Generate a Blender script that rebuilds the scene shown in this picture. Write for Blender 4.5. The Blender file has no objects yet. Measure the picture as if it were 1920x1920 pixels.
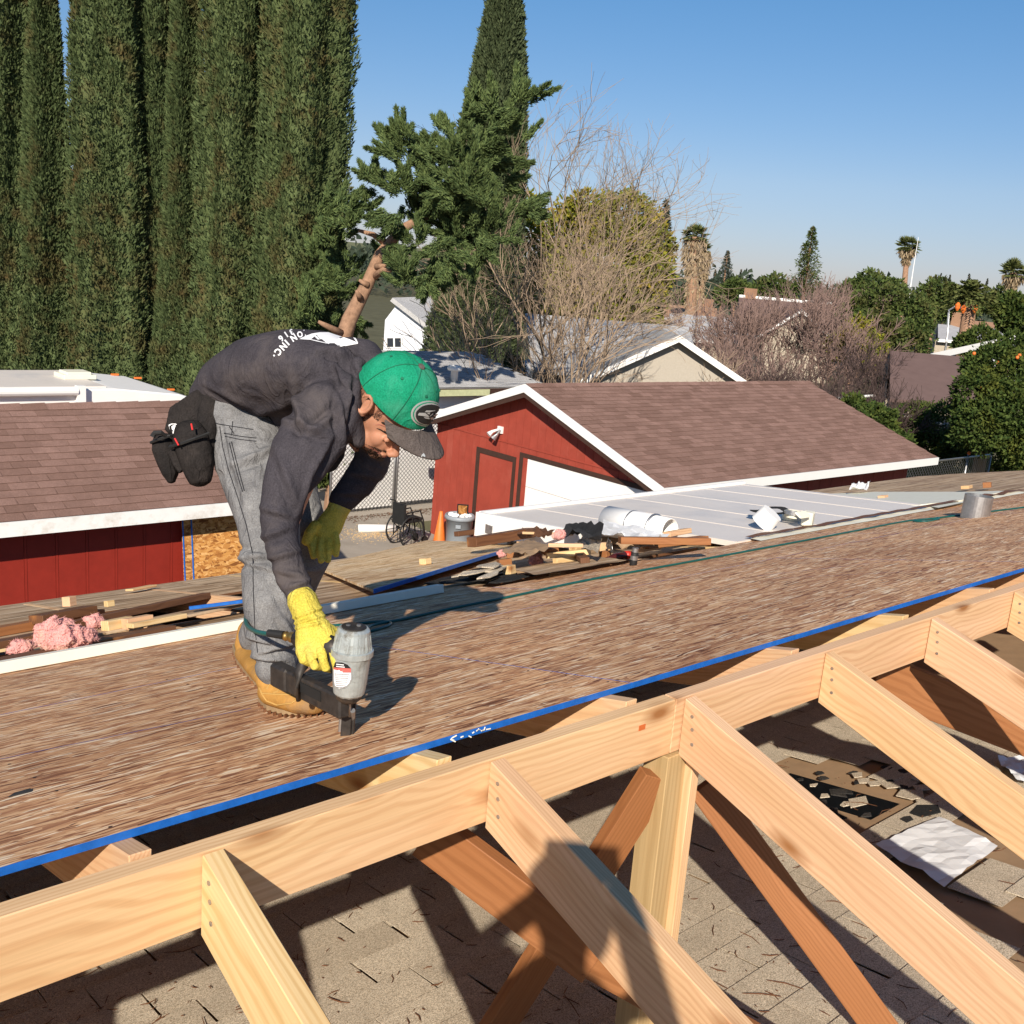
import bpy, bmesh, math, random
import numpy as np
from mathutils import Vector, Matrix, noise
from mathutils.bvhtree import BVHTree
random.seed(7); RNG = np.random.default_rng(7)
S = bpy.context.scene; COL = S.collection
V = Vector
# ------------------------------------------------------------------ camera
# world frame: X runs along the ridge of the house, Y across it, Z up (metres); ground at z = 0
pt, rl, az = math.radians(13), math.radians(4.8), math.radians(42.2)
CAM = V((-.659, -1.406, 5.4)); FPX = 1925.0
_f = V((math.sin(az), math.cos(az), 0)); _r = V((math.cos(az), -math.sin(az), 0)); _z = V((0, 0, 1))
FW = _f*math.cos(pt) - _z*math.sin(pt); _u = _f*math.sin(pt) + _z*math.cos(pt)
RT = _r*math.cos(rl) + _u*math.sin(rl); UP = -_r*math.sin(rl) + _u*math.cos(rl)
cd = bpy.data.cameras.new('camera'); cam = bpy.data.objects.new('camera', cd); COL.objects.link(cam)
m = Matrix.Identity(4)
for i, a in enumerate((RT, UP, -FW)):
    for j in range(3): m[j][i] = a[j]
m.translation = CAM; cam.matrix_world = m
cd.sensor_width = 36; cd.lens = 36*FPX/1920; cd.clip_start = .05; cd.clip_end = 6000
S.camera = cam
# ------------------------------------------------------------------ light
SUN_TO = V((.652, .578, -.52)).normalized()
w = bpy.data.worlds.new('World'); S.world = w; w.use_nodes = True
nt = w.node_tree; bg = nt.nodes['Background']; sky = nt.nodes.new('ShaderNodeTexSky')
sky.sky_type = 'NISHITA'; sky.sun_disc = False
sky.sun_elevation = math.asin(-SUN_TO.z); sky.sun_rotation = math.atan2(-SUN_TO.x, -SUN_TO.y) % (2*math.pi)
sky.air_density = 1.0; sky.dust_density = 0.25; sky.ozone_density = 3.0; sky.altitude = 20
# winter haze: the sky keeps its Nishita shape, a little darker and greyer toward the horizon all the way round
tc = nt.nodes.new('ShaderNodeTexCoord'); sx = nt.nodes.new('ShaderNodeSeparateXYZ'); nt.links.new(tc.outputs['Generated'], sx.inputs[0])
cr = nt.nodes.new('ShaderNodeValToRGB'); nt.links.new(sx.outputs[2], cr.inputs[0]); e_ = cr.color_ramp.elements
e_[0].position = .0; e_[0].color = (.56, .54, .70, 1); e_[1].position = .45; e_[1].color = (.50, .74, .92, 1)
for p_, c_ in ((.03, (.60, .58, .74, 1)), (.10, (.69, .69, .79, 1)), (.15, (.62, .71, .83, 1)), (.26, (.50, .75, .91, 1))): e_.new(p_).color = c_
mx_ = nt.nodes.new('ShaderNodeMix'); mx_.data_type = 'RGBA'; mx_.blend_type = 'MULTIPLY'; mx_.inputs[0].default_value = 1
nt.links.new(sky.outputs[0], mx_.inputs[6]); nt.links.new(cr.outputs[0], mx_.inputs[7]); nt.links.new(mx_.outputs[2], bg.inputs[0]); bg.inputs[1].default_value = .085
sl = bpy.data.lights.new('sun', 'SUN'); sl.energy = 5.0; sl.angle = math.radians(.53); sl.color = (1, .90, .77)
so = bpy.data.objects.new('sun', sl); COL.objects.link(so)
so.rotation_euler = SUN_TO.to_track_quat('-Z', 'Y').to_euler(); so.location = (-20, -20, 30)
S.view_settings.view_transform = 'Standard'; S.view_settings.look = 'None'
S.view_settings.exposure = .42; S.view_settings.gamma = 1; S.view_settings.use_curve_mapping = False
S.render.engine = 'CYCLES'; S.render.resolution_x = S.render.resolution_y = 1024
S.cycles.max_bounces = 6; S.cycles.transparent_max_bounces = 8
# ------------------------------------------------------------------ points: a sight line cut by a real plane or distance
def ray(x, y): return FW + RT*((x-960)/FPX) - UP*((y-960)/FPX)
def at(x, y, d): return CAM + ray(x, y)*d
def cut(x, y, i, c):
    v = ray(x, y); return CAM + v*((c-CAM[i])/v[i])
def onp(x, y, n, c):
    v = ray(x, y); n = V(n); return CAM + v*((c-n.dot(CAM))/n.dot(v))
DT = .25; DC = 4.455 + .12*DT                 # deck plane  z = DC - DT*y
def deck(x, y, h=0.): return onp(x, y, (0, DT, 1), DC+h)
def deckz(y): return DC - DT*y
OT = .175; OC = 3.42                          # old roof plane
def old(x, y, h=0.): return onp(x, y, (0, OT, 1), OC+h)
YS, YT, YE = deck(0, 1245).y, deck(1460, 1005).y, deck(740, 1030).y     # pale strip, torn edge, eave (across the roof)
def px(p):
    v = V(p)-CAM; d = v.dot(FW); return 960+FPX*v.dot(RT)/d, 960-FPX*v.dot(UP)/d, d
# ------------------------------------------------------------------ object helpers
WM = {}
def reg(o, M): WM[o.name] = M; return o
def tag(o, label=None, cat=None, group=None, kind=None):
    if label: o['label'] = label
    if cat: o['category'] = cat
    if group: o['group'] = group
    if kind: o['kind'] = kind
    return o
def thing(name, label, cat, loc=(0, 0, 0), group=None, kind=None):
    o = bpy.data.objects.new(name, None); COL.objects.link(o); o.location = loc; o.empty_display_size = .1
    reg(o, Matrix.Translation(V(loc))); return tag(o, label, cat, group, kind)
def link(name, me, parent=None, M=None):
    o = bpy.data.objects.new(name, me); COL.objects.link(o); M = M or Matrix.Identity(4)
    if parent:
        o.parent = parent; o.matrix_local = WM[parent.name].inverted() @ M
    else: o.matrix_world = M
    return reg(o, M)
class MB:
    """collects faces in world space; build() links them as ONE mesh object"""
    def __init__(s): s.v = []; s.f = []; s.mi = []; s.cur = 0
    def add(s, vs, fs):
        b = len(s.v); s.v += [tuple(v) for v in vs]; s.f += [tuple(i+b for i in f) for f in fs]; s.mi += [s.cur]*len(fs); return s
    def box(s, c, sx, sy, sz, R=None):
        c = V(c); R = R or Matrix.Identity(3)
        vs = [c + R @ V((x*sx/2, y*sy/2, z*sz/2)) for x in (-1, 1) for y in (-1, 1) for z in (-1, 1)]
        return s.add(vs, [(0, 1, 3, 2), (4, 6, 7, 5), (0, 4, 5, 1), (2, 3, 7, 6), (0, 2, 6, 4), (1, 5, 7, 3)])
    def hexa(s, vs): # bottom 4 (ccw from above), top 4
        return s.add(vs, [(3, 2, 1, 0), (4, 5, 6, 7), (0, 1, 5, 4), (1, 2, 6, 5), (2, 3, 7, 6), (3, 0, 4, 7)])
    def slab(s, poly, n, t):
        n = V(n).normalized(); k = len(poly); a = [V(p) for p in poly]; b = [p - n*t for p in a]
        return s.add(a+b, [tuple(range(k)), tuple(range(2*k-1, k-1, -1))] + [(i, i+k, (i+1) % k + k, (i+1) % k) for i in range(k)])
    def tube(s, pts, rad, n=8, cap=True, squash=1.0, side=None):
        pts = [V(p) for p in pts]; k = len(pts)
        if not hasattr(rad, '__len__'): rad = [rad]*k
        rings = []; ref = V(side) if side else V((.13, .21, .97))
        for i in range(k):
            t = (pts[min(i+1, k-1)]-pts[max(i-1, 0)]).normalized()
            a = ref.cross(t)
            if a.length < .05: a = V((1, 0, 0)).cross(t)
            a.normalize(); b = t.cross(a)
            rings.append([pts[i] + a*(math.cos(q)*rad[i]) + b*(math.sin(q)*rad[i]*squash) for q in [2*math.pi*j/n for j in range(n)]])
        vs = [p for r in rings for p in r]; fs = [(i*n+j, i*n+(j+1) % n, (i+1)*n+(j+1) % n, (i+1)*n+j) for i in range(k-1) for j in range(n)]
        if cap: fs += [tuple(range(n-1, -1, -1)), tuple((k-1)*n+j for j in range(n))]
        return s.add(vs, fs)
    def lathe(s, base, axis, prof, n=20, cap=True):
        ax = V(axis).normalized(); a = ax.orthogonal().normalized(); b = ax.cross(a); base = V(base)
        vs = [base + ax*h + (a*math.cos(q)+b*math.sin(q))*r for r, h in prof for q in [2*math.pi*j/n for j in range(n)]]; k = len(prof)
        fs = [(i*n+j, i*n+(j+1) % n, (i+1)*n+(j+1) % n, (i+1)*n+j) for i in range(k-1) for j in range(n)]
        if cap: fs += [tuple(range(n-1, -1, -1)), tuple((k-1)*n+j for j in range(n))]
        return s.add(vs, fs)
    def build(s, name, mats, parent=None, M=None, smooth=False, bevel=0, origin=None):
        M = M or (Matrix.Translation(WM[parent.name].translation) if parent else Matrix.Translation(V(origin) if origin is not None else V((0, 0, 0))))
        if not parent and origin is None and M.translation.length == 0 and s.v and not WM.get('_'):
            a = np.array(s.v); M = M @ Matrix.Translation(V((float(a[:, 0].mean()), float(a[:, 1].mean()), float(a[:, 2].min()))))
        I = M.inverted(); me = bpy.data.meshes.new(name)
        me.from_pydata([tuple(I @ V(v)) for v in s.v], [], s.f)
        for mt in (mats if isinstance(mats, (list, tuple)) else [mats]): me.materials.append(mt)
        if len(me.materials) > 1: me.polygons.foreach_set('material_index', s.mi)
        bm = bmesh.new(); bm.from_mesh(me); bmesh.ops.recalc_face_normals(bm, faces=bm.faces)
        if bevel: bmesh.ops.bevel(bm, geom=bm.edges[:], offset=bevel, segments=1, affect='EDGES')
        bm.to_mesh(me); bm.free()
        if smooth: me.polygons.foreach_set('use_smooth', [True]*len(me.polygons))
        return link(name, me, parent, M)
def frame(xd, up=(0, 0, 1), o=(0, 0, 0)):
    x = V(xd).normalized(); y = V(up).cross(x)
    if y.length < .01: y = V((0, 1, 0)).cross(x)
    y.normalize(); z = x.cross(y); M = Matrix.Identity(4)
    for j in range(3): M[j][0] = x[j]; M[j][1] = y[j]; M[j][2] = z[j]; M[j][3] = V(o)[j]
    return M
def board(name, a, b, wd, th, mat, parent=None, up=(0, 0, 1), bevel=.002, label=None, cat=None, group=None):
    """timber from a to b, wd across, th along 'up'; local X runs along the grain"""
    a = V(a); b = V(b); M = frame(b-a, up, (a+b)/2); L = (b-a).length; s = MB()
    s.box((0, 0, 0), L, wd, th); s.v = [tuple(M @ V(v)) for v in s.v]
    return tag(s.build(name, mat, parent, M=M, bevel=bevel), label, cat, group)
def hexboard(name, vs, xd, mat, parent, bevel=.002, label=None):
    c = sum((V(v) for v in vs), V((0, 0, 0)))/8; s = MB(); s.hexa(vs)
    return tag(s.build(name, mat, parent, M=frame(xd, (0, 0, 1), c), bevel=bevel), label)
def npmesh(name, verts, quads, mat, parent=None, M=None, smooth=False):
    verts = np.asarray(verts, np.float32).reshape(-1, 3); quads = np.asarray(quads, np.int32); k = quads.shape[1]; n = len(quads)
    M = M or (Matrix.Translation(WM[parent.name].translation) if parent else Matrix.Identity(4))
    t = np.array(M.translation, np.float32); me = bpy.data.meshes.new(name)
    me.vertices.add(len(verts)); me.vertices.foreach_set('co', (verts-t).ravel()); me.loops.add(n*k); me.loops.foreach_set('vertex_index', quads.ravel())
    me.polygons.add(n); me.polygons.foreach_set('loop_start', np.arange(0, n*k, k, dtype=np.int32))
    try: me.polygons.foreach_set('loop_total', np.full(n, k, np.int32))
    except Exception: pass
    if smooth: me.polygons.foreach_set('use_smooth', np.ones(n, bool))
    me.update(calc_edges=True); me.materials.append(mat); return link(name, me, parent, M)
# ------------------------------------------------------------------ materials
class NM:
    def __init__(s, name, rough=.8, spec=.3, metal=0.):
        s.m = bpy.data.materials.new(name); s.m.use_nodes = True; s.t = s.m.node_tree; s.b = s.t.nodes['Principled BSDF']
        s.b.inputs['Roughness'].default_value = rough; s.b.inputs['Specular IOR Level'].default_value = spec; s.b.inputs['Metallic'].default_value = metal
    def n(s, t, **k):
        x = s.t.nodes.new('ShaderNode'+t)
        for a, v in k.items():
            if a.startswith('i_'):
                q = a[2:]; q = int(q) if q.isdigit() else q.replace('_', ' ')
                if hasattr(v, 'is_linked') or hasattr(v, 'links'): s.t.links.new(v, x.inputs[q])
                else: x.inputs[q].default_value = v
            else: setattr(x, a, v)
        return x
    def co(s, sc=(1, 1, 1), rnd=0., rot=(0, 0, 0)):
        c = s.n('TexCoord').outputs['Object']
        if rnd:
            o = s.n('ObjectInfo').outputs['Random']; q = s.n('VectorMath', operation='SCALE', i_0=(rnd, rnd*1.7, rnd*.6)); s.t.links.new(o, q.inputs['Scale'])
            c = s.n('VectorMath', operation='ADD', i_0=c, i_1=q.outputs[0]).outputs[0]
        return s.n('Mapping', i_Vector=c, i_Scale=sc, i_Rotation=rot).outputs[0]
    def noise(s, v, sc, det=4., rough=.6, dist=0.): return s.n('TexNoise', i_Vector=v, i_Scale=sc, i_Detail=det, i_Roughness=rough, i_Distortion=dist).outputs[0]
    def ramp(s, f, stops, interp='LINEAR'):
        r = s.n('ValToRGB', i_Fac=f).color_ramp; r.interpolation = interp
        while len(r.elements) > 1: r.elements.remove(r.elements[0])
        r.elements[0].position = stops[0][0]; r.elements[0].color = (*stops[0][1], 1)
        for p, c in stops[1:]: r.elements.new(p).color = (*c, 1)
        return s.t.nodes[-1].outputs[0]
    def mix(s, f, a, b, mode='MIX'):
        x = s.n('Mix', data_type='RGBA', blend_type=mode)
        for i, v in ((0, f), (6, a), (7, b)):
            if hasattr(v, 'links'): s.t.links.new(v, x.inputs[i])
            else: x.inputs[i].default_value = v if i == 0 else (*v, 1)
        return x.outputs[2]
    def math(s, op, a, b=0., clamp=False): return s.n('Math', operation=op, i_0=a, i_1=b, use_clamp=clamp).outputs[0]
    def col(s, c):
        if hasattr(c, 'links'): s.t.links.new(c, s.b.inputs['Base Color'])
        else: s.b.inputs['Base Color'].default_value = (*c, 1)
        return s
    def bump(s, h, st=.3, d=.002):
        x = s.n('Bump', i_Height=h, i_Strength=st, i_Distance=d); s.t.links.new(x.outputs[0], s.b.inputs['Normal']); return s
    def rough(s, v): s.t.links.new(v, s.b.inputs['Roughness']); return s
    def isl(s):
        a = s.n('NewGeometry').outputs['Random Per Island']; b = s.n('ObjectInfo').outputs['Random']
        return s.math('FRACT', s.math('ADD', a, b))
def sc(c, k): return tuple(min(1, x*k) for x in c)
def plain(name, c, rough=.7, spec=.3, metal=0., var=.15, nsc=12., bump=.0, dirt=None):
    m = NM(name, rough, spec, metal); v = m.co((1, 1, 1), 3.)
    f = m.noise(v, nsc, 5., .65); k = m.ramp(f, [(.25, sc(c, 1-var)), (.75, sc(c, 1+var))])
    if dirt: k = m.mix(m.ramp(m.noise(v, nsc*.35, 6., .7), [(.52, (0, 0, 0)), (.68, (1, 1, 1))]), k, dirt)
    m.col(k)
    if bump: m.bump(m.noise(v, nsc*6, 4.), bump, .004)
    return m.m
def wood(name, light, dark, pink, ringsc=26., knots=True, rough=.62, streak=.5):
    m = NM(name, rough, .25); v = m.co((1, 1, 1), 9.)
    low = m.noise(m.n('Mapping', i_Vector=v, i_Scale=(.7, 3, 3)).outputs[0], 1.1, 3.)
    dv = m.n('VectorMath', operation='SCALE', i_0=m.n('TexNoise', i_Vector=m.n('Mapping', i_Vector=v, i_Scale=(1.3, 5, 5)).outputs[0], i_Scale=1., i_Detail=2.).outputs[1]); dv.inputs['Scale'].default_value = .055
    vo = m.n('TexVoronoi', i_Vector=m.n('Mapping', i_Vector=v, i_Scale=(4.2, 10., 10.)).outputs[0], i_Scale=1.)
    kd = vo.outputs['Distance']
    p = m.n('VectorMath', operation='ADD', i_0=v, i_1=dv.outputs[0]).outputs[0]
    p = m.n('Mapping', i_Vector=p, i_Scale=(.22, 1, 1), i_Location=(0, .03, .11)).outputs[0]
    kn = m.math('MULTIPLY', m.ramp(kd, [(0, (1, 1, 1)), (.5, (0, 0, 0))]), .6)
    ws = m.n('TexWave', wave_type='RINGS', rings_direction='X', i_Vector=p, i_Scale=ringsc, i_Distortion=1.2, i_Detail=2., i_Detail_Scale=1.); s_ = m.math('MULTIPLY', kn, 14.); m.t.links.new(s_, ws.inputs['Phase Offset'])
    c = m.mix(m.ramp(ws.outputs[1], [(.45, (0, 0, 0)), (.92, (.5, .5, .5))]), light, dark)
    c = m.mix(m.ramp(low, [(.35, (0, 0, 0)), (.7, (.75, .75, .75))]), c, pink, 'MIX')
    st = m.noise(m.n('Mapping', i_Vector=v, i_Scale=(3, 160, 160)).outputs[0], 1., 3.)
    c = m.mix(streak, c, m.mix(1., c, m.ramp(st, [(.3, (.72, .68, .62)), (.7, (1.0, 1.0, 1.0))]), 'MULTIPLY'))
    if knots:
        kv = m.math('LESS_THAN', m.n('SeparateColor', i_0=vo.outputs['Color']).outputs[0], .55)
        km = m.math('MULTIPLY', m.ramp(kd, [(.08, (1, 1, 1)), (.17, (.5, .5, .5)), (.30, (0, 0, 0))]), kv)
        c = m.mix(km, c, (.30, .13, .045))
    yl = m.noise(m.n('Mapping', i_Vector=v, i_Scale=(1.2, 9, 9)).outputs[0], 1., 2.); c = m.mix(1., c, m.ramp(yl, [(.35, (.93, .90, .84)), (.65, (1.05, 1.06, 1.08))]), 'MULTIPLY')
    m.col(c); m.bump(st, .25, .0006); return m.m
def osb(name, ramp, scx=9., scy=95., rot=.0, bmp=.35, chunky=False):
    m = NM(name, .72, .2); v = m.co((1, 1, 1), 5.)
    wob = m.n('VectorMath', operation='SCALE', i_0=m.n('TexNoise', i_Vector=v, i_Scale=7., i_Detail=3.).outputs[1]); wob.inputs['Scale'].default_value = .03 if not chunky else .05
    p = m.n('VectorMath', operation='ADD', i_0=v, i_1=wob.outputs[0]).outputs[0]
    def lay(r, a, b, off):
        q = m.n('Mapping', i_Vector=p, i_Rotation=(0, 0, r), i_Location=(off, off*.7, 0)).outputs[0]
        q = m.n('Mapping', i_Vector=q, i_Scale=(a, b, 1)).outputs[0]
        o = m.n('TexVoronoi', i_Vector=q, i_Scale=1., i_Randomness=1.); return m.n('SeparateColor', i_0=o.outputs['Color']).outputs[0], o.outputs['Distance']
    a1, d1 = lay(rot+.07, scx, scy, 0.); a2, d2 = lay(rot-.10, scx*.7, scy*.8, 3.1); a3, d3 = lay(rot+(.9 if chunky else .22), scx*1.4, scy*1.3, 7.7)
    sel = m.ramp(m.noise(m.n('Mapping', i_Vector=p, i_Scale=(scx*.6, scy*.3, 1)).outputs[0], 1., 2.), [(.46, (0, 0, 0)), (.5, (1, 1, 1))])
    f = m.mix(sel, a1, a2); sel2 = m.ramp(m.noise(m.n('Mapping', i_Vector=p, i_Scale=(scx, scy*.35, 1), i_Location=(9, 4, 0)).outputs[0], 1., 2.), [(.56, (0, 0, 0)), (.6, (1, 1, 1))])
    f = m.mix(sel2, f, a3)
    fine = m.noise(m.n('Mapping', i_Vector=v, i_Scale=(20, 420, 1)).outputs[0], 1., 3.)
    c = m.ramp(f, ramp); c = m.mix(1., c, m.ramp(fine, [(.3, (.78, .74, .70)), (.7, (1.05, 1.05, 1.05))]), 'MULTIPLY')
    big = m.noise(v, 1.1, 5., .65); c = m.mix(1., c, m.ramp(big, [(.3, (.72, .64, .60)), (.5, (1, 1, 1)), (.72, (1.2, 1.17, 1.12))]), 'MULTIPLY')
    m.col(c); m.bump(m.math('ADD', f, m.math('MULTIPLY', fine, .5)), bmp, .002); return m.m
MAT = {}
MAT['fir'] = wood('fir', (.73, .50, .275), (.56, .31, .14), (.68, .42, .245), 40.)
MAT['fir2'] = wood('fir_pink', (.71, .475, .28), (.54, .29, .15), (.66, .395, .25), 46.)
MAT['pine'] = wood('pine_yellow', (.74, .55, .29), (.58, .35, .13), (.72, .50, .27), 26.)
MAT['post'] = wood('post_greenish', (.52, .37, .19), (.38, .25, .11), (.46, .35, .19), 22.)
MAT['redwood'] = wood('stained_fir', (.34, .15, .06), (.20, .075, .026), (.30, .12, .045), 34.)
MAT['oldwood'] = wood('old_dark_wood', (.17, .075, .035), (.09, .035, .018), (.14, .07, .04), 24.)
MAT['primed'] = plain('primed_white_wood', (.82, .77, .64), .6, .3, var=.06, nsc=5)
MAT['deck'] = osb('deck_osb', [(0, (.15, .06, .03)), (.1, (.28, .125, .065)), (.3, (.47, .235, .12)), (.55, (.63, .36, .19)), (.8, (.74, .48, .27)), (.9, (.83, .62, .41)), (1, (.93, .79, .59))], 12., 150.)
MAT['oldply'] = osb('old_plywood', [(0, (.22, .14, .075)), (.4, (.44, .30, .18)), (.75, (.56, .41, .26)), (1, (.64, .50, .34))], 1.6, 26., bmp=.2)
MAT['newosb'] = osb('pale_osb', [(0, (.36, .2, .09)), (.3, (.62, .42, .22)), (.7, (.76, .56, .33)), (1, (.86, .72, .5))], 9., 60.)
MAT['wallosb'] = osb('orange_osb', [(0, (.20, .075, .02)), (.3, (.40, .17, .045)), (.65, (.56, .28, .08)), (1, (.7, .42, .17))], 14., 42., bmp=.5, chunky=True)
MAT['blue'] = plain('blue_edge_paint', (.012, .125, .47), .5, .4, var=.25, nsc=40)
MAT['black'] = plain('black_void', (.008, .008, .008), .9, .1)
def shingle(name, a, b, grit=(.5, .5, .5), bs=.6):
    m = NM(name, .9, .1); v = m.co((1, 1, 1), 2.)
    c = m.mix(m.isl(), a, b)
    g = m.n('TexVoronoi', i_Vector=v, i_Scale=420.); gv = m.n('SeparateColor', i_0=g.outputs['Color']).outputs[0]
    c = m.mix(1., c, m.ramp(gv, [(0, (.45, .43, .4)), (.5, (.95, .95, .95)), (1, (1.35, 1.35, 1.35))]), 'MULTIPLY')
    c = m.mix(m.ramp(m.noise(v, 5., 6., .7), [(.4, (0, 0, 0)), (.8, (.5, .5, .5))]), c, sc(a, .6))
    m.col(c); m.bump(g.outputs['Distance'], bs, .002); return m.m
MAT['brownsh'] = shingle('brown_shingle', (.21, .125, .098), (.30, .185, .15), bs=.2)
MAT['creamsh'] = shingle('cream_shingle', (.53, .45, .34), (.63, .545, .42))
MAT['darksh'] = shingle('dark_shingle', (.03, .03, .03), (.06, .055, .05))
MAT['greysh'] = shingle('grey_shingle', (.42, .42, .42), (.55, .55, .55), bs=.2)
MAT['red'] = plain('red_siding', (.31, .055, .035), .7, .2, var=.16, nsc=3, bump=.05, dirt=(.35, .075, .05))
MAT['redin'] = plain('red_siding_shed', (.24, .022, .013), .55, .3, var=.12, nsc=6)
MAT['brown'] = plain('brown_trim', (.055, .028, .02), .6, .3)
MAT['white'] = plain('white_paint', (.8, .79, .76), .5, .4, var=.03, nsc=4)
MAT['whiteworn'] = plain('worn_white_paint', (.8, .79, .76), .6, .3, var=.06, nsc=9, dirt=(.62, .58, .52))
MAT['panelwhite'] = plain('painted_metal_roof', (.70, .64, .575), .45, .4, var=.04, nsc=3, dirt=(.58, .55, .52))
MAT['concrete'] = plain('concrete', (.34, .30, .25), .85, .2, var=.12, nsc=1.3, bump=.1, dirt=(.27, .235, .19))
MAT['soil'] = plain('soil', (.11, .105, .06), .95, .1, var=.3, nsc=.7)
MAT['steel'] = plain('galvanised_steel', (.42, .42, .42), .4, .5, .85, var=.25, nsc=25)
MAT['rubber'] = plain('black_rubber', (.018, .018, .018), .6, .3)
MAT['hose'] = plain('green_hose', (.005, .085, .075), .35, .5)
MAT['paper'] = plain('white_paper', (.74, .75, .76), .75, .2, var=.05, nsc=8)
MAT['pink'] = plain('pink_insulation', (.66, .32, .29), .95, .05, var=.22, nsc=22, bump=.9, dirt=(.6, .42, .3))
MAT['felt'] = plain('roofing_felt', (.035, .035, .036), .85, .2, var=.4, nsc=30)
MAT['kraft'] = plain('brown_backing', (.33, .22, .13), .8, .2, var=.12, nsc=9)
MAT['orange'] = plain('orange_plastic', (.72, .17, .03), .5, .4)
MAT['bin'] = plain('grey_plastic', (.25, .28, .31), .5, .4, var=.05)
MAT['cream'] = plain('cream_plastic', (.74, .71, .57), .5, .4, var=.04)
MAT['glassdark'] = plain('dark_window', (.03, .035, .045), .15, .6)
MAT['stucco'] = plain('beige_stucco', (.40, .36, .30), .9, .1, var=.08, nsc=20, bump=.3)
MAT['farwhite'] = plain('far_white_wall', (.62, .64, .68), .8, .1, var=.03)
# ================================================================== the setting
def structure(name, s, mat, **k): return tag(s.build(name, mat, **k), kind='structure')
g = MB(); R_ = 3000.
g.add([(-R_, -R_, 0), (R_, -R_, 0), (R_, R_, 0), (-R_, R_, 0)], [(0, 1, 2, 3)]); structure('ground', g, MAT['soil'], origin=(0, 0, 0))
dw = thing('driveway', None, None, (10, 14, 0), kind='structure')
for i in range(-1, 4):
    for j in range(-3, 4):
        x0, y0 = 2.2+i*3.3, 3.0+j*3.3+6.4; s = MB(); a, b = x0+3.285, y0+3.285
        if x0 > 11.8 and y0 < 13: continue
        s.hexa([(x0, y0, -.1), (a, y0, -.1), (a, b, -.1), (x0, b, -.1), (x0, y0, .012), (a, y0, .012), (a, b, .012), (x0, b, .012)])
        s.build('concrete_slab', MAT['concrete'], dw)
# ================================================================== the house under repair
house = thing('house', 'single storey house whose roof is being rebuilt, bare sheathing and open rafters in front', 'house', (1.5, 1.5, 0))
RZ = 4.45
def tophex(x0, x1, y0, y1, ztop, h, sl):      # sloped member along y with plumb ends
    z = lambda y: ztop(y)
    return [(x0, y0, z(y0)-h), (x1, y0, z(y0)-h), (x1, y1, z(y1)-h), (x0, y1, z(y1)-h), (x0, y0, z(y0)), (x1, y0, z(y0)), (x1, y1, z(y1)), (x0, y1, z(y1))]
# ridge beam: two lengths meeting at the post
for a, b, mt in ((-2.4, 1.19, 'fir'), (1.193, 4.9, 'fir2')):
    hexboard('ridge_beam', [(a, 0, RZ-.14), (b, 0, RZ-.14), (b, .038, RZ-.14), (a, .038, RZ-.14), (a, 0, RZ), (b, 0, RZ), (b, .038, RZ), (a, .038, RZ)], (1, 0, 0), MAT[mt], house)
NSL = .30
rm = ['fir', 'fir', 'pine', 'fir2', 'fir', 'fir', 'fir2', 'fir', 'fir']
for k in range(-2, 8):
    x = .61*k + (.0 if k else .0); mt = MAT[['fir2', 'fir', 'pine', 'fir2', 'fir2', 'fir', 'fir2', 'fir', 'fir', 'fir2'][k+2]]
    yb = -2.6 if k != 0 else -1.5
    vs = tophex(x+.002, x+.040, yb, -.002, lambda y: RZ-.002+NSL*y, .148, 0)
    hexboard('rafter', vs, (0, 1, NSL), mt, house)
for k in range(-3, 15):
    x = .61*k - (.10 if k != 2 else .16); mt = MAT[['fir2', 'pine', 'fir'][k % 3]]
    y1 = YE-.1; vs = tophex(x, x+.038, .041, y1, lambda y: deckz(y)-.0165, .14, 0)
    hexboard('rafter', vs, (0, 1, -DT), mt, house)
# post and braces under the ridge
pz = OC+.0
board('post', (1.236, .03, pz), (1.224, .03, RZ-.145), .089, .075, MAT['post'], house, up=(0, 1, 0))
board('post', (1.33, .035, pz), (1.30, .035, RZ-.02), .05, .038, MAT['post'], house, up=(0, 1, 0))
board('post', (1.275, -.012, pz+.05), (1.264, -.012, RZ-.15), .03, .036, MAT['fir'], house, up=(0, 1, 0))
board('brace', old(895, 1985, .02), at(1232, 1452, 2.50), .089, .038, MAT['redwood'], house, up=(0, -.8, .6), label='reddish brown brace leaning to the lower left of the post')
board('brace', at(800, 1560, 2.46), at(1120, 1800, 2.35), .038, .13, MAT['redwood'], house, up=(0, 0, 1), label='reddish brown beam under the ridge left of the post')
board('brace', at(1318, 1470, 2.72), old(1675, 1960, .02), .089, .038, MAT['redwood'], house, up=(-.75, -.4, .5), label='orange brown brace running from the post to the lower right')
board('brace', at(1640, 1265, 3.45), at(2050, 1425, 3.6), .038, .15, MAT['redwood'], house, up=(0, 0, 1), label='dark orange beam in the shade right of the post')
board('brace', at(1110, 1790, 2.36), at(1500, 2010, 2.5), .038, .1, MAT['redwood'], house, up=(0, 0, 1))
# sheathing panels, blue painted edges
def panel(name, x0, x1, y0, y1, mat, edge=None, h=0., t=.0155, zf=deckz, sl=DT):
    xs = (0, 0)
    vs = [(x0, y0, zf(y0)-t+h), (x1, y0, zf(y0)-t+h), (x1, y1, zf(y1)-t+h), (x0, y1, zf(y1)-t+h), (x0, y0, zf(y0)+h), (x1, y0, zf(y0)+h), (x1, y1, zf(y1)+h), (x0, y1, zf(y1)+h)]
    c = sum((V(v) for v in vs), V((0, 0, 0)))/8; s = MB(); s.add(vs, [(3, 2, 1, 0), (4, 5, 6, 7)]); s.cur = 1; b = len(s.v)
    s.f += [(0, 1, 5, 4), (1, 2, 6, 5), (2, 3, 7, 6), (3, 0, 4, 7)]; s.mi += [1]*4
    return s.build(name, [mat, edge or mat], house, M=frame((1, 0, 0), (0, sl, 1), c))
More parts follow.
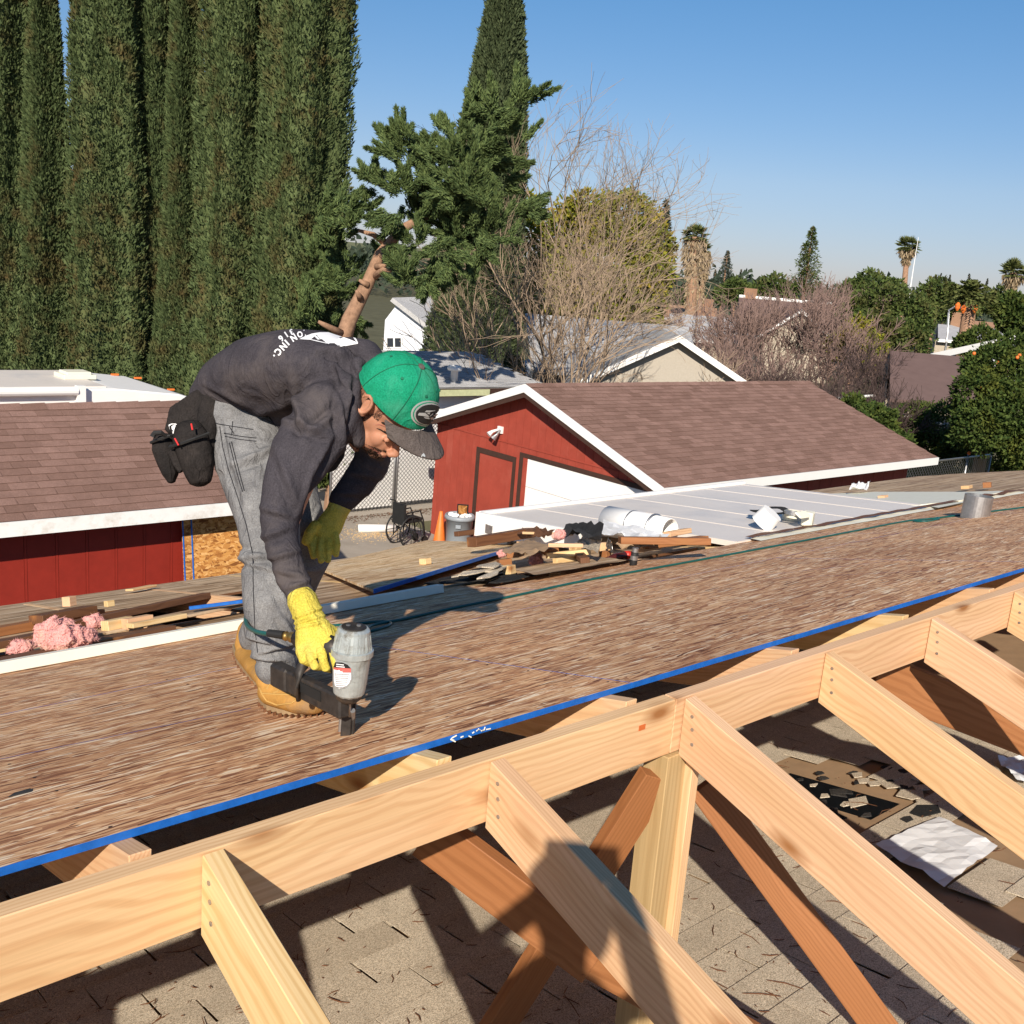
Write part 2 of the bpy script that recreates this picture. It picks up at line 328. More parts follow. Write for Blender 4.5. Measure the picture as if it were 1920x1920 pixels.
xs = [-3.71, -1.27, 1.165, 3.605, 6.045, 8.485, 10.92]
for i in range(6): panel('sheathing_panel', xs[i]+.0015, xs[i+1]-.0015, .12, 1.339, MAT['deck'], MAT['blue'])
for i in range(6): panel('sheathing_panel', xs[i]+1.2, min(xs[i+1]+1.197, 9.8), 1.342, YS-.03 if i < 2 else YT, MAT['deck'], MAT['blue'])
nh = MB()          # nail heads in rows over the rafters
for k in range(-3, 15):
    for j in range(9):
        x = .61*k-.08+random.uniform(-.008, .008); y = .16+j*.15+random.uniform(-.02, .02); p = V((x, y, deckz(y)+.0006)); nh.lathe(p, (0, DT, 1), [(.0035, 0), (.0035, .0006)], 6)
tag(nh.build('nail_heads', MAT['rubber'], house), kind='stuff')
for k in range(0, 7):      # nails driven into the near rafters at the ridge
    s = MB()
    for (dy, dz) in ((-.03, .03), (-.035, .06), (-.04, .095)): s.lathe((.61*k+.0015, dy, RZ-dz+NSL*dy), (-1, 0, 0), [(.0045, 0), (.0045, .0015)], 8)
    tag(s.build('nail_heads', MAT['steel'], house), kind='stuff')
for (x, y) in ((1234, 1402), (620, 0)):
    pass
s = MB(); c = cut(1204, 1364, 1, -.0006); s.box(c, .022, .0012, .013); s.build('tag_stain', plain('rust_stain', (.5, .12, .03), .8), house)
# splintered end of the blue edge
s = MB()
for i in range(12):
    p = V((.60+random.random()*.13, .1185-random.random()*.003, 4.452-random.random()*.012)); s.box(p, .005+.008*random.random(), .002, .002, Matrix.Rotation(random.uniform(-.7, .7), 3, 'Z') @ Matrix.Rotation(random.uniform(-.6, .6), 3, 'Y'))
tag(s.build('splinter', MAT['primed'], house), kind='stuff')
# older plywood of the lower roof, with gaps
lz = lambda y: deckz(y)-.018
def lower(x0, x1, y0, y1, h=0., mat='oldply'): panel('old_sheathing', x0, x1, y0, y1, MAT[mat], MAT['oldwood'], h, .014, lz)
yg = YS+.72*(YE-YS)*.75; e = YE
lower(-3.6, -.6, yg-.1, e); lower(-.597, 2.0, yg, e); lower(2.003, 4.3, yg-.45, e); lower(1.5, 4.3, YS-.03, yg-.453)
lower(-.4, .75, yg-.5, yg-.09, -.004); lower(7.2, 13.0, YT+.004, e+.2); lower(6.6, 13.0, e+.203, e+.6, -.01)
lower(.5, 1.49, YS+.1, YS+.5, -.01)
lower(4.303, 7.19, YT+.004, YT+.9, -.03)
for y in (YS+.12, YS+.6):
    board('blocking', (-3, y, lz(y)-.09), (1.4, y, lz(y)-.09), .038, .12, MAT['oldwood'], house)
s = MB(); s.add([(-3.6, YS-.3, lz(YS)-.26), (4.3, YS-.3, lz(YS)-.26), (4.3, YE, lz(YE)-.14), (-3.6, YE, lz(YE)-.14)], [(0, 1, 2, 3)]); s.build('attic_dark_sheet', MAT['oldwood'], house)  # dark sheet added below the gaps, its colour standing for the attic's darkness
# eave fascia and walls below
s = MB(); ze = lz(YE)-.02; s.hexa([(-3.6, YE, ze-.14), (4.3, YE, ze-.14), (4.3, YE+.03, ze-.14), (-3.6, YE+.03, ze-.14), (-3.6, YE, ze), (4.3, YE, ze), (4.3, YE+.03, ze), (-3.6, YE+.03, ze)]); s.build('fascia', MAT['oldwood'], house)
s = MB(); s.hexa([(-5, -6, 0), (9, -6, 0), (9, YE-.6, 0), (-5, YE-.6, 0), (-5, -6, 2.4), (9, -6, 2.4), (9, YE-.6, 2.4), (-5, YE-.6, 2.4)]); s.build('wall', MAT['stucco'], house)
# ------------------------------------------------------------------ the old shingled roof seen between the rafters
oroof = MB()
oz = lambda y: OC-OT*y-.012
hx0, hx1, hy0, hy1 = [0]*4
h1 = old(1500, 1450); h2 = old(1625, 1530)
hx0, hx1 = min(h1.x, h2.x), max(h1.x, h2.x); hy0, hy1 = min(h1.y, h2.y)-.02, max(h1.y, h2.y)+.05
def oq(s, x0, x1, y0, y1): s.add([(x0, y0, oz(y0)), (x1, y0, oz(y0)), (x1, y1, oz(y1)), (x0, y1, oz(y1))], [(0, 1, 2, 3)])
oq(oroof, -5, hx0, -6, 3); oq(oroof, hx1, 9, -6, 3); oq(oroof, hx0, hx1, -6, hy0); oq(oroof, hx0, hx1, hy1, 3)
orf = oroof.build('old_roof', MAT['kraft'], house)
def basis(ax, ay):
    ax = V(ax).normalized(); ay = V(ay).normalized(); n = ay.cross(ax)
    if n.z < 0: n = -n
    return ax, ay, n
def inpoly(x, y, P):
    c = False; j = len(P)-1
    for i in range(len(P)):
        if (P[i][1] > y) != (P[j][1] > y) and x < (P[j][0]-P[i][0])*(y-P[i][1])/(P[j][1]-P[i][1])+P[i][0]: c = not c
        j = i
    return c
def shingles(parent, O, ax, ay, rows, cols, tab, ex, th, mat, stag, skip=None, limit=300, jit=.004, infr=None):
    """overlapping tabs: ax along the course, ay down the slope; the 300 nearest in view are parts, the rest one part"""
    ax, ay, n = basis(ax, ay); O = V(O); L = ex*1.25; wv = tab-.006
    me = bpy.data.meshes.new('shingle')
    lv = [(-wv/2, -L, 0.001), (wv/2, -L, 0.001), (wv/2, 0, th*.9), (-wv/2, 0, th*.9), (-wv/2, -L, .002), (wv/2, -L, .002), (wv/2, 0, th*1.5), (-wv/2, 0, th*1.5)]
    me.from_pydata(lv, [], [(3, 2, 1, 0), (4, 5, 6, 7), (0, 1, 5, 4), (1, 2, 6, 5), (2, 3, 7, 6), (3, 0, 4, 7)]); me.materials.append(mat)
    cand = []
    for r in range(rows):
        for c in range(cols):
            p = O + ax*((c + (r*stag) % 1.0)*tab + random.uniform(-jit, jit)) + ay*(ex*(r+1)+random.uniform(-jit, jit)*.5)
            if skip and skip(p): continue
            q = px(p); vis = q[2] > .3 and -60 < q[0] < 1980 and -60 < q[1] < 1990
            if infr and vis: vis = infr(q)
            cand.append((0 if vis else 1, q[2] if vis else abs(q[2]), p))
    cand.sort(key=lambda t: (t[0], t[1])); st = MB()
    base = Matrix.Identity(4)
    for j in range(3): base[j][0] = ax[j]; base[j][1] = ay[j]; base[j][2] = n[j]
    for i, (o, d, p) in enumerate(cand):
        M = Matrix.Translation(p) @ base @ Matrix.Rotation(random.uniform(-.012, .012), 4, 'Z')
        if i < limit and o == 0: link('shingle', me, parent, M)
        else: st.add([M @ V(v) for v in lv], [(3, 2, 1, 0), (4, 5, 6, 7), (0, 1, 5, 4), (1, 2, 6, 5), (2, 3, 7, 6), (3, 0, 4, 7)])
    if st.v: tag(st.build('shingle_field', mat, parent), kind='stuff')
bare = [tuple(old(x, y).xy) for x, y in ((1515, 1405), (1640, 1440), (1800, 1480), (1930, 1480), (1960, 1600), (1930, 1960), (1840, 1960), (1660, 1690), (1560, 1590), (1450, 1490))]
def skipold(p):
    if hx0-.1 < p.x < hx1+.1 and hy0-.02 < p.y < hy1+.2: return True
    return inpoly(p.x, p.y-.08, bare) and random.random() < .93
# slots run down the slope (+y); course lines parallel to the ridge
shingles(orf, (1.03+.333*.5-.333*12, 1.37-.148*26, OC-OT*(1.37-.148*26)), (1, 0, 0), (0, 1, -OT), 34, 24, .333, .148*math.sqrt(1+OT*OT), .006, MAT['creamsh'], 1-.33, skip=skipold)
# torn shingle scraps round the bare patch
for i in range(38):
    t = random.random(); a = old(1500+200*t+random.uniform(-60, 90), 1405+75*t+random.uniform(-45, 60)+(80 if random.random() < .25 else 0), .008+.004*i/46)
    k = random.randint(4, 6); r = random.uniform(.025, .085); P = []
    for j in range(k):
        q = 2*math.pi*j/k+random.uniform(-.3, .3); rr = r*random.uniform(.6, 1.3); P.append(a+V((math.cos(q)*rr, math.sin(q)*rr*.7, -OT*math.sin(q)*rr*.7)))
    s = MB(); s.slab(P, (random.uniform(-.15, .15), OT+random.uniform(-.1, .1), 1), .004)
    s.build('shingle_scrap', MAT['darksh'] if random.random() < .5 else MAT['creamsh'], orf)
tw = MB()   # twigs and needles lying on the old shingles
for i in range(620):
    p = old(random.uniform(-100, 1950), random.uniform(1380, 1930), .012)
    if not (-1.5 < p.y < 2.6 and -1 < p.x < 5): continue
    a = random.uniform(0, 6.28); l = random.choice([.006, .01, .03, .05])*random.uniform(.6, 1.3)*(.5 if i % 3 else 1); d = V((math.cos(a), math.sin(a), -OT*math.sin(a)))*l
    b = V((-d.y, d.x, 0))*random.uniform(-.3, .3); tw.tube([p-d, p+b, p+d], [.0012, .0018, .001], 4)
tag(tw.build('dry_twigs', MAT['oldwood']), 'dry twigs and bark bits scattered on the old shingles', 'twigs', kind='stuff')
def sheet(name, pts, zf, mat, amp=.012, th=.001, sub=10, seed=0, hole=None):
    """a crumpled sheet on four given corners"""
    a, b, c, d = [V(p) for p in pts]; vs = []; n = sub
    for i in range(n+1):
        for j in range(n+1):
            u, v = i/n, j/n; e = 1+.02*math.sin(9*u+seed)
            p = (a*(1-u)+b*u)*(1-v)+(d*(1-u)+c*u)*v
            q = V((u*3+seed, v*3, seed)); k = noise.noise(q*1.3)*amp + abs(noise.noise(q*3.1))*amp*.8
            edge = noise.noise(V((u*7, v*7, seed+5)))*.012
            vs.append(p+V((edge, edge, amp*.7+k)))
    fs = [(i*(n+1)+j, (i+1)*(n+1)+j, (i+1)*(n+1)+j+1, i*(n+1)+j+1) for i in range(n) for j in range(n)]
    s = MB(); s.add(vs, fs); return s.build(name, mat, smooth=False)
tag(sheet('paper_sheet', [old(1640, 1590, .012), old(1770, 1665, .012), old(1870, 1590, .012), old(1760, 1535, .012)], None, MAT['paper'], .013, seed=2), 'crumpled white sheet lying on the torn old roof between two rafters', 'sheet')
tag(sheet('paper_sheet', [old(1868, 1430, .012), old(1905, 1475, .012), old(1975, 1470, .012), old(1960, 1410, .012)], None, MAT['paper'], .025, seed=5), 'white paper scrap at the right edge beside the torn old roof', 'sheet')
# nails in the rafters
for (x, y, d) in ((418, 1618, 1.63),): pass
# ------------------------------------------------------------------ patio cover
PT = .11; PY0 = YT; PZ0 = deckz(PY0)+.01; pz_ = lambda y: PZ0-PT*(y-PY0)
pc = thing('patio_cover', 'flat white metal patio cover running out from the roof edge toward the red garage', 'patio cover', (4.4, 2.3, 0))
_a = onp(906, 965, (0, PT, 1), PZ0+PT*PY0); px0, px1, YB = _a.x, onp(1730, 945, (0, PT, 1), PZ0+PT*PY0).x, _a.y; pw = (px1-px0)/6.2; x = px0; i = 0
while x < px1-.01:
    x1 = min(x+pw, px1); s = MB()
    ya, yb = (PY0 if x > px0+.1 else PY0+.45*(YB-PY0)), YB
    s.hexa([(x+.008, ya, pz_(ya)-.02), (x1-.008, ya, pz_(ya)-.02), (x1-.008, yb, pz_(yb)-.02), (x+.008, yb, pz_(yb)-.02), (x+.008, ya, pz_(ya)), (x1-.008, ya, pz_(ya)), (x1-.008, yb, pz_(yb)), (x+.008, yb, pz_(yb))])
    s.build('roof_panel', MAT['panelwhite'], pc)
    s = MB(); s.hexa([(x-.007, ya, pz_(ya)-.03), (x+.007, ya, pz_(ya)-.03), (x+.007, yb, pz_(yb)-.03), (x-.007, yb, pz_(yb)-.03), (x-.007, ya, pz_(ya)+.003), (x+.007, ya, pz_(ya)+.003), (x+.007, yb, pz_(yb)+.003), (x-.007, yb, pz_(yb)+.003)])
    s.build('rib', MAT['panelwhite'], pc); x = x1
ya = PY0+.45*(YB-PY0); a_, b_ = px0-.04, px0-.013; s = MB(); s.hexa([(a_, ya, pz_(ya)-.10), (b_, ya, pz_(ya)-.10), (b_, YB+.03, pz_(YB)-.15), (a_, YB+.03, pz_(YB)-.15), (a_, ya, pz_(ya)+.016), (b_, ya, pz_(ya)+.016), (b_, YB+.03, pz_(YB)+.016), (a_, YB+.03, pz_(YB)+.016)]); s.build('fascia', MAT['white'], pc)
s = MB(); s.hexa([(b_, YB+.002, pz_(YB)-.17), (px1, YB+.002, pz_(YB)-.17), (px1, YB+.03, pz_(YB)-.17), (b_, YB+.03, pz_(YB)-.17), (b_, YB+.002, pz_(YB)+.02), (px1, YB+.002, pz_(YB)+.02), (px1, YB+.03, pz_(YB)+.02), (b_, YB+.03, pz_(YB)+.02)]); s.build('fascia', MAT['white'], pc)
for x in (px0+.15, px1-.15):
    s = MB(); s.box((x, YB-.1, (pz_(YB)-.05)/2), .09, .09, pz_(YB)-.08); s.build('post', MAT['white'], pc)
s = MB(); s.box((px0-.043, YB-.12, pz_(YB)-.07), .006, .07, .06); s.build('vent', MAT['steel'], pc)
# white flashing and roofing torn along the cover's edge
fl = MB(); n = 70; top = []; bot = []
for i in range(n+1):
    x = px0+.6+3.7*i/n; w_ = .05+.04*noise.noise(V((x*2, 0, 0))); top.append(V((x, PY0-.01, deckz(PY0-.01)+.018+.012*noise.noise(V((x*6, 1, 0)))))); bot.append(V((x, PY0-.05-abs(w_)*.6, deckz(PY0-.05-abs(w_)*.6)+.004)))
fl.add(top+bot, [(i, i+1, n+2+i, n+1+i) for i in range(n)]); tag(fl.build('flashing', MAT['cream']), 'torn pale flashing strip along the near edge of the white patio cover', 'flashing')
fl = MB(); top = []; bot = []
for i in range(n+1):
    x = px0+.6+3.8*i/n; a = noise.noise(V((x*5, 3, 0))); top.append(V((x, PY0+.03, deckz(PY0+.03)+.032+.015*a))); bot.append(V((x, PY0-.02-.03*abs(a), deckz(PY0-.02)+.026+.01*a)))
fl.add(top+bot, [(i, i+1, n+2+i, n+1+i) for i in range(n)]); tag(fl.build('felt_strip', MAT['oldwood']), 'ragged dark roofing strip over the pale flashing by the patio cover', 'roofing strip')
s = MB(); s.add([deck(1640, 935, .02), deck(1500, 928, .02), deck(1640, 922, .02), deck(1885, 922, .022), deck(1840, 935, .02), deck(1760, 952, .02)], [(0, 1, 2, 3, 4, 5)])
s.slab([deck(1690, 950, .03), deck(1560, 927, .03), deck(1720, 924, .03), deck(1890, 920, .03), deck(1800, 938, .03)], (0, DT, 1), .01)
tag(s.build('metal_panel', MAT['cream']), 'pale metal roofing piece lying past the patio cover on the bare boards', 'roof panel')
tag(sheet('paper_sheet', [deck(1590, 925, .03), deck(1625, 922, .03), deck(1630, 914, .05), deck(1600, 915, .05)], None, MAT['white'], .05, seed=8), 'crumpled white scrap beyond the ribbed patio cover near the far boards', 'scrap')
# ================================================================== outbuildings
def gable_box(parent, X0, X1, Y0, Y1, zw, yr, zr, wallmat, gx=True): pass
def q8(s, x0, x1, y0, y1, z0, z1): return s.hexa([(x0, y0, z0), (x1, y0, z0), (x1, y1, z0), (x0, y1, z0), (x0, y0, z1), (x1, y0, z1), (x1, y1, z1), (x0, y1, z1)])
def skirt(name, parent, mat, x0, x1, y0, y1, z0, z1, bevel=0): s = MB(); q8(s, x0, x1, y0, y1, z0, z1); return s.build(name, mat, parent, bevel=bevel)
# ---- red garage on the right of the worker
GX = 12.06; GXE = 20.35; GY0, GY1, GYR = 9.22, 15.1, 12.2; GS = .345; GRZ = 3.50; gz = lambda y: GRZ-GS*abs(y-GYR)
gar = thing('garage', 'red detached garage with brown shingles, white roll-up door and white trim', 'garage', (16, 12, 0))
s = MB(); xx = GX+.02; P = [(xx, GY0, 0), (xx, GY1, 0), (xx, GY1, gz(GY1)-.1), (xx, GYR, GRZ-.1), (xx, GY0, gz(GY0)-.1)]; Q = [(GXE, y, z) for _, y, z in P]
s.add(P+Q, [(0, 1, 2, 3, 4), (9, 8, 7, 6, 5)]+[(i, (i+1) % 5, (i+1) % 5+5, i+5) for i in range(5)]); gw = s.build('wall', MAT['red'], gar)
y = GY0
while y < GY1-.02:                                  # grooved siding boards on the gable
    y1 = min(y+.205, GY1); a, b = y+.004, y1-.004
    dr0, dr1 = 12.62, 13.80; g0, g1 = 9.40, 12.52
    z0 = 0.
    mid = (a+b)/2
    if dr0 < mid < dr1: z0 = 2.03
    if g0-.1 < mid < g1: z0 = 2.12
    za, zb = gz(a)-.11, gz(b)-.11
    s = MB(); s.hexa([(GX, a, z0), (GX+.019, a, z0), (GX+.019, b, z0), (GX, b, z0), (GX, a, za), (GX+.019, a, za), (GX+.019, b, zb), (GX, b, zb)]); s.build('siding_board', MAT['red'], gw); y = y1
x = GX+.02
while x < GXE-.02:
    x1 = min(x+.405, GXE); skirt('siding_board', gw, MAT['red'], x+.004, x1-.004, GY0-.018, GY0, 0, gz(GY0)-.1); x = x1
skirt('trim_strip', gar, MAT['red'], GX-.012, GX, GY0, GY1, 2.30, 2.325)
# pedestrian door and roll-up door with brown trim
s = MB(); s.lathe((GX-.004, 12.80, 1.0), (-1, 0, 0), [(.03, 0), (.012, .01), (.012, .04), (.03, .05), (.028, .075), (.01, .085)], 12); s.build('door_knob', MAT['steel'], gar, smooth=True)
dr = skirt('door', gar, MAT['red'], GX-.004, GX+.019, 12.70, 13.68, .02, 1.98)
for a in ((13.68, 13.78, 0, 2.08), (12.62, 12.70, 0, 2.08), (12.70, 13.68, 1.98, 2.08)): skirt('door_trim', gar, MAT['brown'], GX-.02, GX-.002, *a)
for a in ((12.42, 12.52, 0, 2.20), (9.28, 12.42, 2.12, 2.20), (9.26, 9.36, 0, 2.11)): skirt('door_trim', gar, MAT['brown'], GX-.02, GX-.002, *a)
gd = thing('garage_door', None, None, (GX+.1, 10.9, 0)); gd.parent = gar; gd.matrix_local = WM['garage'].inverted() @ WM[gd.name]
for i in range(4): skirt('door_panel', gd, MAT['white'], GX-.006, GX+.0, 9.37, 12.3, .02+i*.525, .02+i*.525+.518)
skirt('jamb', gar, MAT['red'], GX-.012, GX, 12.30, 12.42, 0, 2.12)
# floodlight
fl = MB(); fl.cur = 0; p = V((GX-.02, 13.12, 2.52)); fl.box(p, .04, .13, .13); fl.tube([p+V((-.03, .03, 0)), p+V((-.12, .08, -.04)), p+V((-.2, .10, -.1))], [.02, .03, .055], 10); fl.cur = 1; fl.tube([p+V((-.03, -.03, 0)), p+V((-.1, -.03, -.08)), p+V((-.17, .0, -.17))], [.02, .03, .06], 10)
fl.build('floodlight', [MAT['white'], MAT['steel']], gar)
# roof
RX0 = 11.75; RX1 = 20.75; ye0, ye1 = 8.78, 15.62; grf = MB()
for s_, ye in ((-1, ye0), (1, ye1)):
    a = gz(ye); grf.slab([(RX0, GYR, GRZ), (RX1, GYR, GRZ), (RX1, ye, a), (RX0, ye, a)][::-s_ if s_ == 1 else 1], (0, s_*GS, 1), .05)
gr = grf.build('roof', MAT['brownsh'], gar)
L = math.hypot(GYR-ye0, GRZ-gz(ye0)); R1 = 26; ex = L/R1
shingles(gr, (RX0+.155, GYR, GRZ+.002), (1, 0, 0), (0, -1, -GS), R1, 29, .305, ex, .008, MAT['brownsh'], .5, limit=300)
for i in range(30):
    x = RX0+.3*i; s = MB(); b = .30; s.add([(x, GYR-.13, GRZ-.13*GS+.016), (x+b+.04, GYR-.13, GRZ-.13*GS+.02), (x+b+.04, GYR, GRZ+.03), (x, GYR, GRZ+.022), (x, GYR+.13, GRZ-.13*GS+.016), (x+b+.04, GYR+.13, GRZ-.13*GS+.02)], [(0, 1, 2, 3), (3, 2, 5, 4)]); s.build('ridge_cap', MAT['brownsh'], gr)
for ye in (ye0, ye1):                               # white rake boards and eave fascia
    for dz, mt, xo, hh in ((0, 'white', 0, .15), (-.15, 'brown', .02, .09)):
        s = MB(); x0 = RX0-.03+xo; z = lambda y: gz(y)+.012+dz; a, b = sorted((ye, GYR))
        s.hexa([(x0, a, z(a)-hh), (x0+.028, a, z(a)-hh), (x0+.028, b, z(b)-hh), (x0, b, z(b)-hh), (x0, a, z(a)), (x0+.028, a, z(a)), (x0+.028, b, z(b)), (x0, b, z(b))]); s.build('rake_board', MAT[mt], gar)
skirt('fascia', gar, MAT['white'], RX0-.03, RX1, ye0-.03, ye0-.002, gz(ye0)-.15, gz(ye0)+.005)
skirt('soffit', gar, MAT['brown'], RX0, RX1, ye0, GY0-.02, gz(ye0)-.11, gz(ye0)-.09)
# ---- long red shed on the left
SE = 9.85; SR = 12.2; SS = .37; SZ = 3.30; sz = lambda y: SZ-SS*abs(y-SR); SX0, SX1 = -7.0, 5.9
shed = thing('shed', 'long red outbuilding with brown shingle roof and worn white fascia behind the worker', 'shed', (0, 12, 0))
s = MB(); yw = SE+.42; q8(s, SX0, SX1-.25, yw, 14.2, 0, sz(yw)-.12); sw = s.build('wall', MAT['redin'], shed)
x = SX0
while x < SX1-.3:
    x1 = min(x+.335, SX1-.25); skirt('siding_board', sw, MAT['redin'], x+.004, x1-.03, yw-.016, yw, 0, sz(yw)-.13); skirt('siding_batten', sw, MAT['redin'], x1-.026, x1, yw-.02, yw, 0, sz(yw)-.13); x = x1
rf = MB()
rf.slab([(SX0, SR, SZ), (SX0, SE, sz(SE)), (SX1, SE, sz(SE)), (SX1, SR, SZ)], (0, -SS, 1), .05); rf.slab([(SX0, SR, SZ), (SX1, SR, SZ), (SX1, 14.5, sz(14.5)), (SX0, 14.5, sz(14.5))], (0, SS, 1), .05)
sr = rf.build('roof', MAT['brownsh'], shed); L = math.hypot(SR-SE, SZ-sz(SE)); R1 = 17
shingles(sr, (SX0, SR, SZ+.002), (1, 0, 0), (0, -1, -SS), R1, 42, .305, L/R1, .009, MAT['brownsh'], .5, limit=300)
for i in range(42):
    x = SX0+.3*i; s = MB(); s.add([(x, SR-.14, SZ-.14*SS+.014), (x+.34, SR-.14, SZ-.14*SS+.02), (x+.34, SR, SZ+.034), (x, SR, SZ+.022), (x, SR+.14, SZ-.14*SS+.014), (x+.34, SR+.14, SZ-.14*SS+.02)], [(0, 1, 2, 3), (3, 2, 5, 4)]); s.build('ridge_cap', MAT['brownsh'], sr)
skirt('fascia', shed, MAT['whiteworn'], SX0, SX1, SE-.03, SE-.002, sz(SE)-.155, sz(SE)+.004)
skirt('soffit', shed, MAT['brown'], SX0, SX1, SE, yw-.02, sz(SE)-.12, sz(SE)-.10)
# osb sheet leaning on the shed wall
a = cut(340, 955, 1, yw-.06); b = cut(480, 935, 1, yw-.06); lean = .42
M = frame((1, 0, 0), (0, -1, 0)); x0, x1 = a.x+.0, a.x+1.22; zt = a.z
s = MB(); s.hexa([(x0-.06, yw-.06-lean, zt-2.3), (x1-.06, yw-.06-lean, zt-2.3), (x1-.06, yw-.045-lean, zt-2.3), (x0-.06, yw-.045-lean, zt-2.3), (x0, yw-.06, zt), (x1, yw-.06, zt), (x1, yw-.045, zt), (x0, yw-.045, zt)])
c_ = V(((x0+x1)/2, yw-.2, zt-1.15)); o = s.build('osb_sheet', MAT['wallosb'], M=Matrix.Translation(c_) @ Matrix.Rotation(math.radians(90), 4, 'X')); tag(o, 'orange strand board sheet with blue edges leaning on the red shed wall', 'sheet')
for xx in (x0+.0, x0+.11):
    s = MB(); s.hexa([(xx-.06, yw-.068-lean, zt-2.3), (xx-.045, yw-.068-lean, zt-2.3), (xx-.045, yw-.0605-lean, zt-2.3), (xx-.06, yw-.0605-lean, zt-2.3), (xx, yw-.068, zt), (xx+.015, yw-.068, zt), (xx+.015, yw-.0605, zt), (xx, yw-.0605, zt)])
    s.build('blue_edge', MAT['blue'], o)
s = MB(); q8(s, x0, x1, yw-.07, yw-.04, zt+.001, zt+.02); s.build('blue_edge', MAT['blue'], o)
# ---- motor home behind the shed
rv = thing('motorhome', 'white motorhome parked behind the red shed, only its roof showing', 'motorhome', (0, 15.2, 0))
ry0, ry1 = 14.2, 16.5; s = MB(); rz = 3.22
pr = [(-6., 0), (-6., rz), (5.2, rz), (6.2, rz-.10), (7.2, rz-.42), (7.5, .4), (7.5, 0)]
P = [(x, ry0, z) for x, z in pr]; Q = [(x, ry1, z) for x, z in pr]; k = len(pr)
s.add(P+Q, [tuple(range(k)), tuple(range(2*k-1, k-1, -1))]+[(i, i+k, (i+1) % k+k, (i+1) % k) for i in range(k)]); s.build('body', MAT['white'], rv, bevel=.02)
s = MB(); s.hexa([(-5.9, ry0+.15, rz), (5.1, ry0+.15, rz), (5.1, ry1-.15, rz), (-5.9, ry1-.15, rz), (-5.9, ry0+.15, rz+.02), (5.1, ry0+.15, rz+.02), (5.1, ry1-.15, rz+.02), (-5.9, ry1-.15, rz+.02)]); s.build('roof_sheet', MAT['panelwhite'], rv)
s = MB(); s.tube([(-6, ry0-.07, rz-.02), (4.6, ry0-.07, rz-.02)], .065, 12); s.box((4.65, ry0-.05, rz-.06), .12, .12, .24); s.build('awning', MAT['white'], rv)
s = MB(); s.box((5.0, ry0+1.2, rz+.05), .5, .5, .07); s.box((5.0, ry0+1.2, rz+.10), .38, .38, .05); s.build('roof_vent', MAT['cream'], rv, bevel=.01)
s = MB(); s.tube([(-1.5, ry0+.9, rz+.12), (.4, ry0+1.0, rz+.12)], .05, 10); s.tube([(.5, ry0+1.0, rz+.12), (.8, ry0+1.0, rz+.2), (1.4, ry0+.8, rz+.1)], .03, 8); s.build('antenna', MAT['steel'], rv)
for x, z in ((5.3, .0), (6.0, -.06), (6.4, -.12), (7.0, -.33)):
    s = MB(); s.box((x, ry1-.1, rz+z+.0), .12, .05, .03); s.build('leaf_rust_bit', MAT['orange'], rv)  # orange bits stand for autumn leaves and rust along the edge, no lamps
# ---- white outbuilding behind the gate
wb = thing('outbuilding', 'white sided outbuilding with a low grey roof and round roof vent behind the garage', 'outbuilding', (15.5, 19, 0))
A = cut(800, 742, 1, 17.9); A = V((13.2, 18.0, 2.55)); wx0, wx1, wy = 13.3, 18.0, 18.3
s = MB(); q8(s, wx0, wx1-.3, wy, 22.5, 0, 2.62); s.build('wall', MAT['white'], wb)
for i in range(12): skirt('siding_board', wb, MAT['white'], wx0, wx1-.3, wy-.022, wy-.003, .02+i*.215, .02+i*.215+.205)
s = MB(); s.slab([(wx0-.2, wy-.35, 2.62), (wx1, wy-.35, 2.62), (wx1-.6, wy+2.6, 3.15), (wx0-.2, wy+2.6, 3.2)], (0, -.2, 1), .06); s.slab([(wx0-.2, wy+2.6, 3.2), (wx1-.6, wy+2.6, 3.15), (wx1, wy+5.2, 2.62), (wx0-.2, wy+5.2, 2.62)], (0, .2, 1), .06); r_ = s.build('roof', MAT['greysh'], wb)
shingles(r_, (wx0-.04, wy+2.6, 3.2), (1, 0, 0), (0, -1, -.19), 15, 15, .3, .2, .008, MAT['greysh'], .5, limit=250)
skirt('fascia', wb, MAT['brown'], wx0-.2, wx1, wy-.39, wy-.36, 2.5, 2.62); skirt('gutter_piece', wb, plain('pale_green_trim', (.5, .52, .3), .6), wx0, 15.75, wy-.43, wy-.395, 2.45, 2.6)
v_ = at(848, 715, 1); d_ = onp(851, 716, (0, -.19, 1), 2.62-.19*(wy-.35)); s = MB(); s.lathe(d_, (0, 0, 1), [(.09, -.1), (.09, .28), (.17, .28), (.19, .34), (.15, .40), (.02, .42)], 16); s.build('roof_vent', MAT['white'], wb, smooth=True)
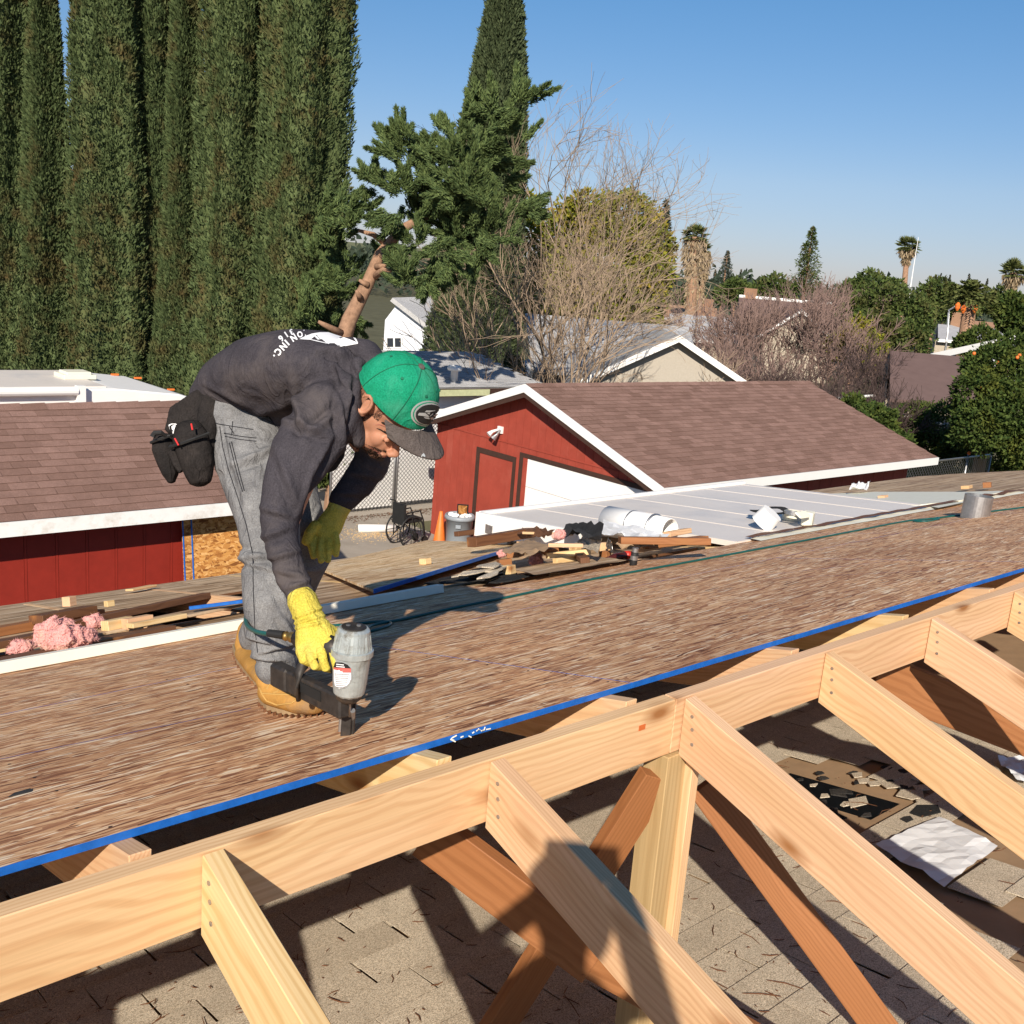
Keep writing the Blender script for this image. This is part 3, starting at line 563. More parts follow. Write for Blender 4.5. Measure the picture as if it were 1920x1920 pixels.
# ---- chain link gate with white slats
def chainlink(name, label, x0, x1, y, z0, z1, slats, frames, cell=.10, cat='gate'):
    t = thing(name, label, cat, ((x0+x1)/2, y, z0)); s = MB()
    def wire(a, b, r=.006):
        d = (b-a).normalized(); u = d.cross(V((0, 1, 0)))*r; w_ = V((0, r, 0)); s.add([a-u, a+u, b+u, b-u], [(0, 1, 2, 3)])
    W_, H_ = x1-x0, z1-z0; n = int((W_+H_)/cell)
    for sg in (1, -1):
        for i in range(n):
            c = i*cell; a0 = max(0, c-H_); a1 = min(W_, c)
            if a1 <= a0: continue
            p = [(a0, c-a0), (a1, c-a1)]
            pts = [V((x0+(u if sg > 0 else W_-u), y, z0+v)) for u, v in p]; wire(pts[0], pts[1])
    tag(s.build('mesh', MAT['steel'], t), kind='stuff')
    for (xa, za, xb, zb) in frames:
        s = MB(); s.tube([(xa, y, za), (xb, y, zb)], .024, 8); s.build('rail' if za == zb else 'post', MAT['steel'], t, smooth=True)
    if slats: 
        k = int(W_/.045)
        for i in range(k): 
            xa = x0+i*.045; s = MB(); q8(s, xa+.002, xa+.042, y+.014, y+.018, z0+.03, z1-.01); s.build('slat', MAT['white'], t)
    return t
chainlink('gate', 'chain link gate with white slats between the worker and the red garage', 12.62, 14.72, 17.2, .12, 1.95, True, [(13.78, .1, 13.78, 2.0), (13.84, .1, 13.84, 2.0), (12.62, .1, 12.62, 2.0), (12.62, 1.95, 14.72, 1.95), (13.84, .16, 14.72, .16)])
chainlink('fence', 'white slatted chain link fence run left of the gate behind the worker', 10.9, 12.58, 17.2, .06, 1.9, True, [(10.9, 0, 10.9, 1.95), (12.55, 0, 12.55, 1.95), (10.9, 1.9, 12.55, 1.9)], cat='fence')
chainlink('fence', 'bare chain link fence past the far end of the red garage', 20.8, 26.0, 9.9, 0, 1.9, False, [(20.8, 0, 20.8, 1.9), (24.7, 0, 24.7, 2.0), (26.0, 0, 26.0, 1.95), (20.8, 1.9, 26.0, 1.9)], .12, cat='fence')
# ---- wheelchair, cone, bin and things by the garage wall
wc = thing('wheelchair', 'folded black wheelchair standing on the driveway beside the orange cone', 'wheelchair', (11.1, 14.6, 0))
wp = V((11.0, 14.55, .012)); ax_ = V((1., .12, 0)).normalized(); sd = V((-.12, 1., 0)).normalized()
def wheel(c, r):
    t = MB(); pts = [c+ax_*math.cos(q)*r+V((0, 0, 1))*math.sin(q)*r for q in [2*math.pi*i/32 for i in range(33)]]; t.tube(pts, .017, 6, cap=False); t.tube([c+(p-c)*.86+sd*.03 for p in pts], .007, 5, cap=False)
    for i in range(8):
        q = math.pi*2*i/8; t.tube([c, c+(ax_*math.cos(q)+V((0, 0, 1))*math.sin(q))*r], .008, 5)
    t.tube([c-sd*.03, c+sd*.04], .03, 8); return t.build('wheel', MAT['rubber'], wc)
wheel(wp+V((0, 0, .31))-sd*.2, .31); wheel(wp+V((0, 0, .31))+sd*.2, .31)
s = MB(); s.hexa([tuple(wp+ax_*a+sd*b+V((0, 0, z))) for z in (.45, .86) for a, b in ((-.20, -.17), (-.15, -.17), (-.15, .17), (-.20, .17))]); s.build('backrest', MAT['rubber'], wc)
s = MB(); s.hexa([tuple(wp+ax_*a+sd*b+V((0, 0, z))) for z in (.47, .56) for a, b in ((-.1, -.16), (.32, -.16), (.32, .16), (-.1, .16))]); s.build('seat', MAT['rubber'], wc, bevel=.02)
for k in (-.14, .14):
    s = MB(); s.tube([wp+ax_*-.17+sd*k+V((0, 0, .2)), wp+ax_*-.17+sd*k+V((0, 0, .9)), wp+ax_*-.3+sd*k+V((0, 0, .93))], .014, 7); s.build('handle', MAT['rubber'], wc)
    s = MB(); s.tube([wp+ax_*-.1+sd*k+V((0, 0, .68)), wp+ax_*.25+sd*k+V((0, 0, .70)), wp+ax_*.35+sd*k+V((0, 0, .5)), wp+ax_*.42+sd*k+V((0, 0, .15))], .016, 7); s.build('armrest', MAT['rubber'], wc)
    s = MB(); s.tube([wp+ax_*.42+sd*k+V((0, 0, .08))-sd*.015, wp+ax_*.42+sd*k+V((0, 0, .08))+sd*.015], .08, 12); s.build('caster', MAT['rubber'], wc)
cp = V((11.62, 14.22, .012)); cn = thing('traffic_cone', 'orange traffic cone between the wheelchair and the grey bin', 'cone', cp)
s = MB(); s.box(cp+V((0, 0, .015)), .36, .36, .03); s.build('base', MAT['orange'], cn); s = MB(); s.lathe(cp, (0, 0, 1), [(.14, .03), (.12, .12), (.035, .70), (.025, .71)], 20); s.build('cone_body', MAT['orange'], cn, smooth=True)
bp = V((11.72, 13.75, .012)); bn = thing('trash_can', 'round grey plastic trash can filled with rubbish in front of the garage door', 'bin', bp)
s = MB(); s.lathe(bp, (0, 0, 1), [(.22, 0), (.24, .1), (.27, .66), (.30, .66), (.30, .70), (.285, .74), (.26, .74), (.25, .66)], 28, cap=False); s.build('body', MAT['bin'], bn, smooth=True)
s = MB(); s.box(bp+V((-.2, -.22, .56)), .02, .1, .07, Matrix.Rotation(.7, 3, 'Z')); s.build('handle', MAT['bin'], bn)
s = MB()
for i in range(26): s.lathe(bp+V((random.uniform(-.17, .17), random.uniform(-.17, .17), .62+random.uniform(0, .1))), (random.uniform(-1, 1), random.uniform(-1, 1), 1), [(.01, 0), (.06, .02), (.05, .06), (.01, .07)], 6)
tag(s.build('rubbish', MAT['paper']), 'white crumpled bags filling the grey trash can', 'rubbish', kind='stuff')
s = MB(); M = frame(ax_, (-.5, -.6, .6), bp+V((-.05, -.1, .87))).to_3x3(); s.box(bp+V((-.02, -.1, .86)), .22, .02, .26, frame((.75, -.66, 0), (-.3, -.34, .9)).to_3x3()); o = s.build('picture_frame', MAT['rubber']); tag(o, 'small black framed picture sticking out of the grey trash can', 'frame')
s = MB(); s.box(bp+V((-.035, -.113, .86)), .17, .01, .21, frame((.75, -.66, 0), (-.3, -.34, .9)).to_3x3()); s.build('picture', MAT['wallosb'], o)
s = MB(); s.tube([(10.7, 15.75, .09), (11.4, 15.45, .09)], .085, 14); tag(s.build('pipe', MAT['white'], smooth=True), 'short white pipe lying on the driveway behind the wheelchair', 'pipe')
s = MB(); s.slab([(11.9, 13.3, .0), (12.02, 12.75, .0), (12.04, 12.75, .75), (11.96, 13.2, .95), (11.92, 13.35, .8)], (-1, -.2, 0), .015); tag(s.build('board_offcut', MAT['wallosb']), 'orange board offcut leaning on the garage behind the trash can', 'board')
s = MB(); s.lathe((11.6, 12.95, .012), (0, 0, 1), [(.13, 0), (.15, .36), (.155, .38)], 18); tag(s.build('bucket', MAT['white'], smooth=True), 'white bucket beside the orange board offcut near the garage wall', 'bucket')
sd_ = MB()
for i in range(500):
    p = V((random.gauss(10.9, .35), random.gauss(15.5, .25), .016)); sd_.box(p, .02, .012, .006, Matrix.Rotation(random.random()*3, 3, 'Z'))
tag(sd_.build('sawdust', MAT['pine']), 'yellow sawdust scattered on the driveway behind the wheelchair', 'sawdust', kind='stuff')
lv = MB()
for i in range(900):
    p = V((random.uniform(11, 14.8), 16.9-abs(random.gauss(0, .22)), .018)); a = random.random()*3; lv.add([p+V((math.cos(a)*.03, math.sin(a)*.03, 0)), p+V((-math.sin(a)*.02, math.cos(a)*.02, .01)), p-V((math.cos(a)*.03, math.sin(a)*.03, 0))], [(0, 1, 2)])
tag(lv.build('leaf_litter', MAT['oldwood']), 'brown leaf litter along the foot of the gate', 'leaves', kind='stuff')
# ---- houses further off
def farhouse(label, A, B, depth, rise, wallm, roofm, over=.35, back=True, fasc='white', ze=None, wins=()):
    """gable wall from A to B (eave ends), running back by depth"""
    A = V(A); B = V(B); w_ = (B-A); w_.z = 0; Wd = w_.length; x = w_.normalized(); n = V((0, 0, 1)).cross(x)   # n points away
    if n.dot(FW) < 0: n = -n
    t = thing('house', label, 'house', ((A+B)/2+n*depth/2)*1.0); z = A.z; mid = (A+B)/2; T = MB(); a = A.copy(); b = B.copy()
    P = [V((a.x, a.y, 0)), V((b.x, b.y, 0)), V((b.x, b.y, z)), V((mid.x, mid.y, z+rise)), V((a.x, a.y, z))]; Q = [p+n*depth for p in P]
    T.add(P+Q, [(0, 1, 2, 3, 4), (9, 8, 7, 6, 5)]+[(i, (i+1) % 5, (i+1) % 5+5, i+5) for i in range(5)]); T.build('wall', MAT[wallm], t)
    sl = rise/(Wd/2); R = MB(); o = over
    ap = mid+V((0, 0, rise+.08)); 
    for sgn, e in ((-1, A), (1, B)):
        ee = e+x*sgn*o+V((0, 0, -sl*o+.08)); q = [ap-n*o, ap+n*(depth+o), ee+n*(depth+o), ee-n*o]; R.slab(q if sgn > 0 else q[::-1], (x*sgn*sl+V((0, 0, 1))), .06)
    r = R.build('roof', MAT[roofm], t)
    for sgn, e in ((-1, A), (1, B)):
        ee = e+x*sgn*o+V((0, 0, -sl*o+.09)); s = MB(); a0 = ap-n*(o+.03); b0 = ee-n*(o+.03); dz = V((0, 0, -.2)); s.hexa([a0+dz, b0+dz, b0+dz+n*.03, a0+dz+n*.03, a0+V((0, 0, .01)), b0+V((0, 0, .01)), b0+n*.03+V((0, 0, .01)), a0+n*.03+V((0, 0, .01))]); s.build('rake_board', MAT[fasc], t)
        s = MB(); a0 = ee+x*sgn*.03-n*o; b0 = a0+n*(depth+2*o); s.hexa([a0+dz, b0+dz, b0+dz-x*sgn*.03, a0+dz-x*sgn*.03, a0, b0, b0-x*sgn*.03, a0-x*sgn*.03]); s.build('fascia', MAT[fasc], t)
    for (f, z0, ww, hh) in wins:
        c = A+(B-A)*f; c.z = z0; s = MB(); F = frame(x, (0, 0, 1)).to_3x3(); s.box(c-n*.03, ww+.14, .05, hh+.14, F); fr = s.build('window', MAT['white'], t)
        for k in (-1, 1): s = MB(); s.box(c-n*.065+x*k*ww/4, ww/2-.05, .02, hh, F); s.build('pane', MAT['glassdark'], fr)
    return t, x, n
A = at(1085, 702, 32); B = at(1438, 722, 32); A.z = B.z = 2.3
bh, hx_, hn = farhouse('beige stucco house with pale roof and white gable trim behind the red garage', A, B, 5, 1.62, 'stucco', 'greysh', wins=((.42, 1.5, 1.2, .8),))
# its long main wing to the left
A2 = A-hx_*1.3+hn*4.2; 
P0 = at(995, 640, 35); P1 = at(1290, 660, 35)
mid0 = at(985, 590, 37.5); mid1 = at(1275, 612, 37.5)
t = thing('house', 'long pale roofed house wing behind the bare tree left of the beige gable', 'house', mid0); s = MB()
e0 = at(1000, 672, 34); e1 = at(1330, 700, 34); r0 = at(985, 588, 40); r1 = at(1290, 612, 40); e0.z = e1.z = 2.35; r0.z = r1.z = (r0.z+r1.z)/2
up_ = (r1-r0).cross(e0-r0); up_ = up_ if up_.z > 0 else -up_
s.slab([e0, e1, r1, r0], up_, .08); r_ = s.build('roof', MAT['greysh'], t)
s = MB(); dn = hn; s.hexa([V((e0.x, e0.y, 0))+dn*.5, V((e1.x, e1.y, 0))+dn*.5, V((r1.x, r1.y, 0)), V((r0.x, r0.y, 0)), V((e0.x, e0.y, 2.25))+dn*.5, V((e1.x, e1.y, 2.25))+dn*.5, V((r1.x, r1.y, 2.2)), V((r0.x, r0.y, 2.2))]); s.build('wall', MAT['farwhite'], t)
for f in (.13, .28):
    c = e0+(e1-e0)*f; c.z = 1.7; F = frame(hx_, (0, 0, 1)).to_3x3(); s = MB(); s.box(c+hn*.42, 1.0, .08, 1.2, F); fr = s.build('window', MAT['white'], t); s = MB(); s.box(c+hn*.36, .8, .03, 1.0, F); s.build('pane', MAT['glassdark'], fr)
A = at(700, 655, 40); B = at(822, 640, 40); A = at(690, 660, 62); B = at(818, 628, 62)
zt = at(750, 562, 62).z
t = thing('house', 'pale grey two storey house with a sloping roof edge behind the leaning tree', 'house', at(770, 690, 63)); t_l = at(725, 600, 62)
P = [at(715, 720, 62), at(822, 722, 62), at(819, 622, 62), at(748, 566, 62), at(722, 600, 62)]; n_ = V(FW); n_.z = 0; n_.normalize(); s = MB(); Q = [p+n_*9 for p in P]; s.add(P+Q, [(0, 1, 2, 3, 4), (9, 8, 7, 6, 5)]+[(i, (i+1) % 5, (i+1) % 5+5, i+5) for i in range(5)]); s.build('wall', MAT['farwhite'], t)
s = MB(); a, b = at(736, 558, 61.5), at(826, 628, 61.5); k = n_*7-V((0, 0, -.9)); s.slab([a, b, b+n_*7+RT*3, a+n_*7+RT*4], (a-b).cross(n_) if (a-b).cross(n_).z > 0 else -(a-b).cross(n_), .25); s.build('roof', MAT['greysh'], t)
c = at(739, 642, 61.9); s = MB(); F = frame(RT, (0, 0, 1)).to_3x3(); s.box(c, 1.0, .06, .68, F); fr = s.build('window', MAT['white'], t)
for k in (-1, 1): s = MB(); s.box(c-n_*.04+V(RT)*k*.23, .36, .03, .52, F); s.build('pane', MAT['glassdark'], fr)
MAT['farbrown'] = plain('far_brown_roof', (.15, .10, .09), .9, .1, var=.1, nsc=2); MAT['fartan'] = plain('far_tan_wall', (.42, .36, .28), .9, .1); MAT['fargrey'] = plain('far_grey_roof', (.36, .36, .37), .9, .1, nsc=2); MAT['farorange'] = plain('far_clay_roof', (.36, .21, .13), .9, .1, nsc=2)
def roofbox(label, x0, x1, ytop, ybot, d, roofm, wallm, dd=4., wall=25, skew=0, trim=True, gab=0):
    """distant house: a roof slope facing us, ridge at ytop, eave at ybot, wall under the eave"""
    t = thing('house', label, 'house', at((x0+x1)/2, ybot+wall*.5, d)); n_ = V((FW.x, FW.y, 0)).normalized()
    e0, e1 = at(x0, ybot, d), at(x1, ybot+skew, d); ez = (e0.z+e1.z)/2; e0.z = e1.z = ez
    r0, r1 = at(x0+gab, ytop, d+dd), at(x1-gab, ytop+skew, d+dd); rz_ = max((r0.z+r1.z)/2, ez+.5); r0.z = r1.z = rz_; u_ = (r1-r0).cross(e0-r0); u_ = u_ if u_.z > 0 else -u_
    s = MB(); s.slab([e0, e1, r1, r0], u_, .12)
    b0, b1 = r0*2-e0, r1*2-e1; b0.z = b1.z = ez; s.slab([r0, r1, b1, b0], V((-u_.x, -u_.y, u_.z)), .12); s.build('roof', MAT[roofm], t)
    s = MB(); g0 = e0+n_*.4; g1 = e1+n_*.4; s.hexa([V((p.x, p.y, 0)) for p in (g0, g1, b1, b0)]+[V((p.x, p.y, ez-.1)) for p in (g0, g1, b1, b0)]); s.add([e0+n_*.4-V((0, 0, .1)), r0-V((0, 0, .14)), b0-V((0, 0, .1))], [(0, 1, 2)]); s.add([e1+n_*.4-V((0, 0, .1)), r1-V((0, 0, .14)), b1-V((0, 0, .1))], [(0, 1, 2)]); s.build('wall', MAT[wallm], t)
    if trim: s = MB(); dz = V((0, 0, -.22)); s.hexa([e0+dz-n_*.04, e1+dz-n_*.04, e1+dz, e0+dz, e0-n_*.04, e1-n_*.04, e1, e0]); s.build('fascia', MAT['white'], t)
    for f in (.25, .65):
        c = g0+(g1-g0)*f; c.z = ez*.55; s = MB(); s.box(c-n_*.03, 1.3, .06, 1., frame(RT, (0, 0, 1)).to_3x3()); s.build('window', MAT['glassdark'], t)
    return t, r0, r1, e0, e1, n_
roofbox('grey roofed house in the haze beyond the bare shrubs left of centre', 1255, 1450, 595, 640, 75, 'fargrey', 'fartan')
t, r0, r1, e0, e1, n_ = roofbox('house with a wide dark brown roof and pale ridge line in the middle distance', 1385, 1590, 562, 622, 85, 'farbrown', 'fartan', 6., skew=8)
s = MB(); s.tube([r0+V((0, 0, .1)), r1+V((0, 0, .1))], .14, 6); s.build('ridge_trim', MAT['white'], t)
s = MB(); s.box(r0+(r1-r0)*.1+V((0, 0, .4)), .8, .8, .9); s.build('chimney', MAT['farorange'], t)
A = at(1428, 630, 68); B = at(1560, 632, 68); A.z = B.z = (A.z+B.z)/2; farhouse('tan gabled house half hidden by the bare purple shrubs', A, B, 7, 1.7, 'fartan', 'farbrown')
t, r0, r1, e0, e1, n_ = roofbox('small house with a rusty orange roof beside the shaggy palm', 1240, 1345, 574, 598, 95, 'farorange', 'fartan')
s = MB(); s.box(r1-V(RT)*1.+V((0, 0, .4)), .8, .8, 1.); s.build('chimney', MAT['farorange'], t)
roofbox('house with a broad dark brown roof behind the orange tree', 1668, 1830, 662, 752, 36, 'farbrown', 'fartan', 5., skew=4, trim=False)
t, r0, r1, e0, e1, n_ = roofbox('cream house with a grey roof and brick chimney below the date palm', 1758, 1870, 612, 640, 78, 'fargrey', 'fartan')
s = MB(); s.box(r0+V(RT)*1.6+V((0, 0, .3)), .8, .8, 1.2); s.build('chimney', MAT['farorange'], t)
roofbox('low house with a tan roof behind the grey roofed one on the right', 1800, 1915, 604, 620, 100, 'farorange', 'fartan')
roofbox('white roofed house at the right edge beyond the orange tree', 1870, 1990, 612, 650, 70, 'fargrey', 'farwhite')
s = MB(); a, b = at(1745, 663, 46), at(1905, 628, 52); s.slab([a, b, b+V((0, 0, -.3)), a+V((0, 0, -.3))], -FW, .1); tag(s.build('eave_board', MAT['white']), 'long white eave board above the brown roof left of the orange tree', 'eave board')
s = MB(); a, b = at(1560, 752, 34), at(1780, 798, 30); s.tube([a, b], .05, 8); tag(s.build('fence_rail', MAT['white']), 'lower white rail slanting through the shrubs behind the garage roof', 'rail')
s = MB(); a, b = at(1545, 748, 36), at(1640, 742, 38); s.tube([a, b], .05, 8); tag(s.build('fence_rail', MAT['white']), 'short upper white rail in the shrubs behind the garage roof', 'rail')
s = MB(); s.tube([at(1704, 560, 90), at(1713, 500, 90), at(1722, 445, 90)], [.06, .035, .02], 6); tag(s.build('antenna_mast', MAT['white']), 'thin leaning antenna mast beside the right tall fan palm', 'mast')
lp = thing('street_lamp', 'grey street lamp with a curved arm in front of the date palm', 'street lamp', V((at(1775, 640, 70).x, at(1775, 640, 70).y, 0))); s = MB(); a = at(1775, 640, 70); b = at(1779, 582, 70); s.tube([V((a.x, a.y, 0)), a, b, at(1790, 575, 70), at(1797, 575, 70)], .07, 8); s.build('pole', MAT['steel'], lp); s = MB(); s.box(at(1799, 576, 70), .7, .3, .15); s.build('lamp_head', MAT['steel'], lp)
# ================================================================== vegetation
def leafmat(name, a, b, c=None, tr=.0, nsc=2.):
    m = NM(name, .75, .12); v = m.co((1, 1, 1))
    k = m.mix(m.isl(), a, b)
    if c: k = m.mix(m.ramp(m.noise(v, nsc, 4., .7), [(.5, (0, 0, 0)), (.7, (1, 1, 1))]), k, c)
    m.col(k)
    return m.m
MAT['cyp'] = leafmat('cypress_foliage', (.045, .068, .026), (.100, .130, .050), (.105, .075, .03), nsc=1.1)
MAT['cyp2'] = leafmat('cypress_foliage_cool', (.045, .065, .030), (.095, .12, .055))
MAT['jun'] = leafmat('juniper_foliage', (.045, .075, .028), (.125, .165, .055))
MAT['olive'] = leafmat('olive_foliage', (.085, .11, .014), (.22, .21, .025), (.28, .19, .02), nsc=.8)
MAT['shrub'] = leafmat('shrub_foliage', (.02, .042, .01), (.075, .105, .024), (.10, .11, .02), nsc=1.5)
MAT['mid'] = leafmat('mid_green_foliage', (.035, .06, .018), (.09, .12, .03), (.10, .08, .03), nsc=.6)
MAT['farleaf'] = leafmat('far_dark_foliage', (.03, .045, .03), (.055, .07, .045))
MAT['palm'] = leafmat('palm_frond', (.06, .08, .02), (.14, .15, .05))
MAT['skirt'] = leafmat('dead_palm_fronds', (.22, .16, .09), (.36, .28, .18))
MAT['bark'] = plain('bark', (.30, .18, .115), .9, .1, var=.4, nsc=10, bump=.6)
MAT['twig'] = plain('pale_twigs', (.36, .27, .19), .85, .1, var=.25, nsc=2)
MAT['twig2'] = plain('grey_pink_twigs', (.25, .17, .145), .85, .1, var=.25, nsc=2)
MAT['twig3'] = plain('dark_twigs', (.085, .06, .055), .85, .1, var=.25, nsc=2)
def unit(a): return a/np.maximum(np.linalg.norm(a, axis=1, keepdims=True), 1e-9)
def leaves(C, D, L, W, rng=RNG, tw=None):
    """one pointed quad per centre C, along D"""
    n = len(C); D = unit(D); r = unit(rng.normal(size=(n, 3))); s = unit(np.cross(D, r)); L = np.broadcast_to(L, (n,))[:, None]; W = np.broadcast_to(W, (n,))[:, None]
    V_ = np.stack([C - s*W*.35, C + D*L*.45 + s*W*.5*-1, C + D*L, C + D*L*.45 + s*W*.5], 1)
    return V_.reshape(-1, 3), np.arange(n*4).reshape(n, 4)
class Leafy:
    def __init__(s): s.v = []; s.n = 0
    def add(s, C, D, L, W): v, q = leaves(C, D, L, W); s.v.append(v); s.n += len(C)
    def build(s, name, mat, parent): v = np.concatenate(s.v); return npmesh(name, v, np.arange(len(v)).reshape(-1, 4), mat, parent)
def vnoise(P, f, seed=0):       # cheap smooth pseudo noise on arrays
    P = P*f+seed*7.3; a = np.sin(P[:, 0]*1.7+np.sin(P[:, 1]*1.3+1)*1.5)+np.sin(P[:, 1]*2.1+np.sin(P[:, 2]*1.1+2)*1.7)+np.sin(P[:, 2]*1.9+np.sin(P[:, 0]*1.5)*1.3)
    return a/3
def cypress(label, cx, cy, R0, R1, H, mat='cyp', n=26000, seed=0, taper=.85, lean=(0, 0), grp=None, lump=.16, z0=0., tl=.17):
    t = thing('cypress_tree', label, 'tree', (cx, cy, 0), grp)
    rng = np.random.default_rng(100+seed)
    def surf(th, z):
        u = z/H; R = R0+(R1-R0)*u; R = R*np.where(u > taper, np.sqrt(np.maximum(0, 1-((u-taper)/(1-taper))**2))*.96+.04, 1.)
        P = np.stack([np.cos(th)*1.1, np.sin(th)*1.1, z*.16], 1)
        k = 1+lump*vnoise(P, 2.1, seed)+lump*.85*np.sin(th*5+seed+1.6*np.sin(z*.35+seed))+lump*.55*vnoise(P*np.array([2, 2, 4.]), 3.3, seed+2)+lump*.35*vnoise(P*np.array([4, 4, 16.]), 3.1, seed+5)
        ext = 1+.5*np.clip(1-z/4.5, 0, 1)
        return R*k*ext
    m_, k_ = 90, 28; zz = np.linspace(.0, H, m_); th = np.linspace(0, 2*np.pi, k_, endpoint=False); T, Z = np.meshgrid(th, zz); T = T.ravel(); Z = Z.ravel(); r = surf(T, Z)*.9
    Vv = np.stack([cx+np.cos(T)*r+lean[0]*Z, cy+np.sin(T)*r+lean[1]*Z, Z+z0], 1)
    q = [(i*k_+j, i*k_+(j+1) % k_, (i+1)*k_+(j+1) % k_, (i+1)*k_+j) for i in range(m_-1) for j in range(k_)]
    npmesh('inner_crown', Vv, q, MAT[mat], t, smooth=False)
    # tufts on the side that can be seen (towards the house) and thinner on the rest
    n2 = int(n*1.35); T = rng.uniform(0, 2*np.pi, n2); Z = rng.uniform(.2, H, n2); face = np.cos(T-math.atan2(CAM.y-cy, CAM.x-cx)); keep = (face > -.15) | (rng.random(n2) < .25); T, Z = T[keep], Z[keep]
    r = surf(T, Z)*rng.uniform(.88, 1.03, len(T)); C = np.stack([cx+np.cos(T)*r+lean[0]*Z, cy+np.sin(T)*r+lean[1]*Z, Z+z0], 1)
    D = np.stack([np.cos(T), np.sin(T), np.full(len(T), 1.5)], 1)+rng.normal(size=(len(T), 3))*.55
    sz_ = rng.uniform(.6, 1.4, len(T)); L = Leafy(); L.add(C, D, tl*sz_*1.2, tl*.40*sz_); L.build('crown', MAT[mat], t)
    s = MB(); s.tube([(cx, cy, 0), (cx+lean[0]*H*.5, cy+lean[1]*H*.5, H*.5)], [.22, .1], 8); s.build('trunk', MAT['bark'], t); return t
G_ = 'tall cypresses in a row behind the shed'
row = [(-62, 27.5, 1.05, .75, 15), (25, 26.5, 1.05, .62, 14.5), (94, 26.2, 1.02, .20, 11.9), (210, 26, 1.08, .86, 15.5), (294, 26.5, .82, .72, 15), (345, 26.0, .80, .25, 11.7), (443, 25.6, 1.08, .80, 15.5), (497, 26.6, .7, .7, 15.4), (565, 25.2, 1.18, .98, 16)]
nm_ = ['cypress cut by the left edge of the photo, only a sliver showing', 'tall green cypress first in full view at the left edge', 'narrow topped cypress with blue sky showing on its right', 'broad cypress right of the first sky gap above the motorhome', 'slim cypress squeezed between broader ones in mid row', 'narrow pointed cypress just left of the second sky gap', 'broad cypress directly behind and left of the worker, right of the second sky gap', 'slim cypress wedged beside the last tree of the row', 'last and widest cypress at the right end of the row behind the worker']
for i, (x, d, a, b, H) in enumerate(row):
    p = at(x, 560, d); cypress(nm_[i], p.x, p.y, a*.84, b*.90, H, n=60000, seed=i, taper=.93, grp=G_, lump=.20, tl=.095)
# low skirt of the hedge
hd = Leafy(); rng = RNG; n = 26000; u = rng.random(n)
a, b = at(-90, 640, 25.2), at(640, 640, 24.2); P = np.array(a)[None]*(1-u[:, None])+np.array(b)[None]*u[:, None]; z = rng.uniform(0, 1.9, n); P[:, 2] = z
off = .75*vnoise(P, 1.7, 3)-.14*z*z*.25+.55+rng.normal(size=n)*.07; nv = V((-FW.x, -FW.y, 0)).normalized(); P[:, 0] += nv.x*off; P[:, 1] += nv.y*off
D = np.array([nv.x, nv.y, 1.2])[None]+rng.normal(size=(n, 3))*.6; hd.add(P, D, .12*rng.uniform(.6, 1.4, n), .055)
t = thing('hedge', 'lower cypress growth filling the foot of the row behind the motorhome', 'hedge', (float(P[:, 0].mean()), float(P[:, 1].mean()), 0)); hd.build('crown', MAT['cyp'], t)
p = at(888, 560, 34); cypress('lone tall cypress leaning right, standing behind the juniper against open sky', p.x, p.y, 1.35, .92, 14.9, 'cyp2', 70000, 31, .40, lean=(.02, -.01), lump=.12, tl=.12)
# ---- leaning juniper with a bare reddish trunk
jt = thing('juniper_tree', 'juniper with a bare leaning reddish trunk and feathery dark branches', 'tree', at(640, 700, 23))
path = [(630, 680, 22.5), (655, 600, 22.4), (690, 530, 22.3), (712, 478, 22.3), (735, 450, 22.3), (762, 425, 22.3), (800, 405, 22.6), (870, 350, 23.0), (900, 260, 23.2)]
s = MB(); s.tube([at(*q) for q in path], [.20, .17, .14, .125, .11, .10, .08, .05, .03], 12); s.build('trunk', MAT['bark'], jt, smooth=True)
for q in ([(722, 455, 22.3), (700, 440, 22.2), (672, 432, 22.1)], [(700, 520, 22.3), (720, 505, 22), (734, 508, 21.9)], [(690, 535, 22.2), (673, 525, 22.1)], [(738, 447, 22.3), (738, 435, 22.2)], [(676, 560, 22.2), (668, 545, 22.)], [(706, 500, 22.2), (725, 498, 22.)], [(716, 478, 22.2), (731, 490, 22.1)], [(640, 625, 22.3), (610, 610, 22), (597, 603, 21.9)]):
    s = MB(); s.tube([at(*k) for k in q], [.09, .06, .035][:len(q)] if len(q) == 3 else [.08, .03], 8); s.build('branch_stub', MAT['bark'], jt, smooth=True)
cl = [(975, 190, 30, 60, 45), (960, 240, 45), (915, 200, 40), (880, 235, 42), (900, 290, 58), (850, 300, 55), (815, 280, 25, 115, 30), (830, 245, 14, 105, 25), (755, 290, 36, 120, 40), (780, 310, 38), (735, 268, 16, 110, 30), (765, 258, 14, 90, 26), (715, 345, 30, 150, 40), (695, 325, 13, 150, 26), (760, 355, 50), (820, 360, 62), (880, 360, 62), (940, 330, 48), (740, 400, 35, 200, 28), (790, 415, 52), (850, 430, 62), (920, 430, 58), (975, 400, 38, 20, 30), (990, 390, 14, 25, 20), (900, 470, 40, -80, 25), (830, 480, 45, -90, 25), (850, 395, 60), (770, 455, 34),
      (612, 395, 20, 60, 34), (640, 380, 13, 60, 34), (655, 400, 20, 30, 34), (690, 392, 12, 20, 24), (620, 435, 36), (650, 425, 24), (600, 480, 44), (640, 500, 40), (625, 545, 46), (590, 590, 45), (655, 600, 35, -90, 20), (760, 515, 40), (800, 530, 24, -90, 20), (810, 510, 38, -90, 25), (590, 540, 40), (730, 478, 26)]
L = Leafy()
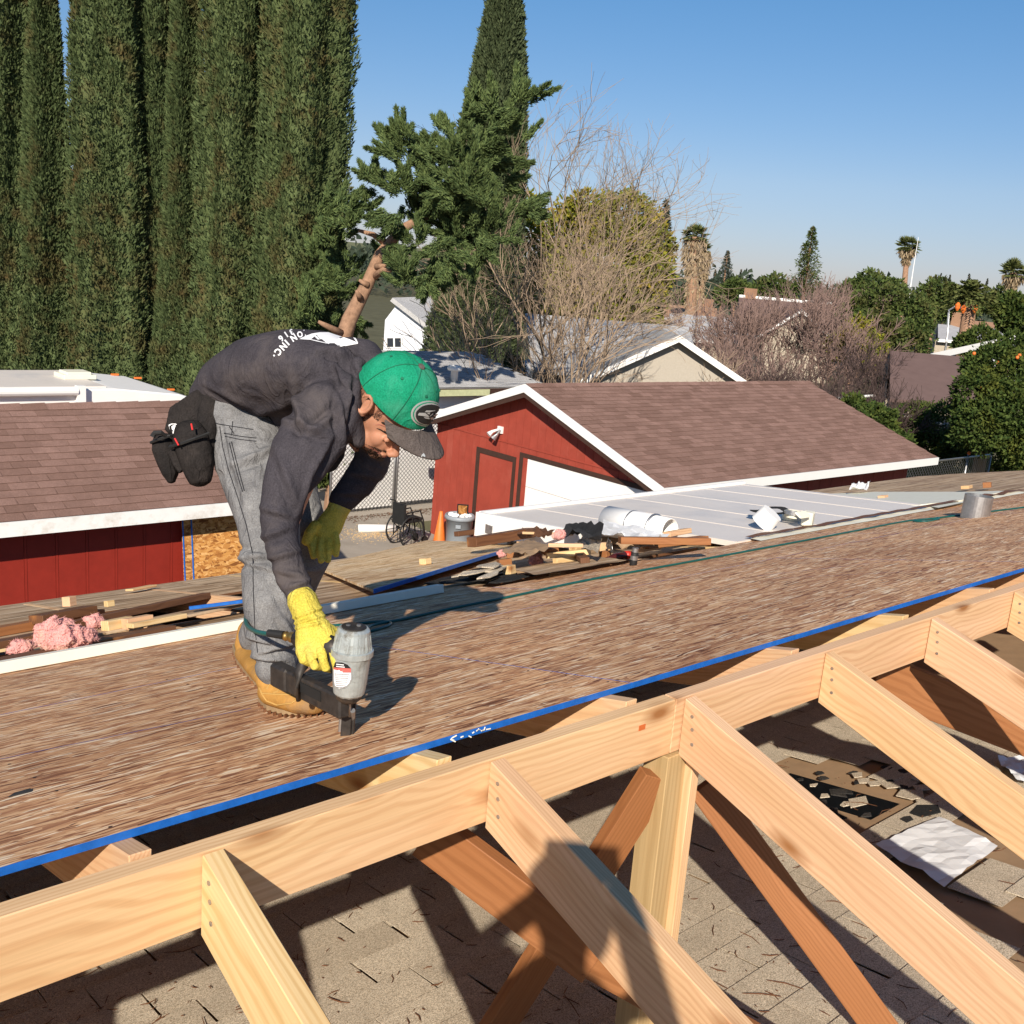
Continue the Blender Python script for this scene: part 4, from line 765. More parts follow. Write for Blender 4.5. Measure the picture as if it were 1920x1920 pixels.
for c in cl:
    x, y, r = c[:3]; d = 22.2+random.uniform(-1.0, .3)+(1.4 if y > 440 and x < 760 else 0); C0 = np.array(at(x, y, d)); R = r*d/FPX; dirn = math.radians(c[3]) if len(c) > 3 else math.radians(random.uniform(30, 110)); ln = (c[4] if len(c) > 4 else r*.6)*d/FPX
    k = max(3, int(9*(r/40)**2)+3)
    for j in range(k):      # each spray: a little branchlet thick with needles
        e = unit(RNG.normal(size=(1, 3)))[0]; q0 = C0+e*R*RNG.uniform(.1, .8); a = dirn+RNG.normal()*.5; g_ = np.array(RT)*math.cos(a)+np.array(UP)*math.sin(a)+e*.55+RNG.normal(size=3)*.15; g_ /= np.linalg.norm(g_); l = (ln+R*.4)*RNG.uniform(.5, 1.1)
        m2 = int(330+460*min(1, l)); u = RNG.random(m2)**.8; wdt = .10*(1-u)**.7+.012
        P = q0[None]+g_[None]*(u*l)[:, None]+unit(RNG.normal(size=(m2, 3)))*(wdt*RNG.random(m2)**.5)[:, None]; D = g_[None]*1.7+RNG.normal(size=(m2, 3))*.6
        L.add(P, D, .10*RNG.uniform(.6, 1.5, m2), .026)
L.build('crown', MAT['jun'], jt)
# ---- bare trees
def tubes_np(segs, sides=3):
    """segs: array (n, 8): p0, p1, r0, r1"""
    A = np.asarray(segs, float); p0, p1, r0, r1 = A[:, :3], A[:, 3:6], A[:, 6], A[:, 7]; d = unit(p1-p0); ref = np.where(np.abs(d[:, 2:3]) > .9, [[1., 0, 0]], [[0, 0, 1.]]); a = unit(np.cross(ref, d)); b = np.cross(d, a); vs = []
    for p, r in ((p0, r0), (p1, r1)):
        for j in range(sides):
            q = 2*math.pi*j/sides; vs.append(p+(a*math.cos(q)+b*math.sin(q))*r[:, None])
    Vv = np.stack(vs, 1); n = len(A); base = np.arange(n)[:, None]*2*sides
    q = np.concatenate([base+np.array([[j, (j+1) % sides, sides+(j+1) % sides, sides+j]]) for j in range(sides)], 0); return Vv.reshape(-1, 3), q
def grow(p, d, l, r, lvl, segs, rng, up=.05, spread=.5, fork=(2, 3), shrink=.72, wig=.12, rmin=.004, side=.0):
    k = 4; q = np.array(p, float); dd = np.array(d, float)
    for i in range(k):
        dd = dd+rng.normal(size=3)*wig; dd[2] += up; dd /= np.linalg.norm(dd); q2 = q+dd*l/k; ra = max(rmin, r*(1-.3*i/k)); rb = max(rmin, r*(1-.3*(i+1)/k)); segs.append([*q, *q2, ra, rb]); q = q2
        if lvl > 0 and i in (1, 2) and rng.random() < .75: 
            e = dd+rng.normal(size=3)*spread; e /= np.linalg.norm(e); grow(q, e, l*shrink*.8, r*.5, lvl-1, segs, rng, up, spread, fork, shrink, wig, rmin)
    if lvl > 0:
        for j in range(rng.integers(fork[0], fork[1]+1)):
            e = dd+rng.normal(size=3)*spread; e /= np.linalg.norm(e); grow(q, e, l*shrink*rng.uniform(.8, 1.15), r*.62, lvl-1, segs, rng, up, spread, fork, shrink, wig, rmin)
def baretree(label, base, stems, mat, seed, l, r, lvl, up=.05, spread=.42, lean=.35, shrink=.72, rmin=.006, name='bare_tree', dirs=None, grp=None, wig=.12, fork=(2, 3)):
    t = thing(name, label, 'tree' if 'tree' in name else 'shrub', base, grp); rng = np.random.default_rng(seed); tr = []; al = []
    for i in range(stems):
        a = 2*math.pi*i/max(1, stems)+rng.uniform(-.4, .4); d = dirs[i] if dirs else (math.cos(a)*lean, math.sin(a)*lean, 1.)
        sg = []; b = V(base)+V((math.cos(a), math.sin(a), 0))*r*(1.5 if stems > 1 else 0); grow(b, np.array(d, float)/np.linalg.norm(d), l, r, lvl, sg, rng, up, spread, fork, shrink, wig, rmin); tr += sg[:4]; al += sg[4:]
    v, q = tubes_np(tr, 6); npmesh('trunk', v, q, MAT[mat], t, smooth=True); v, q = tubes_np(al, 3); o = npmesh('branches', v, q, MAT[mat], t); return t
def gp(x, y, d): p = at(x, y, d); p.z = 0; return p
b = gp(1045, 720, 29); b.z = 0
baretree('multi stemmed bare tree with pale stems in front of the pale roofed house', b, 6, 'twig', 3, 2.35, .05, 4, .03, .30, .62, .76, .0045)
b = gp(1060, 700, 34); baretree('taller bare tree with fine pale twigs spreading into the sky right of the cypress', b, 3, 'twig', 14, 3.6, .065, 5, .035, .42, .28, .75, .0036)
b = gp(985, 720, 28); baretree('low bare stems leaning left before the lone cypress', b, 5, 'twig', 17, 2.1, .04, 3, .02, .3, .75, .78, .006, name='bare_shrub')
bs = [(1300, 720, 33, 'twig', 2.0), (1380, 715, 35, 'twig2', 2.1), (1225, 715, 36, 'twig', 1.7), (1460, 720, 34, 'twig3', 1.9), (1545, 735, 33, 'twig3', 1.9), (1600, 745, 31, 'twig3', 1.8), (1660, 755, 30, 'twig3', 1.7), (1420, 690, 50, 'twig2', 2.5), (1330, 680, 55, 'twig2', 2.5), (1510, 690, 48, 'twig2', 2.9), (1580, 690, 46, 'twig2', 2.4), (1645, 700, 40, 'twig3', 1.9), (1490, 640, 70, 'twig2', 3.2), (1560, 640, 72, 'twig2', 3.2)]
nm = ['tan bare shrub in front of the beige gable', 'pinkish bare shrub right of the beige gable peak', 'tan bare shrub at the left of the beige gable', 'dark bare shrub behind the far end of the garage ridge', 'dark tangled shrub above the garage roof corner', 'dark tangled shrub over the slanting white rail', 'dark bare shrub beside the orange tree', 'tall pinkish shrub before the wide brown roof', 'pinkish shrub before the hazy grey roof', 'tallest reddish bare shrub in the middle distance', 'reddish bare shrub left of the round green bush', 'dark bare shrub at the foot of the round green bush', 'far bare tree left of the brown conifer', 'far bare tree below the brown conifer']
for i, (x, y, d, mt, l) in enumerate(bs):
    baretree(nm[i], gp(x, y, d), 7, mt, 40+i, l*(.78 if i > 6 else .64), .04, 4, .05, .36, .5, .72, .0065 if d < 45 else .012, name='bare_shrub', grp='bare winter shrubs')
# ---- leafy round trees
def roundtree(label, blobs, mat, n, leaf, name='tree', cat='tree', grp=None, trunk=True):
    """blobs: (px, py, radius px, distance)"""
    x, y, r, d = blobs[0]; b = at(x, y, d); t = thing(name, label, cat, (b.x, b.y, 0), grp); L = Leafy(); tot = sum(q[2]**2 for q in blobs)
    for x, y, r, d in blobs:
        C0 = np.array(at(x, y, d)); R = r*d/FPX; k = int(n*r*r/tot); e = unit(RNG.normal(size=(k, 3))); f = (1+.22*vnoise(e, 4, x)+.12*vnoise(e, 11, y))*RNG.uniform(.62, 1.05, k)**.6; P = C0[None]+e*(R*f)[:, None]*np.array([[1, 1, .95]]); P = P[P[:, 2] > .05]; D = unit(P-C0)+RNG.normal(size=P.shape)*.8; L.add(P, D, leaf*RNG.uniform(.6, 1.5, len(P)), leaf*.6)
    L.build('crown', MAT[mat], t); s = MB(); s.tube([(b.x, b.y, 0), (b.x, b.y, b.z)], [.2, .1], 8); s.build('trunk', MAT['bark'], t); return t
roundtree('broad olive yellow tree behind the bare branches', [(1130, 500, 105, 45), (1070, 440, 60, 44.5), (1170, 420, 62, 45), (1210, 520, 50, 44), (1215, 460, 48, 45), (1100, 400, 40, 44), (985, 385, 24, 46), (1040, 540, 80, 46), (1180, 575, 60, 45), (975, 430, 40, 46)], 'olive', 26000, .22)
roundtree('large round green bush in the middle right', [(1660, 590, 62, 52), (1705, 600, 45, 51), (1610, 600, 40, 52), (1640, 640, 55, 50), (1690, 650, 50, 50), (1730, 580, 22, 52)], 'mid', 15000, .19, 'round_tree')
roundtree('yellowish bush left of the large round green bush', [(1605, 630, 34, 48), (1580, 650, 30, 47), (1630, 660, 34, 47)], 'olive', 6000, .16, 'round_tree')
roundtree('green tree rising behind the large round green bush', [(1630, 545, 34, 75), (1600, 550, 26, 75), (1670, 548, 26, 75), (1590, 570, 25, 75)], 'mid', 6000, .28, 'round_tree')
roundtree('dark green tree at the right edge below the fan palm', [(1905, 590, 38, 62), (1895, 570, 20, 62), (1930, 610, 40, 62)], 'shrub', 6000, .25, 'round_tree')
roundtree('small dark green bush before the grey roof on the right', [(1840, 640, 30, 58), (1810, 645, 20, 58), (1865, 650, 20, 58)], 'shrub', 4000, .2, 'bush', 'bush')
for (x, y, r, lab) in ((1290, 555, 16, 'grey brown treetop left of the shaggy palm trunk'), (1380, 545, 22, 'dull treetop behind the hazy roofs'), (1450, 540, 24, 'dull green treetop left of the brown conifer'), (1760, 545, 24, 'brownish treetop below the antenna mast'), (1790, 570, 24, 'brownish treetop left of the date palm'), (1880, 560, 22, 'brownish treetop right of the date palm')):
    roundtree(lab, [(x, y, r, 130), (x+r, y+8, r*.8, 130), (x-r, y+9, r*.8, 130)], 'mid', 2200, .5, 'round_tree', grp='dull treetops in the middle distance')
# ---- orange tree and hedge at right
ot = roundtree('orange tree full of ripe oranges at the right edge', [(1870, 690, 52, 26), (1905, 720, 50, 25.5), (1840, 740, 50, 25.5), (1890, 780, 60, 25), (1830, 690, 26, 26), (1840, 800, 50, 25), (1900, 650, 26, 26), (1925, 830, 50, 25)], 'shrub', 24000, .10, 'orange_tree')
for i in range(16):
    x, y = random.uniform(1815, 1915), random.uniform(640, 850); s = MB(); c = at(x, y, 24.9+random.random()*.6); s.lathe(c-V((0, 0, .05)), (0, 0, 1), [(.01, 0), (.034, .014), (.046, .045), (.034, .078), (.01, .09)], 10); s.build('orange', MAT['orange'], ot, smooth=True)
roundtree('dark leafy hedge bush behind the far fence', [(1760, 810, 55, 30), (1715, 790, 38, 31), (1800, 860, 52, 29), (1740, 850, 48, 30), (1690, 830, 34, 31), (1860, 870, 55, 28), (1930, 880, 50, 28)], 'shrub', 26000, .10, 'bush', 'bush')
roundtree('low green bush under the slanting white rail', [(1640, 800, 40, 28), (1600, 770, 28, 29), (1680, 840, 30, 27)], 'shrub', 9000, .11, 'bush', 'bush')
roundtree('green shrub glimpsed under the worker’s arm past the gate'.replace('’', "'"), [(628, 850, 30, 22.5), (640, 872, 18, 22.5), (600, 870, 34, 22.5)], 'mid', 6000, .12, 'bush', 'bush')
# ---- conifers
def conifer(label, x, ytop, ybot, wpx, d, mat, n=3500, seed=0, sparse=.0):
    tp, bt = at(x, ytop, d), at(x, ybot, d); H = tp.z-bt.z; R = wpx*d/FPX/2; t = thing('conifer', label, 'tree', (tp.x, tp.y, 0), 'distant conifers'); rng = np.random.default_rng(seed); L = Leafy(); nb = int(22+H*1.5)
    for i in range(nb):
        u = (i+.5)/nb; z = tp.z-u*H; r = R*(u**.8)*rng.uniform(.6, 1.15); k = int(n/nb*(.4+u)*1.2); 
        for j in range(5):
            a = rng.uniform(0, 6.28); m2 = max(3, k//5); q = rng.random(m2)**.7; P = np.stack([tp.x+math.cos(a)*q*r, tp.y+math.sin(a)*q*r, z-q*r*.25+rng.normal(size=m2)*.18*r], 1)+rng.normal(size=(m2, 3))*r*.1; D = np.array([[math.cos(a), math.sin(a), .1]])+rng.normal(size=(m2, 3))*.5; L.add(P, D, H*.045*rng.uniform(.6, 1.4, m2), H*.018)
    L.build('crown', MAT[mat], t); s = MB(); s.tube([(tp.x, tp.y, 0), tp], [.25, .05], 6); s.build('trunk', MAT['bark'], t)
for i, (x, yt, yb, w_, d, mt, lab) in enumerate([(1250, 375, 520, 52, 75, 'farleaf', 'tall dark conifer right of the olive tree'), (1215, 385, 470, 22, 78, 'farleaf', 'small dark conifer top left of the tall dark conifer'), (1365, 470, 540, 42, 150, 'farleaf', 'bluish pointed conifer right of the shaggy palm'), (1525, 425, 545, 66, 90, 'mid', 'brownish open conifer rising above the reddish shrubs'), (1765, 512, 545, 14, 260, 'farleaf', 'first of the small far conifers right of the mast'), (1782, 515, 548, 12, 260, 'farleaf', 'second small far conifer right of the mast'), (1818, 513, 548, 16, 260, 'farleaf', 'small far conifer just above the date palm'), (1852, 522, 555, 10, 260, 'farleaf', 'slim far conifer near the right fan palm'), (1325, 507, 545, 16, 240, 'farleaf', 'small far conifer left of the bluish one'), (1342, 505, 545, 16, 240, 'farleaf', 'small far conifer touching the bluish one'), (1390, 505, 545, 12, 260, 'farleaf', 'small far conifer right of the bluish one')]):
    conifer(lab, x, yt, yb, w_, d, mt, seed=i)
# ---- palms
def fronds(c, r, n, seed, up=.3, wid=.5, droop=.5, fan=True, cone=1.):
    rng = np.random.default_rng(seed); segs = []; Vv = []
    for i in range(n):
        a = rng.uniform(0, 6.28); el = rng.uniform(-.5, 1.4)*cone+up; d = np.array([math.cos(a)*math.cos(el), math.sin(a)*math.cos(el), math.sin(el)]); L_ = r*rng.uniform(.75, 1.05)
        if fan:
            p = np.array(c)+d*L_*.5; m2 = 12; s = np.cross(d, [0, 0, 1.]); s /= np.linalg.norm(s)+1e-6; k = np.linspace(-1.2, 1.2, m2); D = d[None]*np.cos(k)[:, None]+s[None]*np.sin(k)[:, None]-np.array([[0, 0, .25]]); C = np.repeat(p[None], m2, 0); Vv.append(leaves(C, D, L_*.5, L_*.09)[0]); Vv.append(leaves(np.array([c]), d[None], L_*.55, L_*.04)[0])
        else:
            q = np.linspace(.08, 1, 16); P = np.array(c)[None]+d[None]*(q*L_)[:, None]; P[:, 2] -= droop*L_*q**2.2; s = np.cross(d, [0, 0, 1.]); s /= np.linalg.norm(s)+1e-6
            for sg in (-1, 1): D = s[None]*sg+d[None]*.8-np.array([[0, 0, .25]])+rng.normal(size=(16, 3))*.12; Vv.append(leaves(P, D, L_*.24*(1.1-q*.6), L_*.055)[0])
    return np.concatenate(Vv)
def palm(label, x, ytop, ybot, rpx, d, seed, fan=True, skirt=0, n=60, tw=.2, lean=0):
    c = at(x, ytop, d); bt = V((at(x-lean, ybot, d).x, at(x-lean, ybot, d).y, 0)); r = rpx*d/FPX; t = thing('palm_tree', label, 'tree', bt); v = fronds(c, r, n, seed, .15 if fan else .25, fan=fan); npmesh('crown', v, np.arange(len(v)).reshape(-1, 4), MAT['palm'], t)
    s = MB(); s.tube([bt, (c+bt)/2, c], [tw*1.3, tw, tw*.8], 10); s.build('trunk', MAT['bark'], t, smooth=True)
    if skirt:
        rng = np.random.default_rng(seed); m2 = 1600 if skirt > 60 else 500; H = skirt*d/FPX; u = rng.random(m2); a = rng.uniform(0, 6.28, m2); rr = (tw+r*.42*np.sin(np.clip(u*1.3+.25, 0, 1)*np.pi)**.7)*rng.uniform(.5, 1, m2); dv = (bt-c).normalized(); ax = np.array(c)[None]+np.array(dv)[None]*(u*H)[:, None]; P = ax+np.stack([np.cos(a)*rr, np.sin(a)*rr, 0*a], 1); D = np.stack([np.cos(a)*.25, np.sin(a)*.25, -1+0*a], 1)+rng.normal(size=(m2, 3))*.25; v, q = leaves(P, D, .22*r*rng.uniform(.6, 1.3, m2)+.2, .12); npmesh('dead_frond_skirt', v, q, MAT['skirt'], t)
    return t
palm('shaggy fan palm with a thick skirt of dead fronds right of the olive tree', 1303, 445, 560, 30, 85, 1, True, 125, 60, .45)
palm('smaller crowned half of the shaggy palm pair on its right', 1318, 468, 560, 22, 86, 2, True, 95, 34, .3)
palm('tall slim fan palm against the sky beside the leaning mast', 1702, 464, 560, 27, 100, 3, True, 28, 60, .3)
palm('fan palm at the right edge of the photo', 1900, 512, 575, 30, 80, 4, True, 32, 60, .3)
dp = palm('large date palm with arching fronds and orange fruit stalks', 1820, 560, 612, 62, 62, 5, False, 0, 90, .45)
s = MB()
for x, y in ((1797, 567), (1808, 572), (1830, 572)): s.lathe(at(x, y, 61.4), (0, 0, -1), [(.05, 0), (.16, .15), (.14, .35), (.05, .5)], 8)
s.build('fruit_stalks', MAT['orange'], dp)
# ---- far wooded horizon
v = []; rng = RNG; n = 42000; ang = rng.uniform(-.62, .62, n); ds = rng.uniform(170, 520, n); f2 = V((FW.x, FW.y, 0)).normalized(); r2 = V((RT.x, RT.y, 0)).normalized()
X = np.tan(ang)*ds; P = np.array([CAM.x, CAM.y, 0])[None]+np.array(f2)[None]*ds[:, None]+np.array(r2)[None]*X[:, None]; hmax = 4.5+3.2*np.abs(vnoise(P, .09, 1))+2.0*np.abs(vnoise(P, .31, 4))+ds*.006; P[:, 2] = hmax*rng.random(n)**.6
D = rng.normal(size=(n, 3))+np.array([[0, 0, .8]]); vv, q = leaves(P, D, 1.3*rng.uniform(.6, 1.3, n), 1.1); o = npmesh('distant_woods', vv, q, MAT['farleaf']); tag(o, 'distant tree covered horizon beyond the houses', 'woods', kind='stuff')
hl = MB(); pts = []
for i in range(60):
    a = -.75+1.5*i/59; d = 2600; p = V((CAM.x, CAM.y, 0))+f2*(math.cos(a)*d)+r2*(math.sin(a)*d); pts.append((p, 22+18*noise.noise(V((i*.17, 2, 0)))+130*max(0, -a+.05)))
vs = [p for p, h in pts]+[V((p.x, p.y, max(15, h))) for p, h in pts]+[V((p.x, p.y, 0))+f2*500 for p, h in pts]; k = 60
hl.add(vs, [(i, i+1, k+i+1, k+i) for i in range(k-1)]+[(k+i, k+i+1, 2*k+i+1, 2*k+i) for i in range(k-1)]); tag(hl.build('hills', plain('hill_scrub', (.10, .11, .07), .95, .05, nsc=.01), origin=(0, 0, 0)), kind='structure')
# ================================================================== loose things on the roof
def offcut(x, y, L, W_, T_, ang, mat, label, h=.0, tilt=0., name='board_offcut', cat='offcut', group=None, zf=None):
    c = (zf or deck)(x, y, h); R = Matrix.Rotation(math.radians(ang), 3, 'Z'); d = R @ V((1, 0, 0)); d.z = -DT*d.y+tilt; dl = d.normalized()
    o = board(name, c+V((0, 0, T_/2))-dl*L/2, c+V((0, 0, T_/2))+dl*L/2, W_, T_, MAT[mat], up=(0, DT, 1)); return tag(o, label, cat, group)
# long primed strip lying across the roof
a, b = deck(-60, 1262, .022), deck(826, 1103, .022); o = board('primed_board', a, b, .05, .038, MAT['primed'], up=(0, DT, 1)); tag(o, 'long pale primed board lying along the edge of the new sheathing', 'board')
# new osb sheet lying over the lower boards, blue edge toward us
c0, c1, c2, c3 = deck(985, 1019, .03), deck(700, 1106, .05), deck(590, 1062, .03), deck(800, 1013, .03)
s = MB(); s.slab([c0, c3, c2, c1][::-1], (0, DT, 1), .012); c_ = (c0+c1+c2+c3)/4; o = s.build('osb_sheet', MAT['newosb'], M=frame((1, .1, 0), (0, DT, 1), c_)); tag(o, 'pale new strand board sheet with a blue edge lying left of the debris pile', 'sheet')
s = MB(); n_ = (c1-c0).cross(V((0, 0, 1))).normalized(); n_ = n_ if n_.y < 0 else -n_; s.hexa([c0+V((0, 0, -.016)), c1+V((0, 0, -.016)), c1+V((0, 0, -.016))+n_*.006, c0+V((0, 0, -.016))+n_*.006, c0+V((0, 0, .004)), c1+V((0, 0, .004)), c1+V((0, 0, .004))+n_*.006, c0+V((0, 0, .004))+n_*.006]); s.build('blue_edge', MAT['blue'], o)
# debris right of the sheet
offcut(1010, 1004, 1.15, .09, .06, 2, 'oldwood', 'long dark brown beam lying behind the debris pile along the patio cover', .10, .02, 'old_beam', 'beam')
offcut(900, 1000, .5, .06, .04, 0, 'oldwood', 'dark brown beam end sticking out left of the debris pile', .03, 0, 'old_beam', 'beam')
offcut(1245, 1020, .46, .09, .035, -38, 'redwood', 'reddish brown plank with pale cut end lying on top by the white pipe', .10, -.10)
offcut(1265, 1022, .40, .09, .035, -18, 'redwood', 'reddish brown plank lying flat beneath the other at the right of the pile', .03)
offcut(1270, 1003, .22, .05, .03, 5, 'fir2', 'short reddish stick at the foot of the white pipe', .08)
offcut(1216, 1032, .15, .06, .04, 0, 'fir2', 'small fresh cut block right of the red handled tool', .01)
offcut(1135, 1033, .05, .06, .05, 20, 'fir', 'small pale block standing left of the red handled tool', .03)
offcut(1134, 1046, .05, .05, .04, 10, 'redwood', 'small red brown block under the pale one left of the tool', .0)
offcut(1030, 1040, .16, .06, .045, 62, 'redwood', 'brown wooden chunk lying across the pink insulation', .06, .1)
offcut(1065, 1043, .24, .04, .03, -32, 'pine', 'pale wooden wedge in the middle of the debris pile', .05, .0)
offcut(1060, 1054, .16, .035, .03, 0, 'pine', 'short pale stick under the wedge in the debris pile', .02)
offcut(1078, 1046, .05, .05, .06, 10, 'pine', 'small pale cube at the end of the wedge in the pile', .03)
offcut(1090, 1050, .20, .05, .03, 55, 'oldwood', 'dark brown stick leaning right of the small pale cube', .03, .1)
offcut(954, 1076, .05, .05, .045, 15, 'pine', 'pale wooden block in front of the shingle stack', .01)
offcut(945, 1062, .07, .05, .04, -20, 'redwood', 'orange brown block behind the pale one beside the shingle stack', .03)
offcut(966, 1044, .12, .07, .045, 30, 'redwood', 'brown wooden chunk under the bent brown board', .03)
offcut(1042, 1003, .42, .02, .015, -30, 'fir', 'thin fresh lath slanting over the dark bark pieces', .12, -.12)
offcut(1060, 1026, .18, .03, .02, -38, 'fir2', 'short orange stick across the black felt', .12, -.1)
offcut(797, 1058, .05, .05, .035, 10, 'pine', 'small pale block on the new strand board sheet', .045)
offcut(682, 1068, .12, .05, .02, 20, 'oldwood', 'small dark brown chip on the old boards right of the glove', .0)
offcut(130, 1136, .05, .05, .05, 30, 'fir2', 'small fresh cube of wood right of the pink insulation', .02)
offcut(205, 1137, .04, .035, .03, 10, 'pine', 'tiny pale cube further right on the old boards', .02)
offcut(265, 1104, .2, .06, .012, 25, 'fir', 'flat tan splinter of wood near the shed', .0)
offcut(220, 1180, .12, .05, .045, 15, 'pine', 'pale wooden block pair end nearest the primed board', .01)
offcut(258, 1176, .12, .05, .045, 10, 'fir2', 'pinkish wooden block beside the pale one by the primed board', .01)
offcut(295, 1168, .26, .05, .02, 12, 'pine', 'splintered yellow board piece by the primed board', .02)
offcut(190, 1178, .24, .08, .04, 6, 'oldwood', 'dark brown block under the wood pieces left of the gap', .0)
offcut(120, 1160, .3, .10, .04, 20, 'oldwood', 'dark brown board behind the pink insulation', .01)
offcut(330, 1158, 1.0, .16, .012, 10, 'oldply', 'broken old plywood strip bridging the dark gap', .01, .02, 'plywood_strip', 'plywood')
offcut(260, 1150, .9, .05, .03, 24, 'oldwood', 'dark brown stick lying along the dark gap', .03, .0, 'stick', 'stick')
offcut(420, 1135, .3, .02, .015, -14, 'blue', 'thin blue painted lath pointing at the worker\'s boot', .04, 0, 'lath', 'lath')
offcut(60, 1180, .7, .09, .04, 14, 'redwood', 'orange brown old rafter piece left of the pink insulation', -.02, 0, 'old_beam', 'beam')
offcut(20, 1210, .6, .1, .03, 12, 'oldwood', 'dark brown board at the left edge under the insulation', -.01, 0, 'old_board', 'board')
offcut(150, 1215, .8, .1, .02, 13, 'oldwood', 'dark brown board along the near side of the pink insulation', -.01, 0, 'old_board', 'board')
offcut(1655, 935, .1, .06, .03, 10, 'fir2', 'small orange block on the pale roofing past the patio cover', .02)
offcut(1812, 916, .14, .07, .03, 10, 'fir', 'tan block on the far bare boards', .01); offcut(1850, 914, .1, .07, .05, 20, 'redwood', 'brown block at the far right on the bare boards', .01)
tag(sheet('plywood_piece', [deck(960, 1068, .02), deck(1005, 1080, .03), deck(1175, 1052, .02), deck(1110, 1044, .01)], None, MAT['oldply'], .006, seed=3), 'thin curled plywood veneer under the front of the debris pile', 'plywood')
tag(sheet('felt_sheet', [deck(1050, 1018, .10), deck(1125, 1024, .12), deck(1130, 1006, .16), deck(1060, 998, .12)], None, MAT['felt'], .05, seed=4), 'curled black roofing felt on top of the debris pile', 'felt')
tag(sheet('felt_sheet', [deck(1075, 1030, .06), deck(1120, 1045, .06), deck(1128, 1018, .13), deck(1095, 1012, .12)], None, MAT['creamsh'], .03, seed=9), 'stiff gritty roofing flap standing under the black felt', 'roofing flap')
tag(sheet('backing_board', [deck(940, 1040, .09), deck(995, 1046, .08), deck(1045, 1028, .11), deck(985, 1016, .10)], None, MAT['kraft'], .02, seed=6), 'bent tan backing board on the left of the debris pile', 'board')
tag(sheet('bark_piece', [deck(968, 1012, .10), deck(1020, 1018, .09), deck(1040, 1005, .14), deck(985, 996, .13)], None, MAT['oldwood'], .04, seed=7), 'rough dark bark like roofing piece behind the tan backing board', 'roofing piece')
tag(sheet('foil_strip', [deck(1135, 1030, .05), deck(1147, 1042, .02), deck(1150, 1040, .03), deck(1140, 1010, .12)], None, MAT['steel'], .02, seed=12), 'bent grey metal flashing strip in front of the white pipe', 'flashing')
tag(sheet('backing_board', [deck(1150, 1038, .03), deck(1225, 1034, .02), deck(1240, 1022, .06), deck(1175, 1012, .09)], None, MAT['kraft'], .04, seed=14), 'arched brown backing piece under the right planks', 'board')
tag(sheet('plastic_sheet', [deck(1125, 1012, .08), deck(1210, 1022, .09), deck(1255, 1010, .12), deck(1130, 985, .16)], None, MAT['paper'], .035, seed=15), 'crumpled clear white plastic draped below the white pipe', 'plastic sheet')
def fluff(name, pts, rr, label, mat='pink', seed=0, sub=3):
    bm = bmesh.new()
    for p, r in zip(pts, rr):
        q = bmesh.ops.create_icosphere(bm, subdivisions=sub, radius=r)['verts']
        for v_ in q:
            d = v_.co.copy(); k = .9+.45*noise.noise(d*(1.3/r)+V((seed, 0, 0)))+.16*noise.noise(d*(4/r)+V((0, seed, 0)))+.07*noise.noise(d*(14/r)+V((0, seed, 9))); k = max(k, .5); v_.co = V((d.x*k, d.y*k*.8, d.z*k*.75))+V(p)
    me = bpy.data.meshes.new(name); bm.to_mesh(me); bm.free(); ob = bpy.data.objects.new('tmp', me); COL.objects.link(ob); md = ob.modifiers.new('r', 'REMESH'); md.mode = 'VOXEL'; md.voxel_size = .006
    me = bpy.data.meshes.new_from_object(ob.evaluated_get(bpy.context.evaluated_depsgraph_get())); bpy.data.objects.remove(ob); me.name = name
    bm = bmesh.new(); bm.from_mesh(me); left = set(bm.verts); best = set()
    while left:                    # keep the one connected lump
        st_ = [left.pop()]; isl = set(st_)
        while st_:
            for e_ in st_.pop().link_edges:
                for w2 in e_.verts:
                    if w2 not in isl: isl.add(w2); left.discard(w2); st_.append(w2)
        if len(isl) > len(best): best = isl
    bmesh.ops.delete(bm, geom=[v_ for v_ in bm.verts if v_ not in best], context='VERTS'); bm.to_mesh(me); bm.free()
    for v_ in me.vertices: v_.co += v_.normal*(.005*noise.noise(v_.co*70)+.004*noise.noise(v_.co*170))
    c = V(pts[0]); me.transform(Matrix.Translation(-c)); me.materials.append(MAT[mat]); o = link(name, me, None, Matrix.Translation(c)); fb = MB(); vv = [v_.co.copy() for v_ in me.vertices]
    for i in range(int(5000*sum(rr))):
        q = vv[random.randrange(len(vv))]+c; d = (q-V(pts[0])+V((0, 0, .02))).normalized()+V((random.gauss(0, .8), random.gauss(0, .8), random.gauss(0, .6))); d.normalize(); e = d.orthogonal()*.0006; L = random.uniform(.004, .016); fb.add([q-e, q+e, q+d*L], [(0, 1, 2)])
    tag(fb.build('fibres', MAT[mat], o), kind='stuff'); return tag(o, label, 'insulation')
fluff('insulation', [deck(62, 1160, .09), deck(80, 1176, .08), deck(100, 1186, .07), deck(122, 1194, .06), deck(144, 1195, .05), deck(160, 1194, .045), deck(68, 1148, .11)], [.080, .082, .078, .066, .058, .045, .06], 'big torn pink insulation roll on the broken boards at the left', seed=1, sub=5)
fluff('insulation', [deck(38, 1213, .02), deck(45, 1212, .02)], [.045, .04], 'small pink insulation tuft nearest the left edge', seed=2)
fluff('insulation', [deck(178, 1165, .05)], [.045], 'small pink insulation tuft in the dark gap right of the big roll', seed=3)
fluff('insulation', [deck(1005, 1050, .03), deck(1030, 1052, .03), deck(1015, 1046, .06), deck(1040, 1046, .03)], [.05, .045, .04, .035], 'pink insulation in the middle of the debris pile', seed=5)
fluff('insulation', [deck(940, 1038, .08)], [.03], 'pink insulation scrap left of the bent tan board', seed=6); fluff('insulation', [deck(1048, 1002, .16)], [.04], 'pink insulation scrap under the black felt', seed=8)
